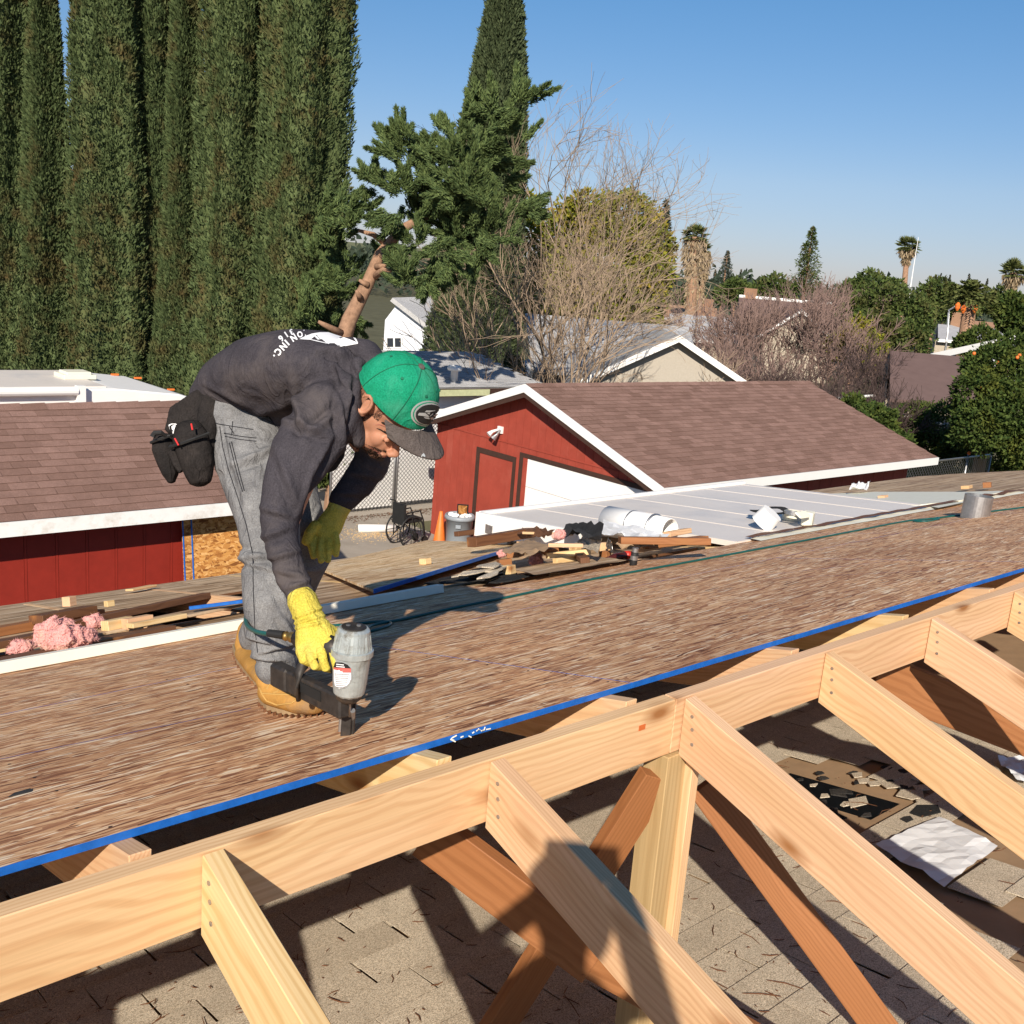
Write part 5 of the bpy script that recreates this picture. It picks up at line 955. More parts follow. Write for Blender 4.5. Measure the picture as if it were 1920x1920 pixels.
# stack of torn shingles
LB = ['black shingle at the left of the loose shingle stack', 'black shingle under the pale ones at the front of the stack', 'black shingle at the right front of the loose stack', 'black shingle in the middle layer of the loose stack', 'black shingle just under the pale top of the stack', 'large pale shingle at the back right of the loose stack', 'pale shingle crossing the middle of the loose stack', 'narrow pale shingle at the left front of the stack', 'narrow pale shingle at the right front of the stack', 'topmost pale shingle of the loose stack', 'flat black shingle right of the loose stack', 'flat black shingle left of the stack by the blue edge']
for k_, (x, y, w_, d_, a_, mt, h) in enumerate( ((855, 1082, .30, .14, 10, 'darksh', .005), (885, 1085, .34, .14, -8, 'darksh', .012), (930, 1080, .32, .12, 12, 'darksh', .012), (912, 1074, .30, .13, 25, 'darksh', .028), (905, 1068, .30, .14, 20, 'darksh', .038), (925, 1066, .28, .13, 40, 'creamsh', .052), (895, 1070, .26, .08, 12, 'creamsh', .06), (880, 1075, .22, .07, 8, 'creamsh', .048), (915, 1078, .22, .06, 28, 'creamsh', .045), (918, 1060, .22, .12, 45, 'creamsh', .07), (960, 1085, .3, .1, 8, 'darksh', .005), (820, 1088, .2, .1, 20, 'darksh', .004))):
    c = deck(x, y, h); R = Matrix.Rotation(math.radians(a_), 3, 'Z'); P = []
    for i in range(8):
        q = 2*math.pi*(i+.5)/8; v_ = R @ V((w_*.5*max(-1, min(1, math.cos(q)*1.25))*random.uniform(.85, 1.05), d_*.5*max(-1, min(1, math.sin(q)*1.25))*random.uniform(.8, 1.1), 0)); v_.z = -DT*v_.y+random.uniform(-.004, .008); P.append(c+v_)
    s = MB(); s.slab(P, (0, DT, 1), .006); tag(s.build('torn_shingle', MAT[mt]), LB[k_], 'shingle', 'torn shingles in the loose stack')
# white ribbed pipe and hoops
def pz(y): return PZ0-PT*(y-PY0)
def pat(x, y, h=0): return onp(x, y, (0, PT, 1), PZ0+PT*PY0+h)
pv = thing('duct_pipe', 'wide white duct pipe lying on the patio cover edge behind the debris', 'pipe', pat(1200, 985)); a, b = pat(1145, 978, .06), pat(1262, 998, .055)
s = MB(); ax = (b-a).normalized(); L = (b-a).length; s.lathe(a-ax*.02, ax, [(.084, 0), (.094, 0), (.090, L*.5), (.078, L), (.072, L), (.083, L*.5), (.084, 0)], 32, cap=False); s.build('pipe_body', MAT['white'], pv, smooth=True)
for f in (.36, .7): s = MB(); s.lathe(a+ax*L*f, ax, [(.086, 0), (.093, .004), (.093, .012), (.086, .016)], 32, cap=False); s.build('band', MAT['steel'], pv, smooth=True)
def ring(x, y, r, h, ax, mat, label, th=.008, up=.0):
    c = pat(x, y, up); s = MB(); s.lathe(c, ax, [(r-th, 0), (r, 0), (r*1.0, h), (r-th, h), (r-th, 0)], 28, cap=False); tag(s.build('duct_ring', MAT[mat], smooth=False), label, 'ring')
ring(1487, 975, .075, .035, (0, 0, 1), 'cream', 'lower cream plastic ring of the stack on the patio cover'); ring(1487, 969, .06, .035, (0, 0, 1), 'cream', 'upper smaller cream ring of the stack on the patio cover', up=.035); ring(1487, 965, .055, .02, (.1, 0, 1), 'steel', 'grey metal ring on top of the cream rings', up=.07)
s = MB(); c = pat(1438, 972, .07); s.lathe(c, (.25, -.5, .8), [(.0, -.05), (.075, -.05), (.07, .05), (.0, .05)], 24); tag(s.build('paint_pot', MAT['white']), 'tilted white plastic cap left of the cream rings', 'cap')
s = MB(); s.box(pat(1515, 972, .05), .09, .07, .09, Matrix.Rotation(.4, 3, 'Z')); s.box(pat(1505, 965, .09), .12, .06, .015, Matrix.Rotation(.5, 3, 'X')); tag(s.build('vent_hood', MAT['cream'], bevel=.008), 'small cream vent hood right of the stacked rings', 'vent')
s = MB(); c = pat(1450, 958, .06); n = 30; P = [c+V((math.cos(q)*.17*(1+.12*math.sin(5*q)), math.sin(q)*.15*(1+.1*math.cos(7*q)), .01*math.sin(3*q)-PT*math.sin(q)*.15)) for q in [2*math.pi*i/n for i in range(n)]]; Q = [c+(p-c)*.5 for p in P]; s.add(P+Q, [(i, (i+1) % n, n+(i+1) % n, n+i) for i in range(n)]); tag(s.build('torn_collar', MAT['darksh']), 'torn grey roofing collar lying behind the stacked rings', 'collar')
# vent stub, canister, red handled tool
vp = deck(1826, 978, -.03); s = MB(); s.lathe(vp, (.05, 0, 1), [(.085, 0), (.085, .17), (.081, .17), (.081, .02)], 32, cap=False); tag(s.build('vent_stub', MAT['steel'], smooth=False), 'short galvanised vent pipe standing out of the sheathing at the right', 'vent pipe')
cn_ = thing('spray_can', 'small dark spray can standing in front of the debris pile', 'can', deck(1187, 1058)); c = deck(1187, 1060); s = MB(); s.lathe(c, (.05, 0, 1), [(.018, 0), (.019, .004), (.019, .065), (.015, .07)], 18); s.build('body', MAT['rubber'], cn_, smooth=True); s = MB(); s.lathe(c+V((.001, 0, .03)), (.05, 0, 1), [(.0195, 0), (.0195, .022)], 18, cap=False); s.build('label_band', MAT['steel'], cn_)
s = MB(); s.lathe(c+V((.004, 0, .07)), (.05, 0, 1), [(.016, 0), (.016, .022), (.006, .024)], 18); s.build('cap', MAT['steel'], cn_)
rt_ = thing('bottle', 'dark bottle with a red base lying beside the spray can', 'bottle', deck(1160, 1045)); a, b = deck(1136, 1047, .018), deck(1180, 1040, .02); ax = (b-a).normalized(); L = (b-a).length; s = MB(); s.lathe(a, ax, [(.006, 0), (.008, L*.12), (.020, L*.35), (.022, L*.8), (.02, L*.82)], 18); s.build('body', plain('dark_red_glass', (.06, .012, .01), .2, .5), rt_, smooth=True); s = MB(); s.lathe(a+ax*L*.82, ax, [(.023, 0), (.023, L*.18), (.018, L*.2)], 18); s.build('base', plain('red_plastic', (.5, .03, .02), .4, .4), rt_, smooth=True)
o = MB(); c = deck(35, 1487, .003); o.slab([c+V((-.02, -.005, .001)), c+V((.022, -.004, 0)), c+V((.025, .012, -.002)), c+V((-.005, .010, -.002))], (0, DT, 1), .002); tag(o.build('felt_scrap', MAT['felt']), 'tiny black felt scrap on the sheathing near the left edge', 'scrap')
# chalk lines on the sheathing (flat print, one sheet each, laid on the panels)
ch = plain('chalk_line', (.16, .17, .42), .9, .1)
for i, (p, q) in enumerate((((0, 1423), (470, 1328)), ((1000, 1262), (1170, 1281)), ((1420, 1080), (1700, 1048)), ((1440, 1085), (1900, 1062)))):
    a, b = deck(*p, .0008), deck(*q, .0008); n_ = V((0, .0016, -.0016*DT)); s = MB(); s.add([a-n_, b-n_, b+n_, a+n_], [(0, 1, 2, 3)]); s.build('chalk_line', ch, house)
def strip(pts, r, name, label, cat, mat='hose'):
    P = []; pts = [V(p) for p in pts]
    for i in range(len(pts)-1):
        p0, p1, p2, p3 = pts[max(i-1, 0)], pts[i], pts[i+1], pts[min(i+2, len(pts)-1)]
        for k in range(8):
            t = k/8; P.append(.5*((2*p1)+(p2-p0)*t+(2*p0-5*p1+4*p2-p3)*t*t+(3*p1-p0-3*p2+p3)*t**3))
    P.append(pts[-1]); s = MB(); s.tube(P, r, 8); return tag(s.build(name, MAT[mat], smooth=True), label, cat)
strip([at(505, 1189, 2.24), at(480, 1184, 2.3), at(463, 1172, 2.4), at(462, 1150, 2.5), at(468, 1128, 2.6), at(500, 1110, 2.8), deck(560, 1170, .006), deck(640, 1172, .006), deck(700, 1166, .006), deck(728, 1166, .006), deck(730, 1172, .006), deck(700, 1182, .006), deck(690, 1182, .006), deck(700, 1172, .010), deck(760, 1160, .006), deck(850, 1140, .006), deck(960, 1118, .006), deck(1100, 1088, .006), deck(1300, 1052, .006), deck(1500, 1015, .006), deck(1600, 996, .006), deck(1700, 977, .006), deck(1760, 972, .006), deck(1740, 977, .006), deck(1715, 976, .01), deck(1800, 966, .006), deck(1930, 950, .006)], .0055, 'air_hose', 'green air hose running from the nail gun along the sheathing to the right', 'hose')
# ================================================================== the worker
def fuse(name, builders, voxel, smooth_it=6, fac=.5):
    """closed shapes -> one continuous surface"""
    s = MB()
    for b in builders: b(s)
    me = bpy.data.meshes.new(name+'_raw'); me.from_pydata(s.v, [], s.f); bm = bmesh.new(); bm.from_mesh(me); bmesh.ops.recalc_face_normals(bm, faces=bm.faces); bm.to_mesh(me); bm.free()
    o = bpy.data.objects.new('tmp', me); COL.objects.link(o)
    md = o.modifiers.new('r', 'REMESH'); md.mode = 'VOXEL'; md.voxel_size = voxel; md.use_smooth_shade = True
    if smooth_it: sm = o.modifiers.new('s', 'SMOOTH'); sm.iterations = smooth_it; sm.factor = fac
    dg = bpy.context.evaluated_depsgraph_get(); r = bpy.data.meshes.new_from_object(o.evaluated_get(dg)); r.name = name
    bpy.data.objects.remove(o); bpy.data.meshes.remove(me); return r
def limb(s, pts, n=20):
    """pts: (px, py, depth, half width in px, half thickness in metres); rounded ends"""
    C = [at(p[0], p[1], p[2]) for p in pts]; k = len(pts); rings = []
    for i in range(k):
        t = (C[min(i+1, k-1)]-C[max(i-1, 0)]).normalized(); a = FW.cross(t)
        if a.length < .2: a = RT.cross(t)
        a.normalize(); b = t.cross(a); ra = pts[i][3]*pts[i][2]/FPX; rb = pts[i][4] if len(pts[i]) > 4 else ra; rings.append((C[i], t, a, b, ra, rb))
    full = []
    c, t, a, b, ra, rb = rings[0]
    for q in (1.0, .8, .45): full.append((c-t*min(ra, rb)*math.sin(q*math.pi/2)*.8, a, b, ra*math.cos(q*math.pi/2)+.001, rb*math.cos(q*math.pi/2)+.001))
    for c, t, a, b, ra, rb in rings: full.append((c, a, b, ra, rb))
    c, t, a, b, ra, rb = rings[-1]
    for q in (.45, .8, 1.0): full.append((c+t*min(ra, rb)*math.sin(q*math.pi/2)*.8, a, b, ra*math.cos(q*math.pi/2)+.001, rb*math.cos(q*math.pi/2)+.001))
    vs = [c+a*(math.cos(q)*ra)+b*(math.sin(q)*rb) for c, a, b, ra, rb in full for q in [2*math.pi*j/n for j in range(n)]]; k = len(full)
    s.add(vs, [(i*n+j, i*n+(j+1) % n, (i+1)*n+(j+1) % n, (i+1)*n+j) for i in range(k-1) for j in range(n)]+[tuple(range(n-1, -1, -1)), tuple((k-1)*n+j for j in range(n))])
def ell(s, c, M3, r, n=18, m_=12):
    vs = [V(c)+M3 @ V((r[0]*math.sin(a)*math.cos(b), r[1]*math.sin(a)*math.sin(b), r[2]*math.cos(a))) for a in [math.pi*(i+.5)/m_ for i in range(m_)] for b in [2*math.pi*j/n for j in range(n)]]
    s.add(vs, [(i*n+j, i*n+(j+1) % n, (i+1)*n+(j+1) % n, (i+1)*n+j) for i in range(m_-1) for j in range(n)]+[tuple(range(n-1, -1, -1)), tuple((m_-1)*n+j for j in range(n))])
def displace(me, fn):
    n = len(me.vertices); co = np.empty(n*3, np.float32); me.vertices.foreach_get('co', co); co = co.reshape(-1, 3); no = np.empty(n*3, np.float32); me.vertices.foreach_get('normal', no); no = no.reshape(-1, 3)
    X = np.empty((n, 3)); rel = co-np.array(CAM); d = rel@np.array(FW); X[:, 0] = 960+FPX*(rel@np.array(RT))/d; X[:, 1] = 960-FPX*(rel@np.array(UP))/d; X[:, 2] = d
    h = fn(X, co); me.vertices.foreach_set('co', (co+no*h[:, None]).astype(np.float32).ravel()); me.update()
def fold(X, x, y, ang, w, l, h, bend=0.):
    """a cloth fold: ridge at (x, y) in the direction ang, w wide, l long (in photo pixels), h high (metres)"""
    a = math.radians(ang); u = (X[:, 0]-x)*math.cos(a)+(X[:, 1]-y)*math.sin(a); v = -(X[:, 0]-x)*math.sin(a)+(X[:, 1]-y)*math.cos(a)+bend*u*u; g = np.exp(-(u/l)**2)
    return h*g*(np.exp(-(v/w)**2)-.8*np.exp(-((v-w*1.6)/w)**2))
def wr(X, co, seed, amp, f=(30, 30, 30)):
    return amp*(vnoise(co*np.array(f)/10., 3.0, seed)*.6+vnoise(co*np.array(f)/10., 7.1, seed+3)*.4)
def fabric(name, c1, c2, nsc, weave=900., bs=.25, dirt=None):
    m = NM(name, .92, .05); v = m.co((1, 1, 1)); k = m.ramp(m.noise(v, nsc, 6., .7), [(.3, c1), (.7, c2)])
    sp = m.noise(v, 320., 2.); k = m.mix(1., k, m.ramp(sp, [(.3, (.75, .75, .75)), (.7, (1.25, 1.25, 1.25))]), 'MULTIPLY')
    if dirt: k = m.mix(m.ramp(m.noise(v, nsc*.5, 5., .6), [(.5, (0, 0, 0)), (.72, (.8, .8, .8))]), k, dirt)
    m.col(k); cr = m.noise(m.n('Mapping', i_Vector=v, i_Scale=(1., 1., .55)).outputs[0], 17., 5., .55, .8); rg = m.math('ABSOLUTE', m.math('SUBTRACT', cr, .5)); fw = m.math('ADD', m.math('MULTIPLY', m.math('POWER', m.math('SUBTRACT', .5, rg), 3.), 5.), m.math('MULTIPLY', m.noise(v, 260., 3.), .12)); m.bump(fw, min(1, bs*2.6), .008); return m.m
MAT['shirt'] = fabric('charcoal_shirt', (.042, .038, .044), (.064, .058, .066), 9., dirt=(.11, .092, .085))
MAT['jeans'] = fabric('grey_denim', (.115, .115, .12), (.24, .24, .24), 11., bs=.5)
MAT['glove'] = fabric('yellow_glove', (.50, .40, .055), (.64, .54, .11), 16., bs=.35, dirt=(.42, .34, .10))
MAT['palm_rubber'] = plain('black_rubber_palm', (.03, .03, .03), .7, .2)
MAT['capg'] = fabric('green_cap', (.008, .20, .10), (.018, .29, .17), 14., bs=.2, dirt=(.06, .24, .15))
MAT['visor'] = fabric('charcoal_visor', (.075, .062, .057), (.11, .092, .085), 12., bs=.3, dirt=(.15, .13, .12))
MAT['boot'] = plain('tan_nubuck', (.40, .21, .055), .85, .1, var=.32, nsc=16, bump=.5, dirt=(.27, .165, .08)); MAT['sole'] = plain('boot_sole', (.34, .235, .13), .85, .1, var=.2, nsc=20, bump=.3)
MAT['pouch'] = fabric('black_pouch', (.014, .013, .013), (.035, .030, .028), 12., bs=.5, dirt=(.05, .04, .035)); MAT['printw'] = plain('white_print', (.78, .78, .78), .8, .1, var=.03)
sk = NM('skin', .55, .3); v_ = sk.co((1, 1, 1)); kc = sk.ramp(sk.noise(v_, 22., 4.), [(.3, (.38, .175, .105)), (.7, (.50, .245, .155))]); sk.col(kc); sk.bump(sk.noise(v_, 300., 3.), .12, .001)
sk.b.inputs['Subsurface Weight'].default_value = .12; sk.b.inputs['Subsurface Radius'].default_value = (.02, .008, .004); sk.b.inputs['Subsurface Scale'].default_value = .3; MAT['skin'] = sk.m
MAT['beard'] = plain('stubble', (.05, .03, .02), .9, .1, var=.4, nsc=300); MAT['lips'] = plain('lips', (.30, .11, .085), .55, .3)
W_ = thing('person', 'worker bending over a nail gun in green cap, charcoal shirt, grey jeans, yellow gloves', 'person', deck(520, 1330))
def mlink(name, me, mat, parent=W_, label=None):
    me.transform(WM[parent.name].inverted()); me.materials.clear(); me.materials.append(MAT[mat] if isinstance(mat, str) else mat); me.polygons.foreach_set('use_smooth', [True]*len(me.polygons)); return tag(link(name, me, parent, WM[parent.name]), label)
# head frame: sd = his right, fr = where he faces, tp = crown
def iv(x, y, z): return (RT*x+UP*y-FW*z)
fr_ = iv(.63, -.76, .05).normalized(); tp_ = iv(.62, .55, .56).normalized(); tp_ = (tp_-fr_*tp_.dot(fr_)).normalized(); sd_h = fr_.cross(tp_).normalized()
HM = Matrix(((sd_h.x, fr_.x, tp_.x), (sd_h.y, fr_.y, tp_.y), (sd_h.z, fr_.z, tp_.z))); HC = at(737, 742, 2.42)
def hp(x, y, z): return HC + HM @ V((x, y, z))
def fp(x, y, z): return hp(x+.26*max(y, 0), y*.88, z-.012)
def body(s):      # the body itself, under the clothes
    ell(s, hp(0, 0, 0), HM, (.072, .092, .092)); ell(s, fp(0, .018, -.040), HM, (.062, .070, .075)); ell(s, fp(0, .066, -.075), HM, (.038, .034, .042))
    ell(s, fp(.004, .042, -.10), HM, (.044, .046, .030)); ell(s, fp(0, .072, -.120), HM, (.021, .019, .016))                      # jaw, chin
    ell(s, fp(0, .088, -.028), HM, (.044, .014, .010))                                                                    # brow
    for k in (-1, 1):
        ell(s, fp(k*.033, .056, -.066), HM, (.019, .023, .026)); ell(s, fp(k*.038, .040, -.088), HM, (.020, .030, .028)); ell(s, fp(k*.030, .083, -.044), HM, (.0125, .0085, .0065))    # cheeks, eyelids
        s.tube([hp(k*.076+k*.010, -.014+.016*math.cos(q), -.016+.026*math.sin(q)) for q in [1.2-.55*i for i in range(-3, 7)]], [.0035]+[.005]*8+[.0035], 8); ell(s, hp(k*.076, -.010, -.020), HM, (.006, .013, .022)); ell(s, hp(k*.081, -.004, -.042), HM, (.006, .008, .009))
    s_ = s; s_.tube([fp(0, .094, -.034), fp(0, .108, -.052), fp(0, .122, -.071), fp(0, .120, -.077)], [.006, .0078, .0108, .007], 12)
    for k in (-1, 1): ell(s, fp(k*.0125, .112, -.075), HM, (.0075, .010, .0065))
    ell(s, fp(0, .097, -.092), HM, (.022, .0105, .0050)); ell(s, fp(0, .095, -.102), HM, (.019, .0105, .0058))
    limb(s, [(700, 745, 2.47, 52, .055), (680, 735, 2.50, 54, .058), (650, 725, 2.56, 56, .065)])
    limb(s, [(440, 745, 2.78, 38, .11), (560, 715, 2.64, 55, .13), (650, 725, 2.56, 45, .12)])
    limb(s, [(610, 775, 2.45, 36), (545, 940, 2.30, 30), (528, 1010, 2.26, 24), (565, 1118, 2.21, 17), (585, 1170, 2.185, 15)]); limb(s, [(650, 770, 2.68, 34), (697, 860, 2.7, 24), (645, 940, 2.70, 17), (625, 965, 2.70, 14)])
    limb(s, [(455, 790, 2.72, 50), (505, 1030, 2.5, 30), (513, 1200, 2.50, 20), (512, 1275, 2.52, 15)]); limb(s, [(490, 800, 2.86, 46), (575, 1035, 2.76, 28), (500, 1160, 3.05, 20), (470, 1200, 3.14, 14)])
pm = fuse('body', [body], .0030, 7, .5)
bo = mlink('body', pm, 'skin')
# shirt
def shirt(s):
    limb(s, [(418, 742, 2.80, 42, .125), (455, 722, 2.76, 62, .15), (505, 708, 2.69, 76, .165), (560, 704, 2.62, 84, .175), (612, 710, 2.56, 86, .18), (655, 722, 2.51, 66, .165), (688, 732, 2.48, 46, .10)], 28)
    limb(s, [(560, 770, 2.72, 60, .13), (610, 800, 2.70, 50, .12), (600, 850, 2.72, 45, .08)], 20)
    limb(s, [(650, 745, 2.46, 50, .07), (618, 772, 2.40, 64, .08), (585, 820, 2.355, 64, .072), (558, 870, 2.32, 58, .068), (536, 920, 2.29, 47, .058), (524, 970, 2.275, 39, .052), (527, 1015, 2.26, 34, .045), (543, 1065, 2.235, 30, .040), (566, 1120, 2.21, 28, .036), (571, 1132, 2.205, 28, .035)], 24)
    limb(s, [(640, 740, 2.66, 52, .08), (675, 790, 2.70, 42, .055), (700, 835, 2.70, 36, .05), (695, 870, 2.70, 34, .048), (668, 908, 2.70, 30, .044), (640, 940, 2.70, 25, .036)], 20)
    # hood and collar rolls round the neck
    for q in ([(655, 655, 2.50, 20, .05), (690, 662, 2.47, 22, .05), (712, 690, 2.44, 20, .045)], [(640, 690, 2.44, 22, .05), (658, 730, 2.40, 22, .045), (655, 780, 2.40, 24, .05), (668, 820, 2.43, 20, .04)], [(672, 690, 2.42, 14, .03), (664, 740, 2.39, 14, .03), (664, 790, 2.40, 15, .03)], [(668, 800, 2.48, 28, .05), (690, 826, 2.52, 22, .05), (700, 838, 2.56, 18, .05)]): limb(s, q, 14)
sm = fuse('shirt', [shirt], .0046, 4, .5)
def sfold(X, co):
    h = wr(X, co, 5, .0045, (22, 22, 22))+.0022*vnoise(co*np.array([3.0, 3.0, 1.4]), 6., 4)
    near = (X[:, 2] < 2.62)
    for f in ((560, 770, 75, 9, 45, .010), (575, 800, 20, 8, 40, .009), (600, 780, -40, 8, 40, -.008), (520, 960, 15, 7, 30, .006), (512, 1000, -20, 7, 26, .007), (530, 1040, -15, 6, 28, .007), (545, 1075, 10, 6, 24, .006), (540, 900, 70, 9, 60, .006), (520, 1090, 60, 6, 20, .004), (560, 1095, -20, 5, 24, .006), (440, 770, 15, 7, 60, .008), (450, 752, 25, 6, 60, .006), (470, 790, 12, 6, 40, .007), (600, 860, -60, 8, 40, .008), (575, 920, -70, 7, 40, .006),
              (655, 670, 20, 7, 40, .010), (670, 690, 35, 6, 40, .009), (640, 660, 8, 6, 40, .006), (645, 720, 70, 7, 40, .008), (640, 780, 85, 7, 40, .010), (660, 760, 95, 5, 50, -.008), (648, 800, 80, 6, 40, -.007), (500, 770, -10, 8, 50, .006)):
        h = h+np.where(near, fold(X, *f), 0)*1.5
    for f in ((700, 850, 30, 7, 30, .006), (680, 890, 10, 6, 26, .006), (655, 925, 0, 5, 22, .005)): h = h+fold(X, *f)
    return h
displace(sm, sfold); sh = mlink('shirt', sm, 'shirt')
# jeans
def jeans(s):
    limb(s, [(445, 775, 2.76, 60, .13), (460, 815, 2.72, 70, .13)], 26)
    limb(s, [(462, 800, 2.70, 70, .085), (474, 860, 2.65, 72, .09), (490, 920, 2.59, 66, .085), (503, 975, 2.55, 58, .078), (509, 1030, 2.515, 54, .072), (507, 1080, 2.49, 53, .068), (508, 1130, 2.47, 51, .066), (511, 1185, 2.475, 46, .062), (517, 1225, 2.49, 41, .060), (519, 1254, 2.50, 39, .062)], 24)
    limb(s, [(495, 805, 2.84, 62, .085), (535, 900, 2.80, 55, .08), (575, 1000, 2.76, 42, .07), (583, 1040, 2.75, 38, .066), (555, 1095, 2.88, 40, .06), (500, 1160, 3.04, 38, .06), (480, 1194, 3.10, 33, .058)], 22)
jm = fuse('jeans', [jeans], .0048, 4, .5)
def jfold(X, co):
    h = wr(X, co, 9, .003, (20, 20, 16)); near = X[:, 2] < 2.78
    for f in ((470, 1045, -5, 6, 40, .008), (480, 1060, 15, 5, 34, .007), (470, 1030, 10, 5, 30, -.005), (490, 1200, 15, 6, 34, .008), (520, 1215, -15, 5, 40, .009), (500, 1235, 5, 5, 36, .009), (540, 1180, 60, 7, 30, .009), (530, 1120, 65, 7, 40, .006), (470, 860, -18, 7, 50, .006), (500, 845, -25, 6, 50, .006), (450, 900, 75, 8, 60, .005), (520, 900, 70, 8, 60, .006), (430, 830, 80, 5, 50, .004)): h = h+np.where(near, fold(X, *f), 0)*1.4
    return h
displace(jm, jfold); je = mlink('jeans', jm, 'jeans')
bj = BVHTree.FromObject(je, bpy.context.evaluated_depsgraph_get()); JT = WM[W_.name].translation
def hitpx(tree, org, x, y, off=.0015):
    d = ray(x, y).normalized(); h = tree.ray_cast(CAM-org, d)
    return (h[0]+org-d*off) if h[0] is not None else None
def seam(tree, org, pts, name, mat, parent, r=.0014, off=.001, dash=False):
    P = []
    for i in range(len(pts)-1):
        for k in range(8):
            t = k/8; h = hitpx(tree, org, pts[i][0]*(1-t)+pts[i+1][0]*t, pts[i][1]*(1-t)+pts[i+1][1]*t, off)
            if h is not None: P.append(h)
    if len(P) > 2:
        s = MB(); s.tube(P, r, 5, cap=False); return s.build(name, mat, parent)
dk = plain('dark_stitching', (.03, .03, .035), .9, .05)
for pts in ([(412, 800), (418, 840), (428, 880), (445, 930), (462, 985), (474, 1040), (475, 1110), (478, 1180), (484, 1230)], [(430, 830), (440, 870), (448, 900), (456, 925)], [(434, 828), (444, 868), (452, 898), (459, 924)], [(420, 812), (450, 818), (485, 822)], [(422, 818), (450, 824), (485, 828)], [(392, 790), (410, 795), (440, 800), (480, 806)], [(430, 800), (440, 815)], [(436, 790), (434, 820)]): seam(bj, JT, pts, 'seam', dk, je, .0012)
# boots
def boot(name, parts, sole_pts, zlow):
    me = fuse(name, [lambda s: [limb(s, q, 18) for q in parts]], .0042, 4); b = mlink(name, me, 'boot'); tr_ = MB()
    for i in range(len(sole_pts)):
        a_, b_ = deck(*sole_pts[i], .005), deck(*sole_pts[(i+1) % len(sole_pts)], .005)
        for j in range(3): q = a_+(b_-a_)*(j+.5)/3; e = (b_-a_).normalized(); tr_.box(q-V((0, 0, .001)), .004, .008, .010, frame(e, (0, 0, 1)).to_3x3())
    tag(tr_.build('tread', MAT['oldwood'], b), kind='stuff')
    s = MB(); P = [deck(*q, .002) for q in sole_pts]; k = len(P); cen = sum(P, V((0, 0, 0)))/k; top = [cen+V((0, 0, .024))+(p-cen)*1.03 for p in P]
    s.add(P+top, [tuple(range(k-1, -1, -1)), tuple(k+i for i in range(k))]+[(i, (i+1) % k, k+(i+1) % k, k+i) for i in range(k)]); s.build('sole', MAT['sole'], b, bevel=.003); return b
b1 = boot('boot', [[(512, 1245, 2.50, 30, .04), (511, 1280, 2.50, 31, .042)], [(508, 1296, 2.49, 26, .038), (535, 1305, 2.465, 26, .04), (565, 1315, 2.43, 24, .042), (590, 1321, 2.405, 19, .038)]], [(484, 1318), (500, 1334), (530, 1342), (565, 1343), (600, 1339), (624, 1328), (618, 1315), (590, 1305), (540, 1296), (500, 1300)], 0)
b2 = boot('boot', [[(468, 1180, 3.12, 22, .034), (462, 1212, 3.13, 22, .038)], [(462, 1226, 3.12, 18, .036), (478, 1246, 3.0, 18, .038), (494, 1266, 2.89, 17, .038), (505, 1280, 2.81, 14, .034)]], [(436, 1222), (444, 1246), (462, 1268), (484, 1292), (505, 1302), (528, 1296), (530, 1280), (505, 1250), (475, 1225), (450, 1212)], 0)
bt_ = BVHTree.FromObject(b1, bpy.context.evaluated_depsgraph_get())
for pts in ([(500, 1292), (515, 1272), (528, 1275), (522, 1296), (512, 1300)], [(492, 1300), (520, 1302), (550, 1302)], [(530, 1280), (545, 1290), (560, 1298)], [(486, 1290), (492, 1302), (500, 1314), (520, 1322), (548, 1318), (562, 1306)], [(488, 1262), (500, 1268), (520, 1268)], [(489, 1266), (501, 1272), (520, 1272)]): seam(bt_, JT, pts, 'lace', plain('lace', (.45, .27, .08), .8), b1, .0022)
# gloves: cuff, palm, five separate bent fingers
def gl_r(s):
    limb(s, [(566, 1124, 2.20, 28, .034), (577, 1150, 2.19, 28, .034), (583, 1170, 2.185, 30, .036), (592, 1196, 2.175, 40, .030), (597, 1218, 2.165, 40, .026)], 20)
    for q in ([(564, 1200, 2.175, 11), (563, 1222, 2.155, 9.5), (569, 1238, 2.15, 8.5), (582, 1243, 2.165, 8)], [(581, 1212, 2.165, 11), (583, 1233, 2.14, 9), (590, 1249, 2.14, 8.5), (602, 1250, 2.165, 8)], [(601, 1212, 2.155, 11), (605, 1234, 2.13, 9), (610, 1252, 2.135, 8.5), (619, 1254, 2.165, 8)], [(619, 1204, 2.15, 11), (625, 1222, 2.13, 9), (629, 1240, 2.12, 8.5), (633, 1256, 2.125, 8)],
              [(612, 1178, 2.18, 13), (630, 1190, 2.19, 12), (634, 1205, 2.205, 11)]): limb(s, q, 12)
gm = fuse('glove', [gl_r], .0021, 3, .4); displace(gm, lambda X, co: wr(X, co, 2, .0012, (60, 60, 60))+fold(X, 575, 1150, -20, 3, 40, .004)+fold(X, 580, 1162, -15, 2.5, 40, .003)+fold(X, 583, 1172, -12, 2.5, 40, .003)); g1 = mlink('glove', gm, 'glove')
def gl_l(s):
    limb(s, [(640, 944, 2.70, 22, .030), (631, 962, 2.695, 21, .030), (618, 985, 2.685, 25, .024), (608, 1003, 2.675, 25, .020)], 18)
    for q in ([(589, 1006, 2.67, 8), (584, 1026, 2.65, 7), (588, 1044, 2.645, 6)], [(602, 1012, 2.665, 8), (600, 1034, 2.645, 7), (602, 1052, 2.64, 6)], [(615, 1012, 2.665, 8), (616, 1033, 2.65, 7), (615, 1051, 2.65, 6)], [(628, 1004, 2.67, 8), (632, 1022, 2.66, 7), (630, 1040, 2.66, 6)], [(592, 985, 2.66, 11), (580, 1000, 2.65, 10), (574, 1016, 2.65, 9)]): limb(s, q, 12)
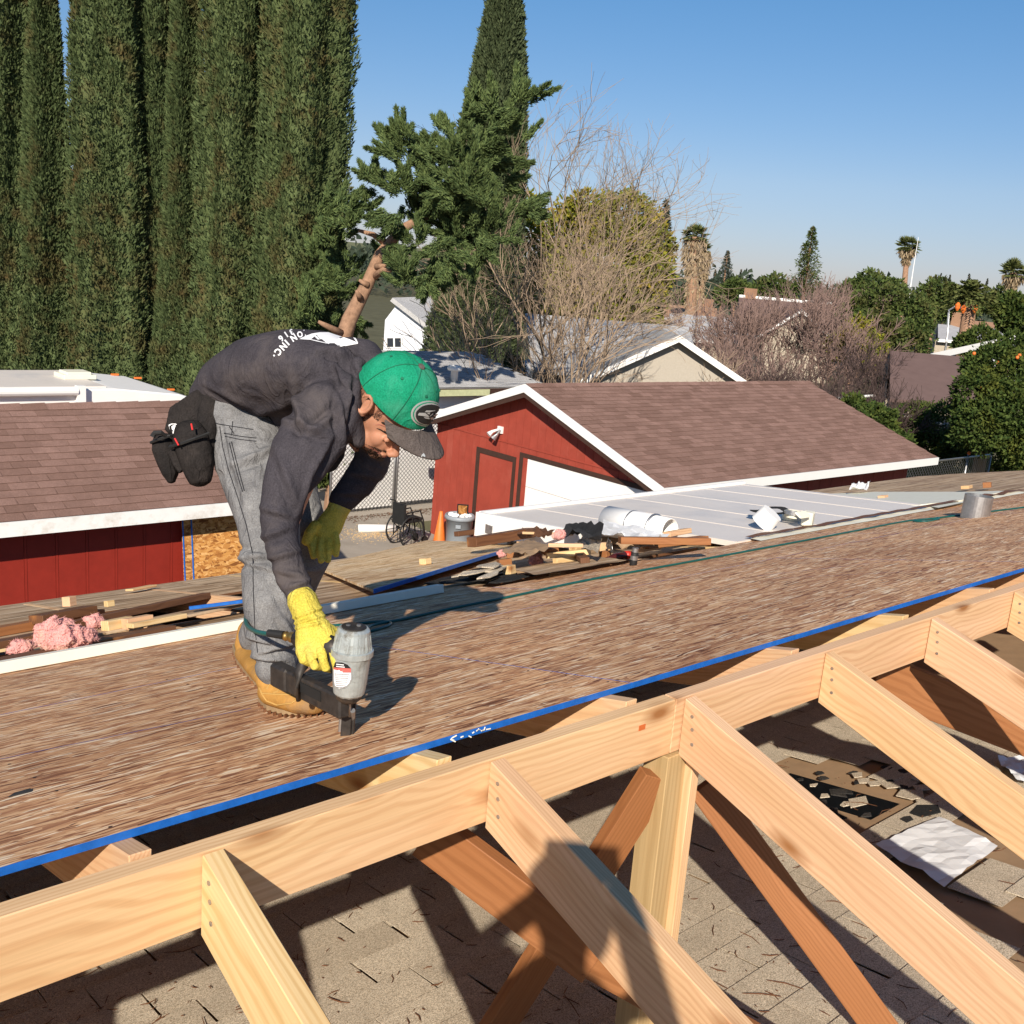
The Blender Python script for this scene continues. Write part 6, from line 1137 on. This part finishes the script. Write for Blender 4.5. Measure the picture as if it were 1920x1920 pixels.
gm = fuse('glove', [gl_l], .0024, 3, .4); g2 = mlink('glove', gm, 'glove')
# cap
cap = thing('cap', None, None, HC); cap.parent = W_; cap.matrix_local = WM[W_.name].inverted() @ Matrix.Translation(HC); WM['cap'] = Matrix.Translation(HC)
def capr(th, ph):    # dome over the head: th round, ph 0 rim .. 1 crown
    a = ph*math.pi/2; r = math.cos(a)**.72; return hp(.0855*r*math.sin(th), .004+.1035*r*math.cos(th), .008+.105*math.sin(a)**1.15+(-.012 if math.cos(th) < 0 else 0)*(1-ph)*abs(math.cos(th)))
n_, m_ = 64, 18; vs = [capr(2*math.pi*j/n_, i/m_*.995) for i in range(m_+1) for j in range(n_)]; vs_in = [HC+(v-HC)*.965 for v in vs]
s = MB(); q_ = [(i*n_+j, i*n_+(j+1) % n_, (i+1)*n_+(j+1) % n_, (i+1)*n_+j) for i in range(m_) for j in range(n_)]; s.add(vs, q_+[tuple(m_*n_+j for j in range(n_))]); o2 = len(s.v); s.add(vs_in, q_); s.add([vs[j] for j in range(n_)]+[vs_in[j] for j in range(n_)], [(j, (j+1) % n_, n_+(j+1) % n_, n_+j) for j in range(n_)])
crown = s.build('crown', MAT['capg'], cap, smooth=True)
dkg = plain('green_stitch', (.01, .13, .07), .8); 
for k in range(6):
    th = math.pi*k/3; P = [HC+(capr(th, t/14)-HC)*1.008 for t in range(15)]; s = MB(); s.tube(P, .0011, 5, cap=False); s.build('seam', dkg, crown)
    e = HC+(capr(th+math.pi/6, .60)-HC)*1.01; s = MB(); s.lathe(e, (e-HC), [(.0035, -.001), (.0035, .0012), (.001, .0014)], 10); s.build('eyelet', dkg, crown)
s = MB(); s.lathe(hp(0, .004, .112), tp_, [(.009, 0), (.0088, .003), (.005, .006), (.001, .0065)], 16); s.build('button', MAT['visor'], crown, smooth=True)
# visor, gently curved
top, bot = [], []; R_n, R_m = 30, 10
def vis(u, v):
    th = (u-.5)*2*1.18; rim = (.086*math.sin(th), .004+.104*math.cos(th)); ox = .081*math.sin(th)*1.03; oy = .004+.104*math.cos(th)+.078*max(0, math.cos(th*1.12))**.62
    x = rim[0]*(1-v)+ox*v; y = rim[1]*(1-v)+oy*v; z = .006-.013*v-.028*(x/.085)**2*(.35+.65*v); return hp(x, y, z)
top = [vis(i/R_n, j/R_m) for i in range(R_n+1) for j in range(R_m+1)]; bot = [p-tp_*.004 for p in top]; k = R_m+1; N = len(top); s = MB()
f1 = [(i*k+j, (i+1)*k+j, (i+1)*k+j+1, i*k+j+1) for i in range(R_n) for j in range(R_m)]; s.add(top+bot, f1+[tuple(N+a for a in f[::-1]) for f in f1]+[(i*k+R_m, (i+1)*k+R_m, N+(i+1)*k+R_m, N+i*k+R_m) for i in range(R_n)])
vz = s.build('visor', MAT['visor'], cap, smooth=True)
# prints: laid onto the surface they sit on
dgp = bpy.context.evaluated_depsgraph_get()
TS = BVHTree.FromObject(sh, dgp); 
def ownbvh(o):
    M = WM[o.name]; return BVHTree.FromPolygons([M @ v.co for v in o.data.vertices], [tuple(p.vertices) for p in o.data.polygons])
BS = ownbvh(sh); BC = ownbvh(crown); BV = ownbvh(vz)
def decal(tree, poly, name, mat, parent, off=.0012, sub=3, maxd=.05):
    bm = bmesh.new(); vs = [bm.verts.new((p[0], p[1], 0)) for p in poly]; bm.faces.new(vs); bmesh.ops.triangulate(bm, faces=bm.faces)
    for _ in range(sub): bmesh.ops.subdivide_edges(bm, edges=[e for e in bm.edges if e.calc_length() > 3.5], cuts=1, use_grid_fill=False); bmesh.ops.triangulate(bm, faces=bm.faces)
    P = []; ok = []
    for v in bm.verts:
        d = ray(v.co.x, v.co.y).normalized(); h = tree.ray_cast(CAM, d); P.append(h[0]-d*off*.5+h[1]*(off if h[1].dot(d) < 0 else -off) if h[0] is not None else None)
    bm.verts.index_update(); fs = [[v.index for v in f.verts] for f in bm.faces]; fs = [f for f in fs if all(P[i] is not None for i in f) and max((P[f[a]]-P[f[b]]).length for a in range(3) for b in range(a)) < maxd]; bm.free()
    if not fs: return None
    s = MB(); s.add([p if p is not None else HC for p in P], fs); used = sorted({i for f in fs for i in f}); mp = {a: b for b, a in enumerate(used)}
    s.v = [s.v[i] for i in used]; s.f = [tuple(mp[i] for i in f) for f in s.f]; return s.build(name, mat, parent)
Z = lambda X, Y: (500+X/9.6, 600+Y/9.6)
for P in ([(590, 350), (700, 295), (820, 250), (960, 228), (1110, 228), (1250, 275), (1400, 320), (1580, 388), (1500, 400), (1620, 410), (1645, 430), (1350, 428), (1395, 465), (1340, 482), (1290, 475), (1220, 425), (1140, 425), (1110, 440), (1080, 425), (1130, 300), (1010, 262), (900, 275), (765, 312), (800, 350), (780, 362), (690, 358)],
          [(780, 350), (900, 375), (1000, 400), (1085, 420), (1080, 432), (990, 412), (890, 390), (780, 362)], [(855, 300), (895, 290), (960, 355), (920, 362)], [(905, 288), (965, 280), (1050, 345), (970, 355)], [(1500, 262), (1560, 290), (1620, 360), (1650, 425), (1630, 428), (1595, 370), (1545, 305)]):
    decal(BS, [Z(*p) for p in P], 'printed_logo', MAT['printw'], sh, maxd=.06)
def glyphs(txt, path, size, squash=1.0):
    """letters set along a path of (x, y, angle) in the photo, laid on the shirt back"""
    for chx, (x, y, ang, sz_, sx) in zip(txt, path):
        if chx == ' ': continue
        cu = bpy.data.curves.new('t', 'FONT'); cu.body = chx; cu.size = 1; cu.resolution_u = 2; cu.offset = .035; o = bpy.data.objects.new('t', cu); COL.objects.link(o); me = bpy.data.meshes.new_from_object(o.evaluated_get(bpy.context.evaluated_depsgraph_get())); bpy.data.objects.remove(o)
        xs_ = [v.co.x for v in me.vertices]; mx = (min(xs_)+max(xs_))/2; c, s_ = math.cos(math.radians(ang)), math.sin(math.radians(ang)); P = []
        for v in me.vertices:
            sz2 = sz_*1.15; a, b = (v.co.x-mx)*sz2*sx, (v.co.y-(.35 if chx != '.' else .05))*sz2; P.append((x+a*c+b*s_, y+a*s_-b*c))
        pts = []; d_ok = True
        for p in P:
            d = ray(*p).normalized(); h = BS.ray_cast(CAM, d)
            if h[0] is None: d_ok = False; break
            pts.append(h[0]-d*.0015+h[1]*(.0012 if h[1].dot(d) < 0 else -.0012))
        if d_ok: s = MB(); s.add(pts, [tuple(p.vertices) for p in me.polygons]); s.build('printed_letter', MAT['printw'], sh)
# rows read from the far side of his back to the near side, letters' feet toward his waist
glyphs('TRUCTION', [(617, 620, 186, 12, .8), (608, 620.3, 184, 12, .8), (597, 621, 180, 12.5, .8), (586, 622, 174, 13, .8), (578, 623, 168, 13, .8), (571.5, 625, 163, 13, .9), (562.5, 628, 156, 14, .8), (551, 634.5, 148, 14.5, .85)], 1)
glyphs('INC.', [(538.5, 643, 138, 15, .95), (531.8, 650.5, 134, 15, .85), (522.4, 660, 130, 15.5, .85), (514.5, 667, 126, 17, .9)], 1)
glyphs('8316', [(556.5, 619.6, 160, 12, .95), (547, 623.6, 152, 13, .95), (537, 628, 145, 13.5, .95), (527.6, 635.4, 138, 14, .95)], 1)
glyphs('-', [(569, 616.5, 172, 12, .9)], 1)
# cap badge: silver edged black oval with a bird head of white and grey feathers
def oval(cx, cy, a, b, rot, n=28): return [(cx+a*math.cos(q)*math.cos(rot)-b*math.sin(q)*math.sin(rot), cy+a*math.cos(q)*math.sin(rot)+b*math.sin(q)*math.cos(rot)) for q in [2*math.pi*i/n for i in range(n)]]
K = lambda X, Y: (740+X/14.77, 740+Y/14.77)
silver = plain('silver_thread', (.45, .47, .47), .4, .5, .3)
decal(BC, oval(801, 775, 31, 24, -.12), 'badge_edge', silver, crown, .0016, 3, .08); decal(BC, oval(801.5, 775, 28, 21.5, -.12), 'badge_gap', MAT['capg'], crown, .0030, 3, .08); decal(BC, oval(802, 775, 26.5, 20, -.12), 'badge_edge', silver, crown, .0044, 3, .08); decal(BC, oval(802.5, 775, 24.5, 18, -.12), 'badge', MAT['rubber'], crown, .006, 3, .08)
for P in ([(615, 510), (650, 460), (800, 462), (880, 530), (905, 580), (720, 540), (630, 530)], [(790, 440), (830, 400), (1060, 400), (1040, 415), (920, 445)], [(765, 575), (880, 585), (915, 615), (900, 630), (790, 605)], [(840, 455), (930, 450), (900, 510)], [(920, 540), (1000, 470), (1000, 500), (905, 565)]): decal(BC, [K(*p) for p in P], 'badge_feather', silver, crown, .0075, 2, .05)
for P in ([(1010, 530), (1100, 490), (1120, 510), (1060, 560), (1010, 550)], [(930, 590), (1000, 580), (1010, 620), (960, 650), (935, 620)]): decal(BC, [K(*p) for p in P], 'badge_feather', plain('tan_thread', (.38, .26, .2), .7), crown, .0075, 2, .05)
for P in ([(735, 1720), (745, 1670), (800, 1620), (845, 1690), (840, 1725), (820, 1725), (815, 1690), (795, 1655), (765, 1690), (760, 1725)],): decal(BV, [K(*p) for p in P], 'visor_mark', silver, vz, .001, 2, .05)
# face details: brows, eye, mouth, stubble
BB = ownbvh(bo)
def facepatch(pts3, name, mat, off=.0008, th=.0):
    P = []
    for p in pts3:
        o_ = fp(*p); c = fp(p[0]*.5, .01, p[2]); d = (c-o_).normalized(); h = BB.ray_cast(o_-d*.05, d); P.append(h[0]-d*off if h[0] is not None else o_)
    s = MB(); return P
def faceline(pts, r, name, mat): P = facepatch(pts, '', ''); s = MB(); s.tube(P, r, 6); return s.build(name, mat, bo)
blackh = plain('dark_hair', (.018, .012, .009), .8, .2)
for k in (-1, 1):
    faceline([(k*.012, .12, -.028), (k*.025, .12, -.0225), (k*.040, .11, -.026), (k*.049, .10, -.032)], [.0015, .0032, .0028, .001], 'eyebrow', blackh)
    faceline([(k*.015, .12, -.045), (k*.028, .12, -.0485), (k*.041, .11, -.044)], [.0008, .0016, .0008], 'eyelashes', blackh)
    P = facepatch([(k*.0105, .13, -.070)], '', ''); 
faceline([(-.022, .13, -.0975), (-.01, .13, -.0965), (0, .13, -.0972), (.01, .13, -.0965), (.024, .13, -.0985)], [.001, .0016, .0016, .0016, .001], 'mouth', MAT['lips'])
def skinline(pts, r, name, mat):
    P = []
    for i in range(len(pts)-1):
        for k in range(5):
            u = k/5; x, y = pts[i][0]*(1-u)+pts[i+1][0]*u, pts[i][1]*(1-u)+pts[i+1][1]*u; d = ray(x, y).normalized(); h = BB.ray_cast(CAM, d)
            if h[0] is not None: P.append(h[0]-d*.0004)
    if len(P) > 2: s = MB(); n = len(P); s.tube(P, [r*(.35+.65*math.sin(math.pi*i/(n-1))) for i in range(n)], 6); s.build(name, mat, bo)
skinline([(706, 803), (714, 806), (723, 812), (731, 816)], .0017, 'eyelashes', blackh)
skinline([(704, 797), (712, 796), (720, 799), (727, 804)], .0011, 'eyelid_crease', MAT['lips'])
skinline([(715, 792), (722, 794), (730, 802)], .0030, 'eyebrow', blackh)
skinline([(692, 838), (700, 843), (708, 847), (716, 849)], .0013, 'mouth_line', MAT['lips'])
skinline([(720, 845), (724, 847)], .0020, 'nostril', blackh)
st = MB(); rng = np.random.default_rng(5)
for i in range(2600):
    x, y = rng.uniform(668, 716), rng.uniform(822, 858); d = ray(x, y).normalized(); h = BB.ray_cast(CAM, d)
    if h[0] is None or y < 826+.35*(x-668) or abs(y-(838+.5*(x-692))) < 2.2: continue
    p = h[0]; q = p-d*.0020-tp_*.003; a = RT*.0005; st.add([p-a, p+a, q], [(0, 1, 2)])
for i in range(2600):
    u, w = rng.uniform(-1, 1), rng.random(); x = u*.05; z = -.084-.05*w
    if abs(u) < .45 and -.104 < z < -.092: continue
    if z > -.092 and abs(u) > .5: continue
    if abs(u) > .75 and rng.random() < .6: continue
    o_ = fp(x, .16, z); d = (fp(x*.5, .0, z+.02)-o_).normalized(); h = BB.ray_cast(o_, d)
    if h[0] is None: continue
    p = h[0]; q = p-d*.0022+tp_*-.0022+sd_h*float(rng.normal()*.001); a = sd_h*.0004; st.add([p-a, p+a, q], [(0, 1, 2)])
for k in (-1, 1):          # cropped hair at the temple and nape
    for i in range(5200):
        y = rng.uniform(-.09, .035); z = rng.uniform(-.065, .02)+( -.0 if y < 0 else 0); 
        if y > .012 and z < -.035: continue
        o_ = hp(k*.15, y, z); h = BB.ray_cast(o_, (hp(0, y*.8, z)-o_).normalized())
        if h[0] is None or (h[0]-hp(k*.08, -.014, -.018)).length < .030: continue
        p = h[0]; q = p+h[1]*.0012*(1 if h[1].dot(p-HC) > 0 else -1)-tp_*.0025; a = fr_*.0003; st.add([p-a, p+a, q], [(0, 1, 2)])
tag(st.build('hair_stubble', blackh, bo), kind='stuff')
# tool belt and pouches
bl = mlink('tool_belt', fuse('belt', [lambda s: [limb(s, q, 14) for q in ([(440, 655, 2.74, 8, .02), (424, 680, 2.70, 14, .014), (404, 708, 2.67, 15, .010), (385, 735, 2.65, 15, .010)], [(408, 722, 2.66, 12, .010), (378, 752, 2.64, 26, .010), (350, 782, 2.64, 38, .012), (345, 812, 2.64, 38, .016)], [(398, 735, 2.64, 10, .01), (392, 765, 2.63, 20, .014), (388, 800, 2.62, 20, .02), (388, 850, 2.62, 14, .02)])]], .004, 3), 'pouch')
def pouch(name, pts, rim, label=None):
    me = fuse(name, [lambda s: limb(s, pts, 20)], .0038, 2); displace(me, lambda X, co: wr(X, co, 4, .0016, (40, 40, 40))); p = mlink(name, me, 'pouch', bl); p.parent = bl; p.matrix_local = WM[bl.name].inverted() @ WM[W_.name]
    s = MB(); s.tube([at(*q) for q in rim], .004, 6, cap=False); s.build('rim', MAT['rubber'], p); return p
pouch('pouch', [(352, 800, 2.60, 26, .020), (356, 818, 2.60, 34, .036), (364, 845, 2.60, 34, .042), (371, 872, 2.60, 31, .042), (374, 893, 2.60, 25, .034)], [(318, 838, 2.575), (340, 832, 2.55), (366, 822, 2.55), (392, 812, 2.57)])
pouch('pouch', [(306, 824, 2.66, 21, .02), (309, 840, 2.66, 24, .03), (316, 868, 2.655, 20, .03), (320, 890, 2.65, 14, .026), (321, 900, 2.65, 8, .018)], [(283, 830, 2.64), (298, 824, 2.62), (318, 817, 2.62), (330, 813, 2.64)])
s = MB(); s.tube([at(322, 845, 2.6), at(333, 870, 2.6), at(343, 882, 2.6)], .012, 8); s.build('knife_sheath', MAT['pouch'], bl)
s = MB(); s.tube([at(312, 818, 2.62), at(302, 811, 2.61), at(290, 812, 2.61), at(286, 819, 2.61)], [.004, .006, .007, .008], 8); s.build('tool_handle', MAT['rubber'], bl)
BP = BVHTree.FromPolygons([WM[bl.name] @ v.co for v in bl.data.vertices], [tuple(p.vertices) for p in bl.data.polygons])
QZ = lambda X, Y: (260+X/7.68, 680+Y/7.68)
for P in ([(440, 900), (480, 880), (540, 880), (580, 905), (560, 900), (520, 890), (480, 893), (450, 920), (460, 970)], [(480, 920), (520, 895), (555, 920), (548, 970), (510, 985), (485, 960)], [(495, 990), (560, 975), (550, 995), (500, 1020)], [(500, 1030), (545, 1015), (595, 1100), (560, 1115)], [(585, 945), (600, 895), (635, 940)]):
    decal(BP, [QZ(*p) for p in P], 'printed_mark', MAT['printw'], bl, .003, 2, .1)
redth = plain('red_bartack', (.6, .03, .03), .7)
for a, b in (((757, 880), (775, 970)), ((520, 1090), (575, 1190))):
    s = MB(); s.tube([at(*QZ(*a), 2.545), at(*QZ(*b), 2.54)], .0022, 6); s.build('red_tab', redth, bl)
# ================================================================== nail gun
ng = thing('nail_gun', 'grey metal framing nail gun with a black slanted magazine held to the sheathing', 'nail gun', deck(650, 1366))
N0 = deck(651, 1366); axn = (at(663, 1180, 2.125)-at(654, 1298, 2.155)).normalized(); G0 = at(654, 1302, 2.155); gh = (at(663, 1180, 2.125)-G0).length
MAT['alu'] = plain('worn_grey_metal', (.46, .50, .49), .34, .5, .45, var=.22, nsc=60, dirt=(.22, .21, .18)); MAT['gunblack'] = plain('scuffed_black_metal', (.035, .03, .027), .5, .4, .2, var=.5, nsc=60, dirt=(.07, .05, .035))
k_ = gh/.17; s = MB(); s.lathe(G0, axn, [(.028, 0), (.033, .006), (.036, .03), (.039, .09*k_), (.0405, .105*k_)], 28, cap=True); s.build('body', MAT['alu'], ng, smooth=False)
s = MB(); s.lathe(G0+axn*.104*k_, axn, [(.040, 0), (.0445, .002), (.0445, .014), (.040, .016)], 28); s.build('flange', MAT['alu'], ng)
s = MB(); s.lathe(G0+axn*.119*k_, axn, [(.0405, 0), (.038, .02), (.034, .043), (.030, .048)], 28); hd_ = s.build('head', MAT['alu'], ng)
for i in range(12):
    a = 2*math.pi*(i+.5)/12; e = (axn.orthogonal().normalized()*math.cos(a)+axn.cross(axn.orthogonal().normalized())*math.sin(a)); s = MB()
    for k in (-.008, 0, .008): t_ = axn.cross(e); s.tube([G0+axn*(.123*k_)+e*.0395+t_*k, G0+axn*(.160*k_)+e*.034+t_*k], .0016, 4)
    s.build('fin', MAT['alu'], hd_)
s = MB(); s.lathe(G0+axn*(.119*k_+.0475), axn, [(.026, 0), (.026, .003), (.01, .004)], 16); s.build('exhaust', MAT['gunblack'], ng); 
for e in (-.012, .010): s = MB(); s.lathe(G0+axn*(.119*k_+.051)+RT*e, axn, [(.005, 0), (.005, .003)], 8); s.build('bolt', MAT['steel'], ng)
s = MB(); s.lathe(G0-axn*.004, -axn, [(.030, -.006), (.026, .004), (.020, .010)], 12); s.build('collar', MAT['gunblack'], ng)
toward = (CAM-G0); side = (RT*.75-FW*-.2); 
xg = V(RT)-axn*RT.dot(axn); xg.normalize(); yg = axn.cross(xg); GM = Matrix(((xg.x, yg.x, axn.x), (xg.y, yg.y, axn.y), (xg.z, yg.z, axn.z)))
nd = (G0-N0); L = nd.length; s = MB(); s.box(N0+nd*.5, .022, .030, L*.97, GM); s.build('nose', MAT['gunblack'], ng, bevel=.002)
s = MB(); s.box(N0+nd*.16-xg*.012, .012, .02, L*.3, GM); s.build('contact_tip', MAT['steel'], ng, bevel=.002); s = MB(); s.box(N0+nd*.5+xg*.013, .006, .016, L*.8, GM); s.build('nose_rail', MAT['oldwood'] if False else MAT['gunblack'], ng)
s = MB(); s.tube([N0+nd*.12+xg*.008-FW*.018, N0+nd*.9+xg*.004-FW*.018], .004, 8); s.tube([N0+nd*.3+xg*.012-FW*.016, N0+nd*.6+xg*.012-FW*.016], .006, 8); s.build('spring_rod', MAT['steel'], ng)
m0, m1 = at(646, 1326, 2.155), at(517, 1262, 2.36); md_ = (m1-m0).normalized(); up_ = (V((0, 0, 1))-md_*md_.z).normalized(); MM = frame(md_, up_).to_3x3(); ml = (m1-m0).length
s = MB(); s.box((m0+m1)/2, ml, .026, .050, MM); mag = s.build('magazine', MAT['gunblack'], ng, bevel=.004)
s = MB(); s.box(m1-md_*.035, .07, .034, .056, MM); s.build('magazine_end', MAT['gunblack'], mag, bevel=.006)
s = MB(); s.box(m0+md_*ml*.42-up_*-.006+(md_.cross(up_))*.013, ml*.34, .005, .022, MM); s.box(m0+md_*ml*.42+up_*.006-(md_.cross(up_))*.013, ml*.34, .005, .022, MM); s.build('magazine_plate', MAT['rubber'], mag)
c = m0+md_*ml*.62; s = MB(); s.tube([c-up_*.03-FW*.02, c-FW*.026+up_*.0, c+up_*.032-FW*.022, c+up_*.05+md_*-.012, c+up_*.062+md_*-.02], [.006, .007, .008, .008, .006], 8, squash=1.6); s.build('follower_lever', MAT['gunblack'], mag, smooth=True)
s = MB(); s.tube([G0+axn*.10-xg*.03, at(610, 1212, 2.17), at(572, 1203, 2.20), at(556, 1196, 2.22)], [.02, .017, .017, .016], 12); s.build('handle', MAT['gunblack'], ng, smooth=True)
s = MB(); s.tube([at(628, 1196, 2.155), at(615, 1215, 2.145), at(617, 1240, 2.145), at(630, 1255, 2.15)], [.012, .010, .010, .012], 8); s.build('grip_guard', MAT['rubber'], ng, smooth=True)
s = MB(); ax = (at(532, 1191, 2.23)-at(556, 1196, 2.215)); s.lathe(at(557, 1197, 2.215), ax, [(.009, 0), (.012, .004), (.012, .016), (.0095, .018), (.0095, .026), (.011, .028), (.010, .034)], 14); s.build('air_fitting', plain('brass', (.5, .32, .10), .35, .5, .9), ng, smooth=True)
s = MB(); s.tube([at(532, 1191, 2.225), at(503, 1187, 2.24)], [.0095, .0085], 12); s.build('hose_coupling', MAT['rubber'], ng)
BG = BVHTree.FromPolygons([WM['nail_gun'] @ v.co for o in ng.children if o.name.startswith('body') for v in o.data.vertices], [tuple(p.vertices) for o in ng.children if o.name.startswith('body') for p in o.data.polygons])
GZ = lambda X, Y: (610+X/12, 1160+Y/12)
def rr(x0, y0, x1, y1): return [(x0, y1), (x0, y0+40), (x0+60, y0), (x1-60, y0+15), (x1, y0+90), (x1, y1)]
decal(BG, [GZ(*p) for p in [(195, 1050), (240, 960), (400, 960), (520, 1010), (595, 1090), (600, 1350), (560, 1450), (480, 1540), (330, 1590), (230, 1530), (205, 1400)]], 'label_edge', silver, ng, .0012, 3, .05)
decal(BG, [GZ(*p) for p in [(205, 1090), (240, 975), (390, 975), (500, 1020), (580, 1110)]], 'label_plate', MAT['rubber'], ng, .0024, 2, .05); decal(BG, [GZ(*p) for p in [(205, 1092), (580, 1112), (578, 1200), (400, 1200), (400, 1150), (208, 1130)]], 'label_plate', plain('red_label', (.55, .12, .10), .6), ng, .0024, 2, .05)
decal(BG, [GZ(*p) for p in [(210, 1135), (398, 1155), (398, 1205), (578, 1205), (575, 1350), (540, 1440), (470, 1510), (330, 1560), (240, 1500), (215, 1380)]], 'label_plate', MAT['paper'], ng, .0024, 2, .05)
for i, y in enumerate((1000, 1050)): decal(BG, [GZ(270, y), GZ(430+20*i, y+15), GZ(430+20*i, y+38), GZ(270, y+23)], 'label_line', MAT['printw'], ng, .0034, 1, .05)
for i in range(8): y = 1180+i*42; decal(BG, [GZ(240+5*i, y+50), GZ(540-12*i, y+60), GZ(540-12*i, y+70), GZ(240+5*i, y+60)], 'label_line', MAT['steel'] if i % 2 else MAT['rubber'], ng, .0034, 1, .05)
# ================================================================== the photographer, standing behind the camera on the old roof
ph = thing('person', 'photographer standing on the old roof behind the camera, holding a phone up', 'person', (-1.0, -1.8, OC+OT*1.8))
def man(s):
    bk = -_f; c = CAM+bk*.34-V(_r)*.06; c.z = 0; zf = OC-OT*c.y+.10; r2_ = V(_r)
    P = lambda a, b, z: V((c.x, c.y, 0))+r2_*a+V(_f)*b+V((0, 0, zf+z))
    for k in (-1, 1): s.tube([P(k*.13, 0, .05), P(k*.11, .02, .48), P(k*.09, 0, .92)], [.06, .075, .10], 14); s.tube([P(k*.13, -.05, .05), P(k*.14, .12, .04)], [.05, .04], 10)
    s.tube([P(0, 0, .85), P(0, 0, 1.1), P(0, -.02, 1.35), P(0, 0, 1.48)], [.15, .165, .19, .09], 16); ell(s, P(0, .02, 1.66), Matrix.Identity(3), (.08, .10, .125)); s.tube([P(0, 0, 1.45), P(0, .01, 1.58)], [.06, .055], 10)
    for k in (-1, 1):
        hnd = CAM-V(_f)*.05+r2_*k*.07; s.tube([P(k*.17, 0, 1.40), P(-.34 if k < 0 else .24, .10, 1.30), hnd-V((0, 0, .05))-V(_f)*.03], [.06, .045, .032], 12); ell(s, hnd-V((0, 0, .02)), Matrix.Identity(3), (.028, .02, .05))
        for j in range(4): q = hnd+V((0, 0, -.045+.022*j)); s.tube([q, q-r2_*k*.03+V(_f)*.004], .009, 7)
me = fuse('body', [man], .014, 3); me.transform(WM[ph.name].inverted()); me.materials.clear(); me.materials.append(MAT['shirt']); link('body', me, ph, WM[ph.name])
s = MB(); s.box(CAM-V(_f)*.03, .16, .008, .075, frame(_r, (0, 0, 1)).to_3x3()); tag(s.build('phone', MAT['rubber']), 'black phone held up by the photographer', 'phone')
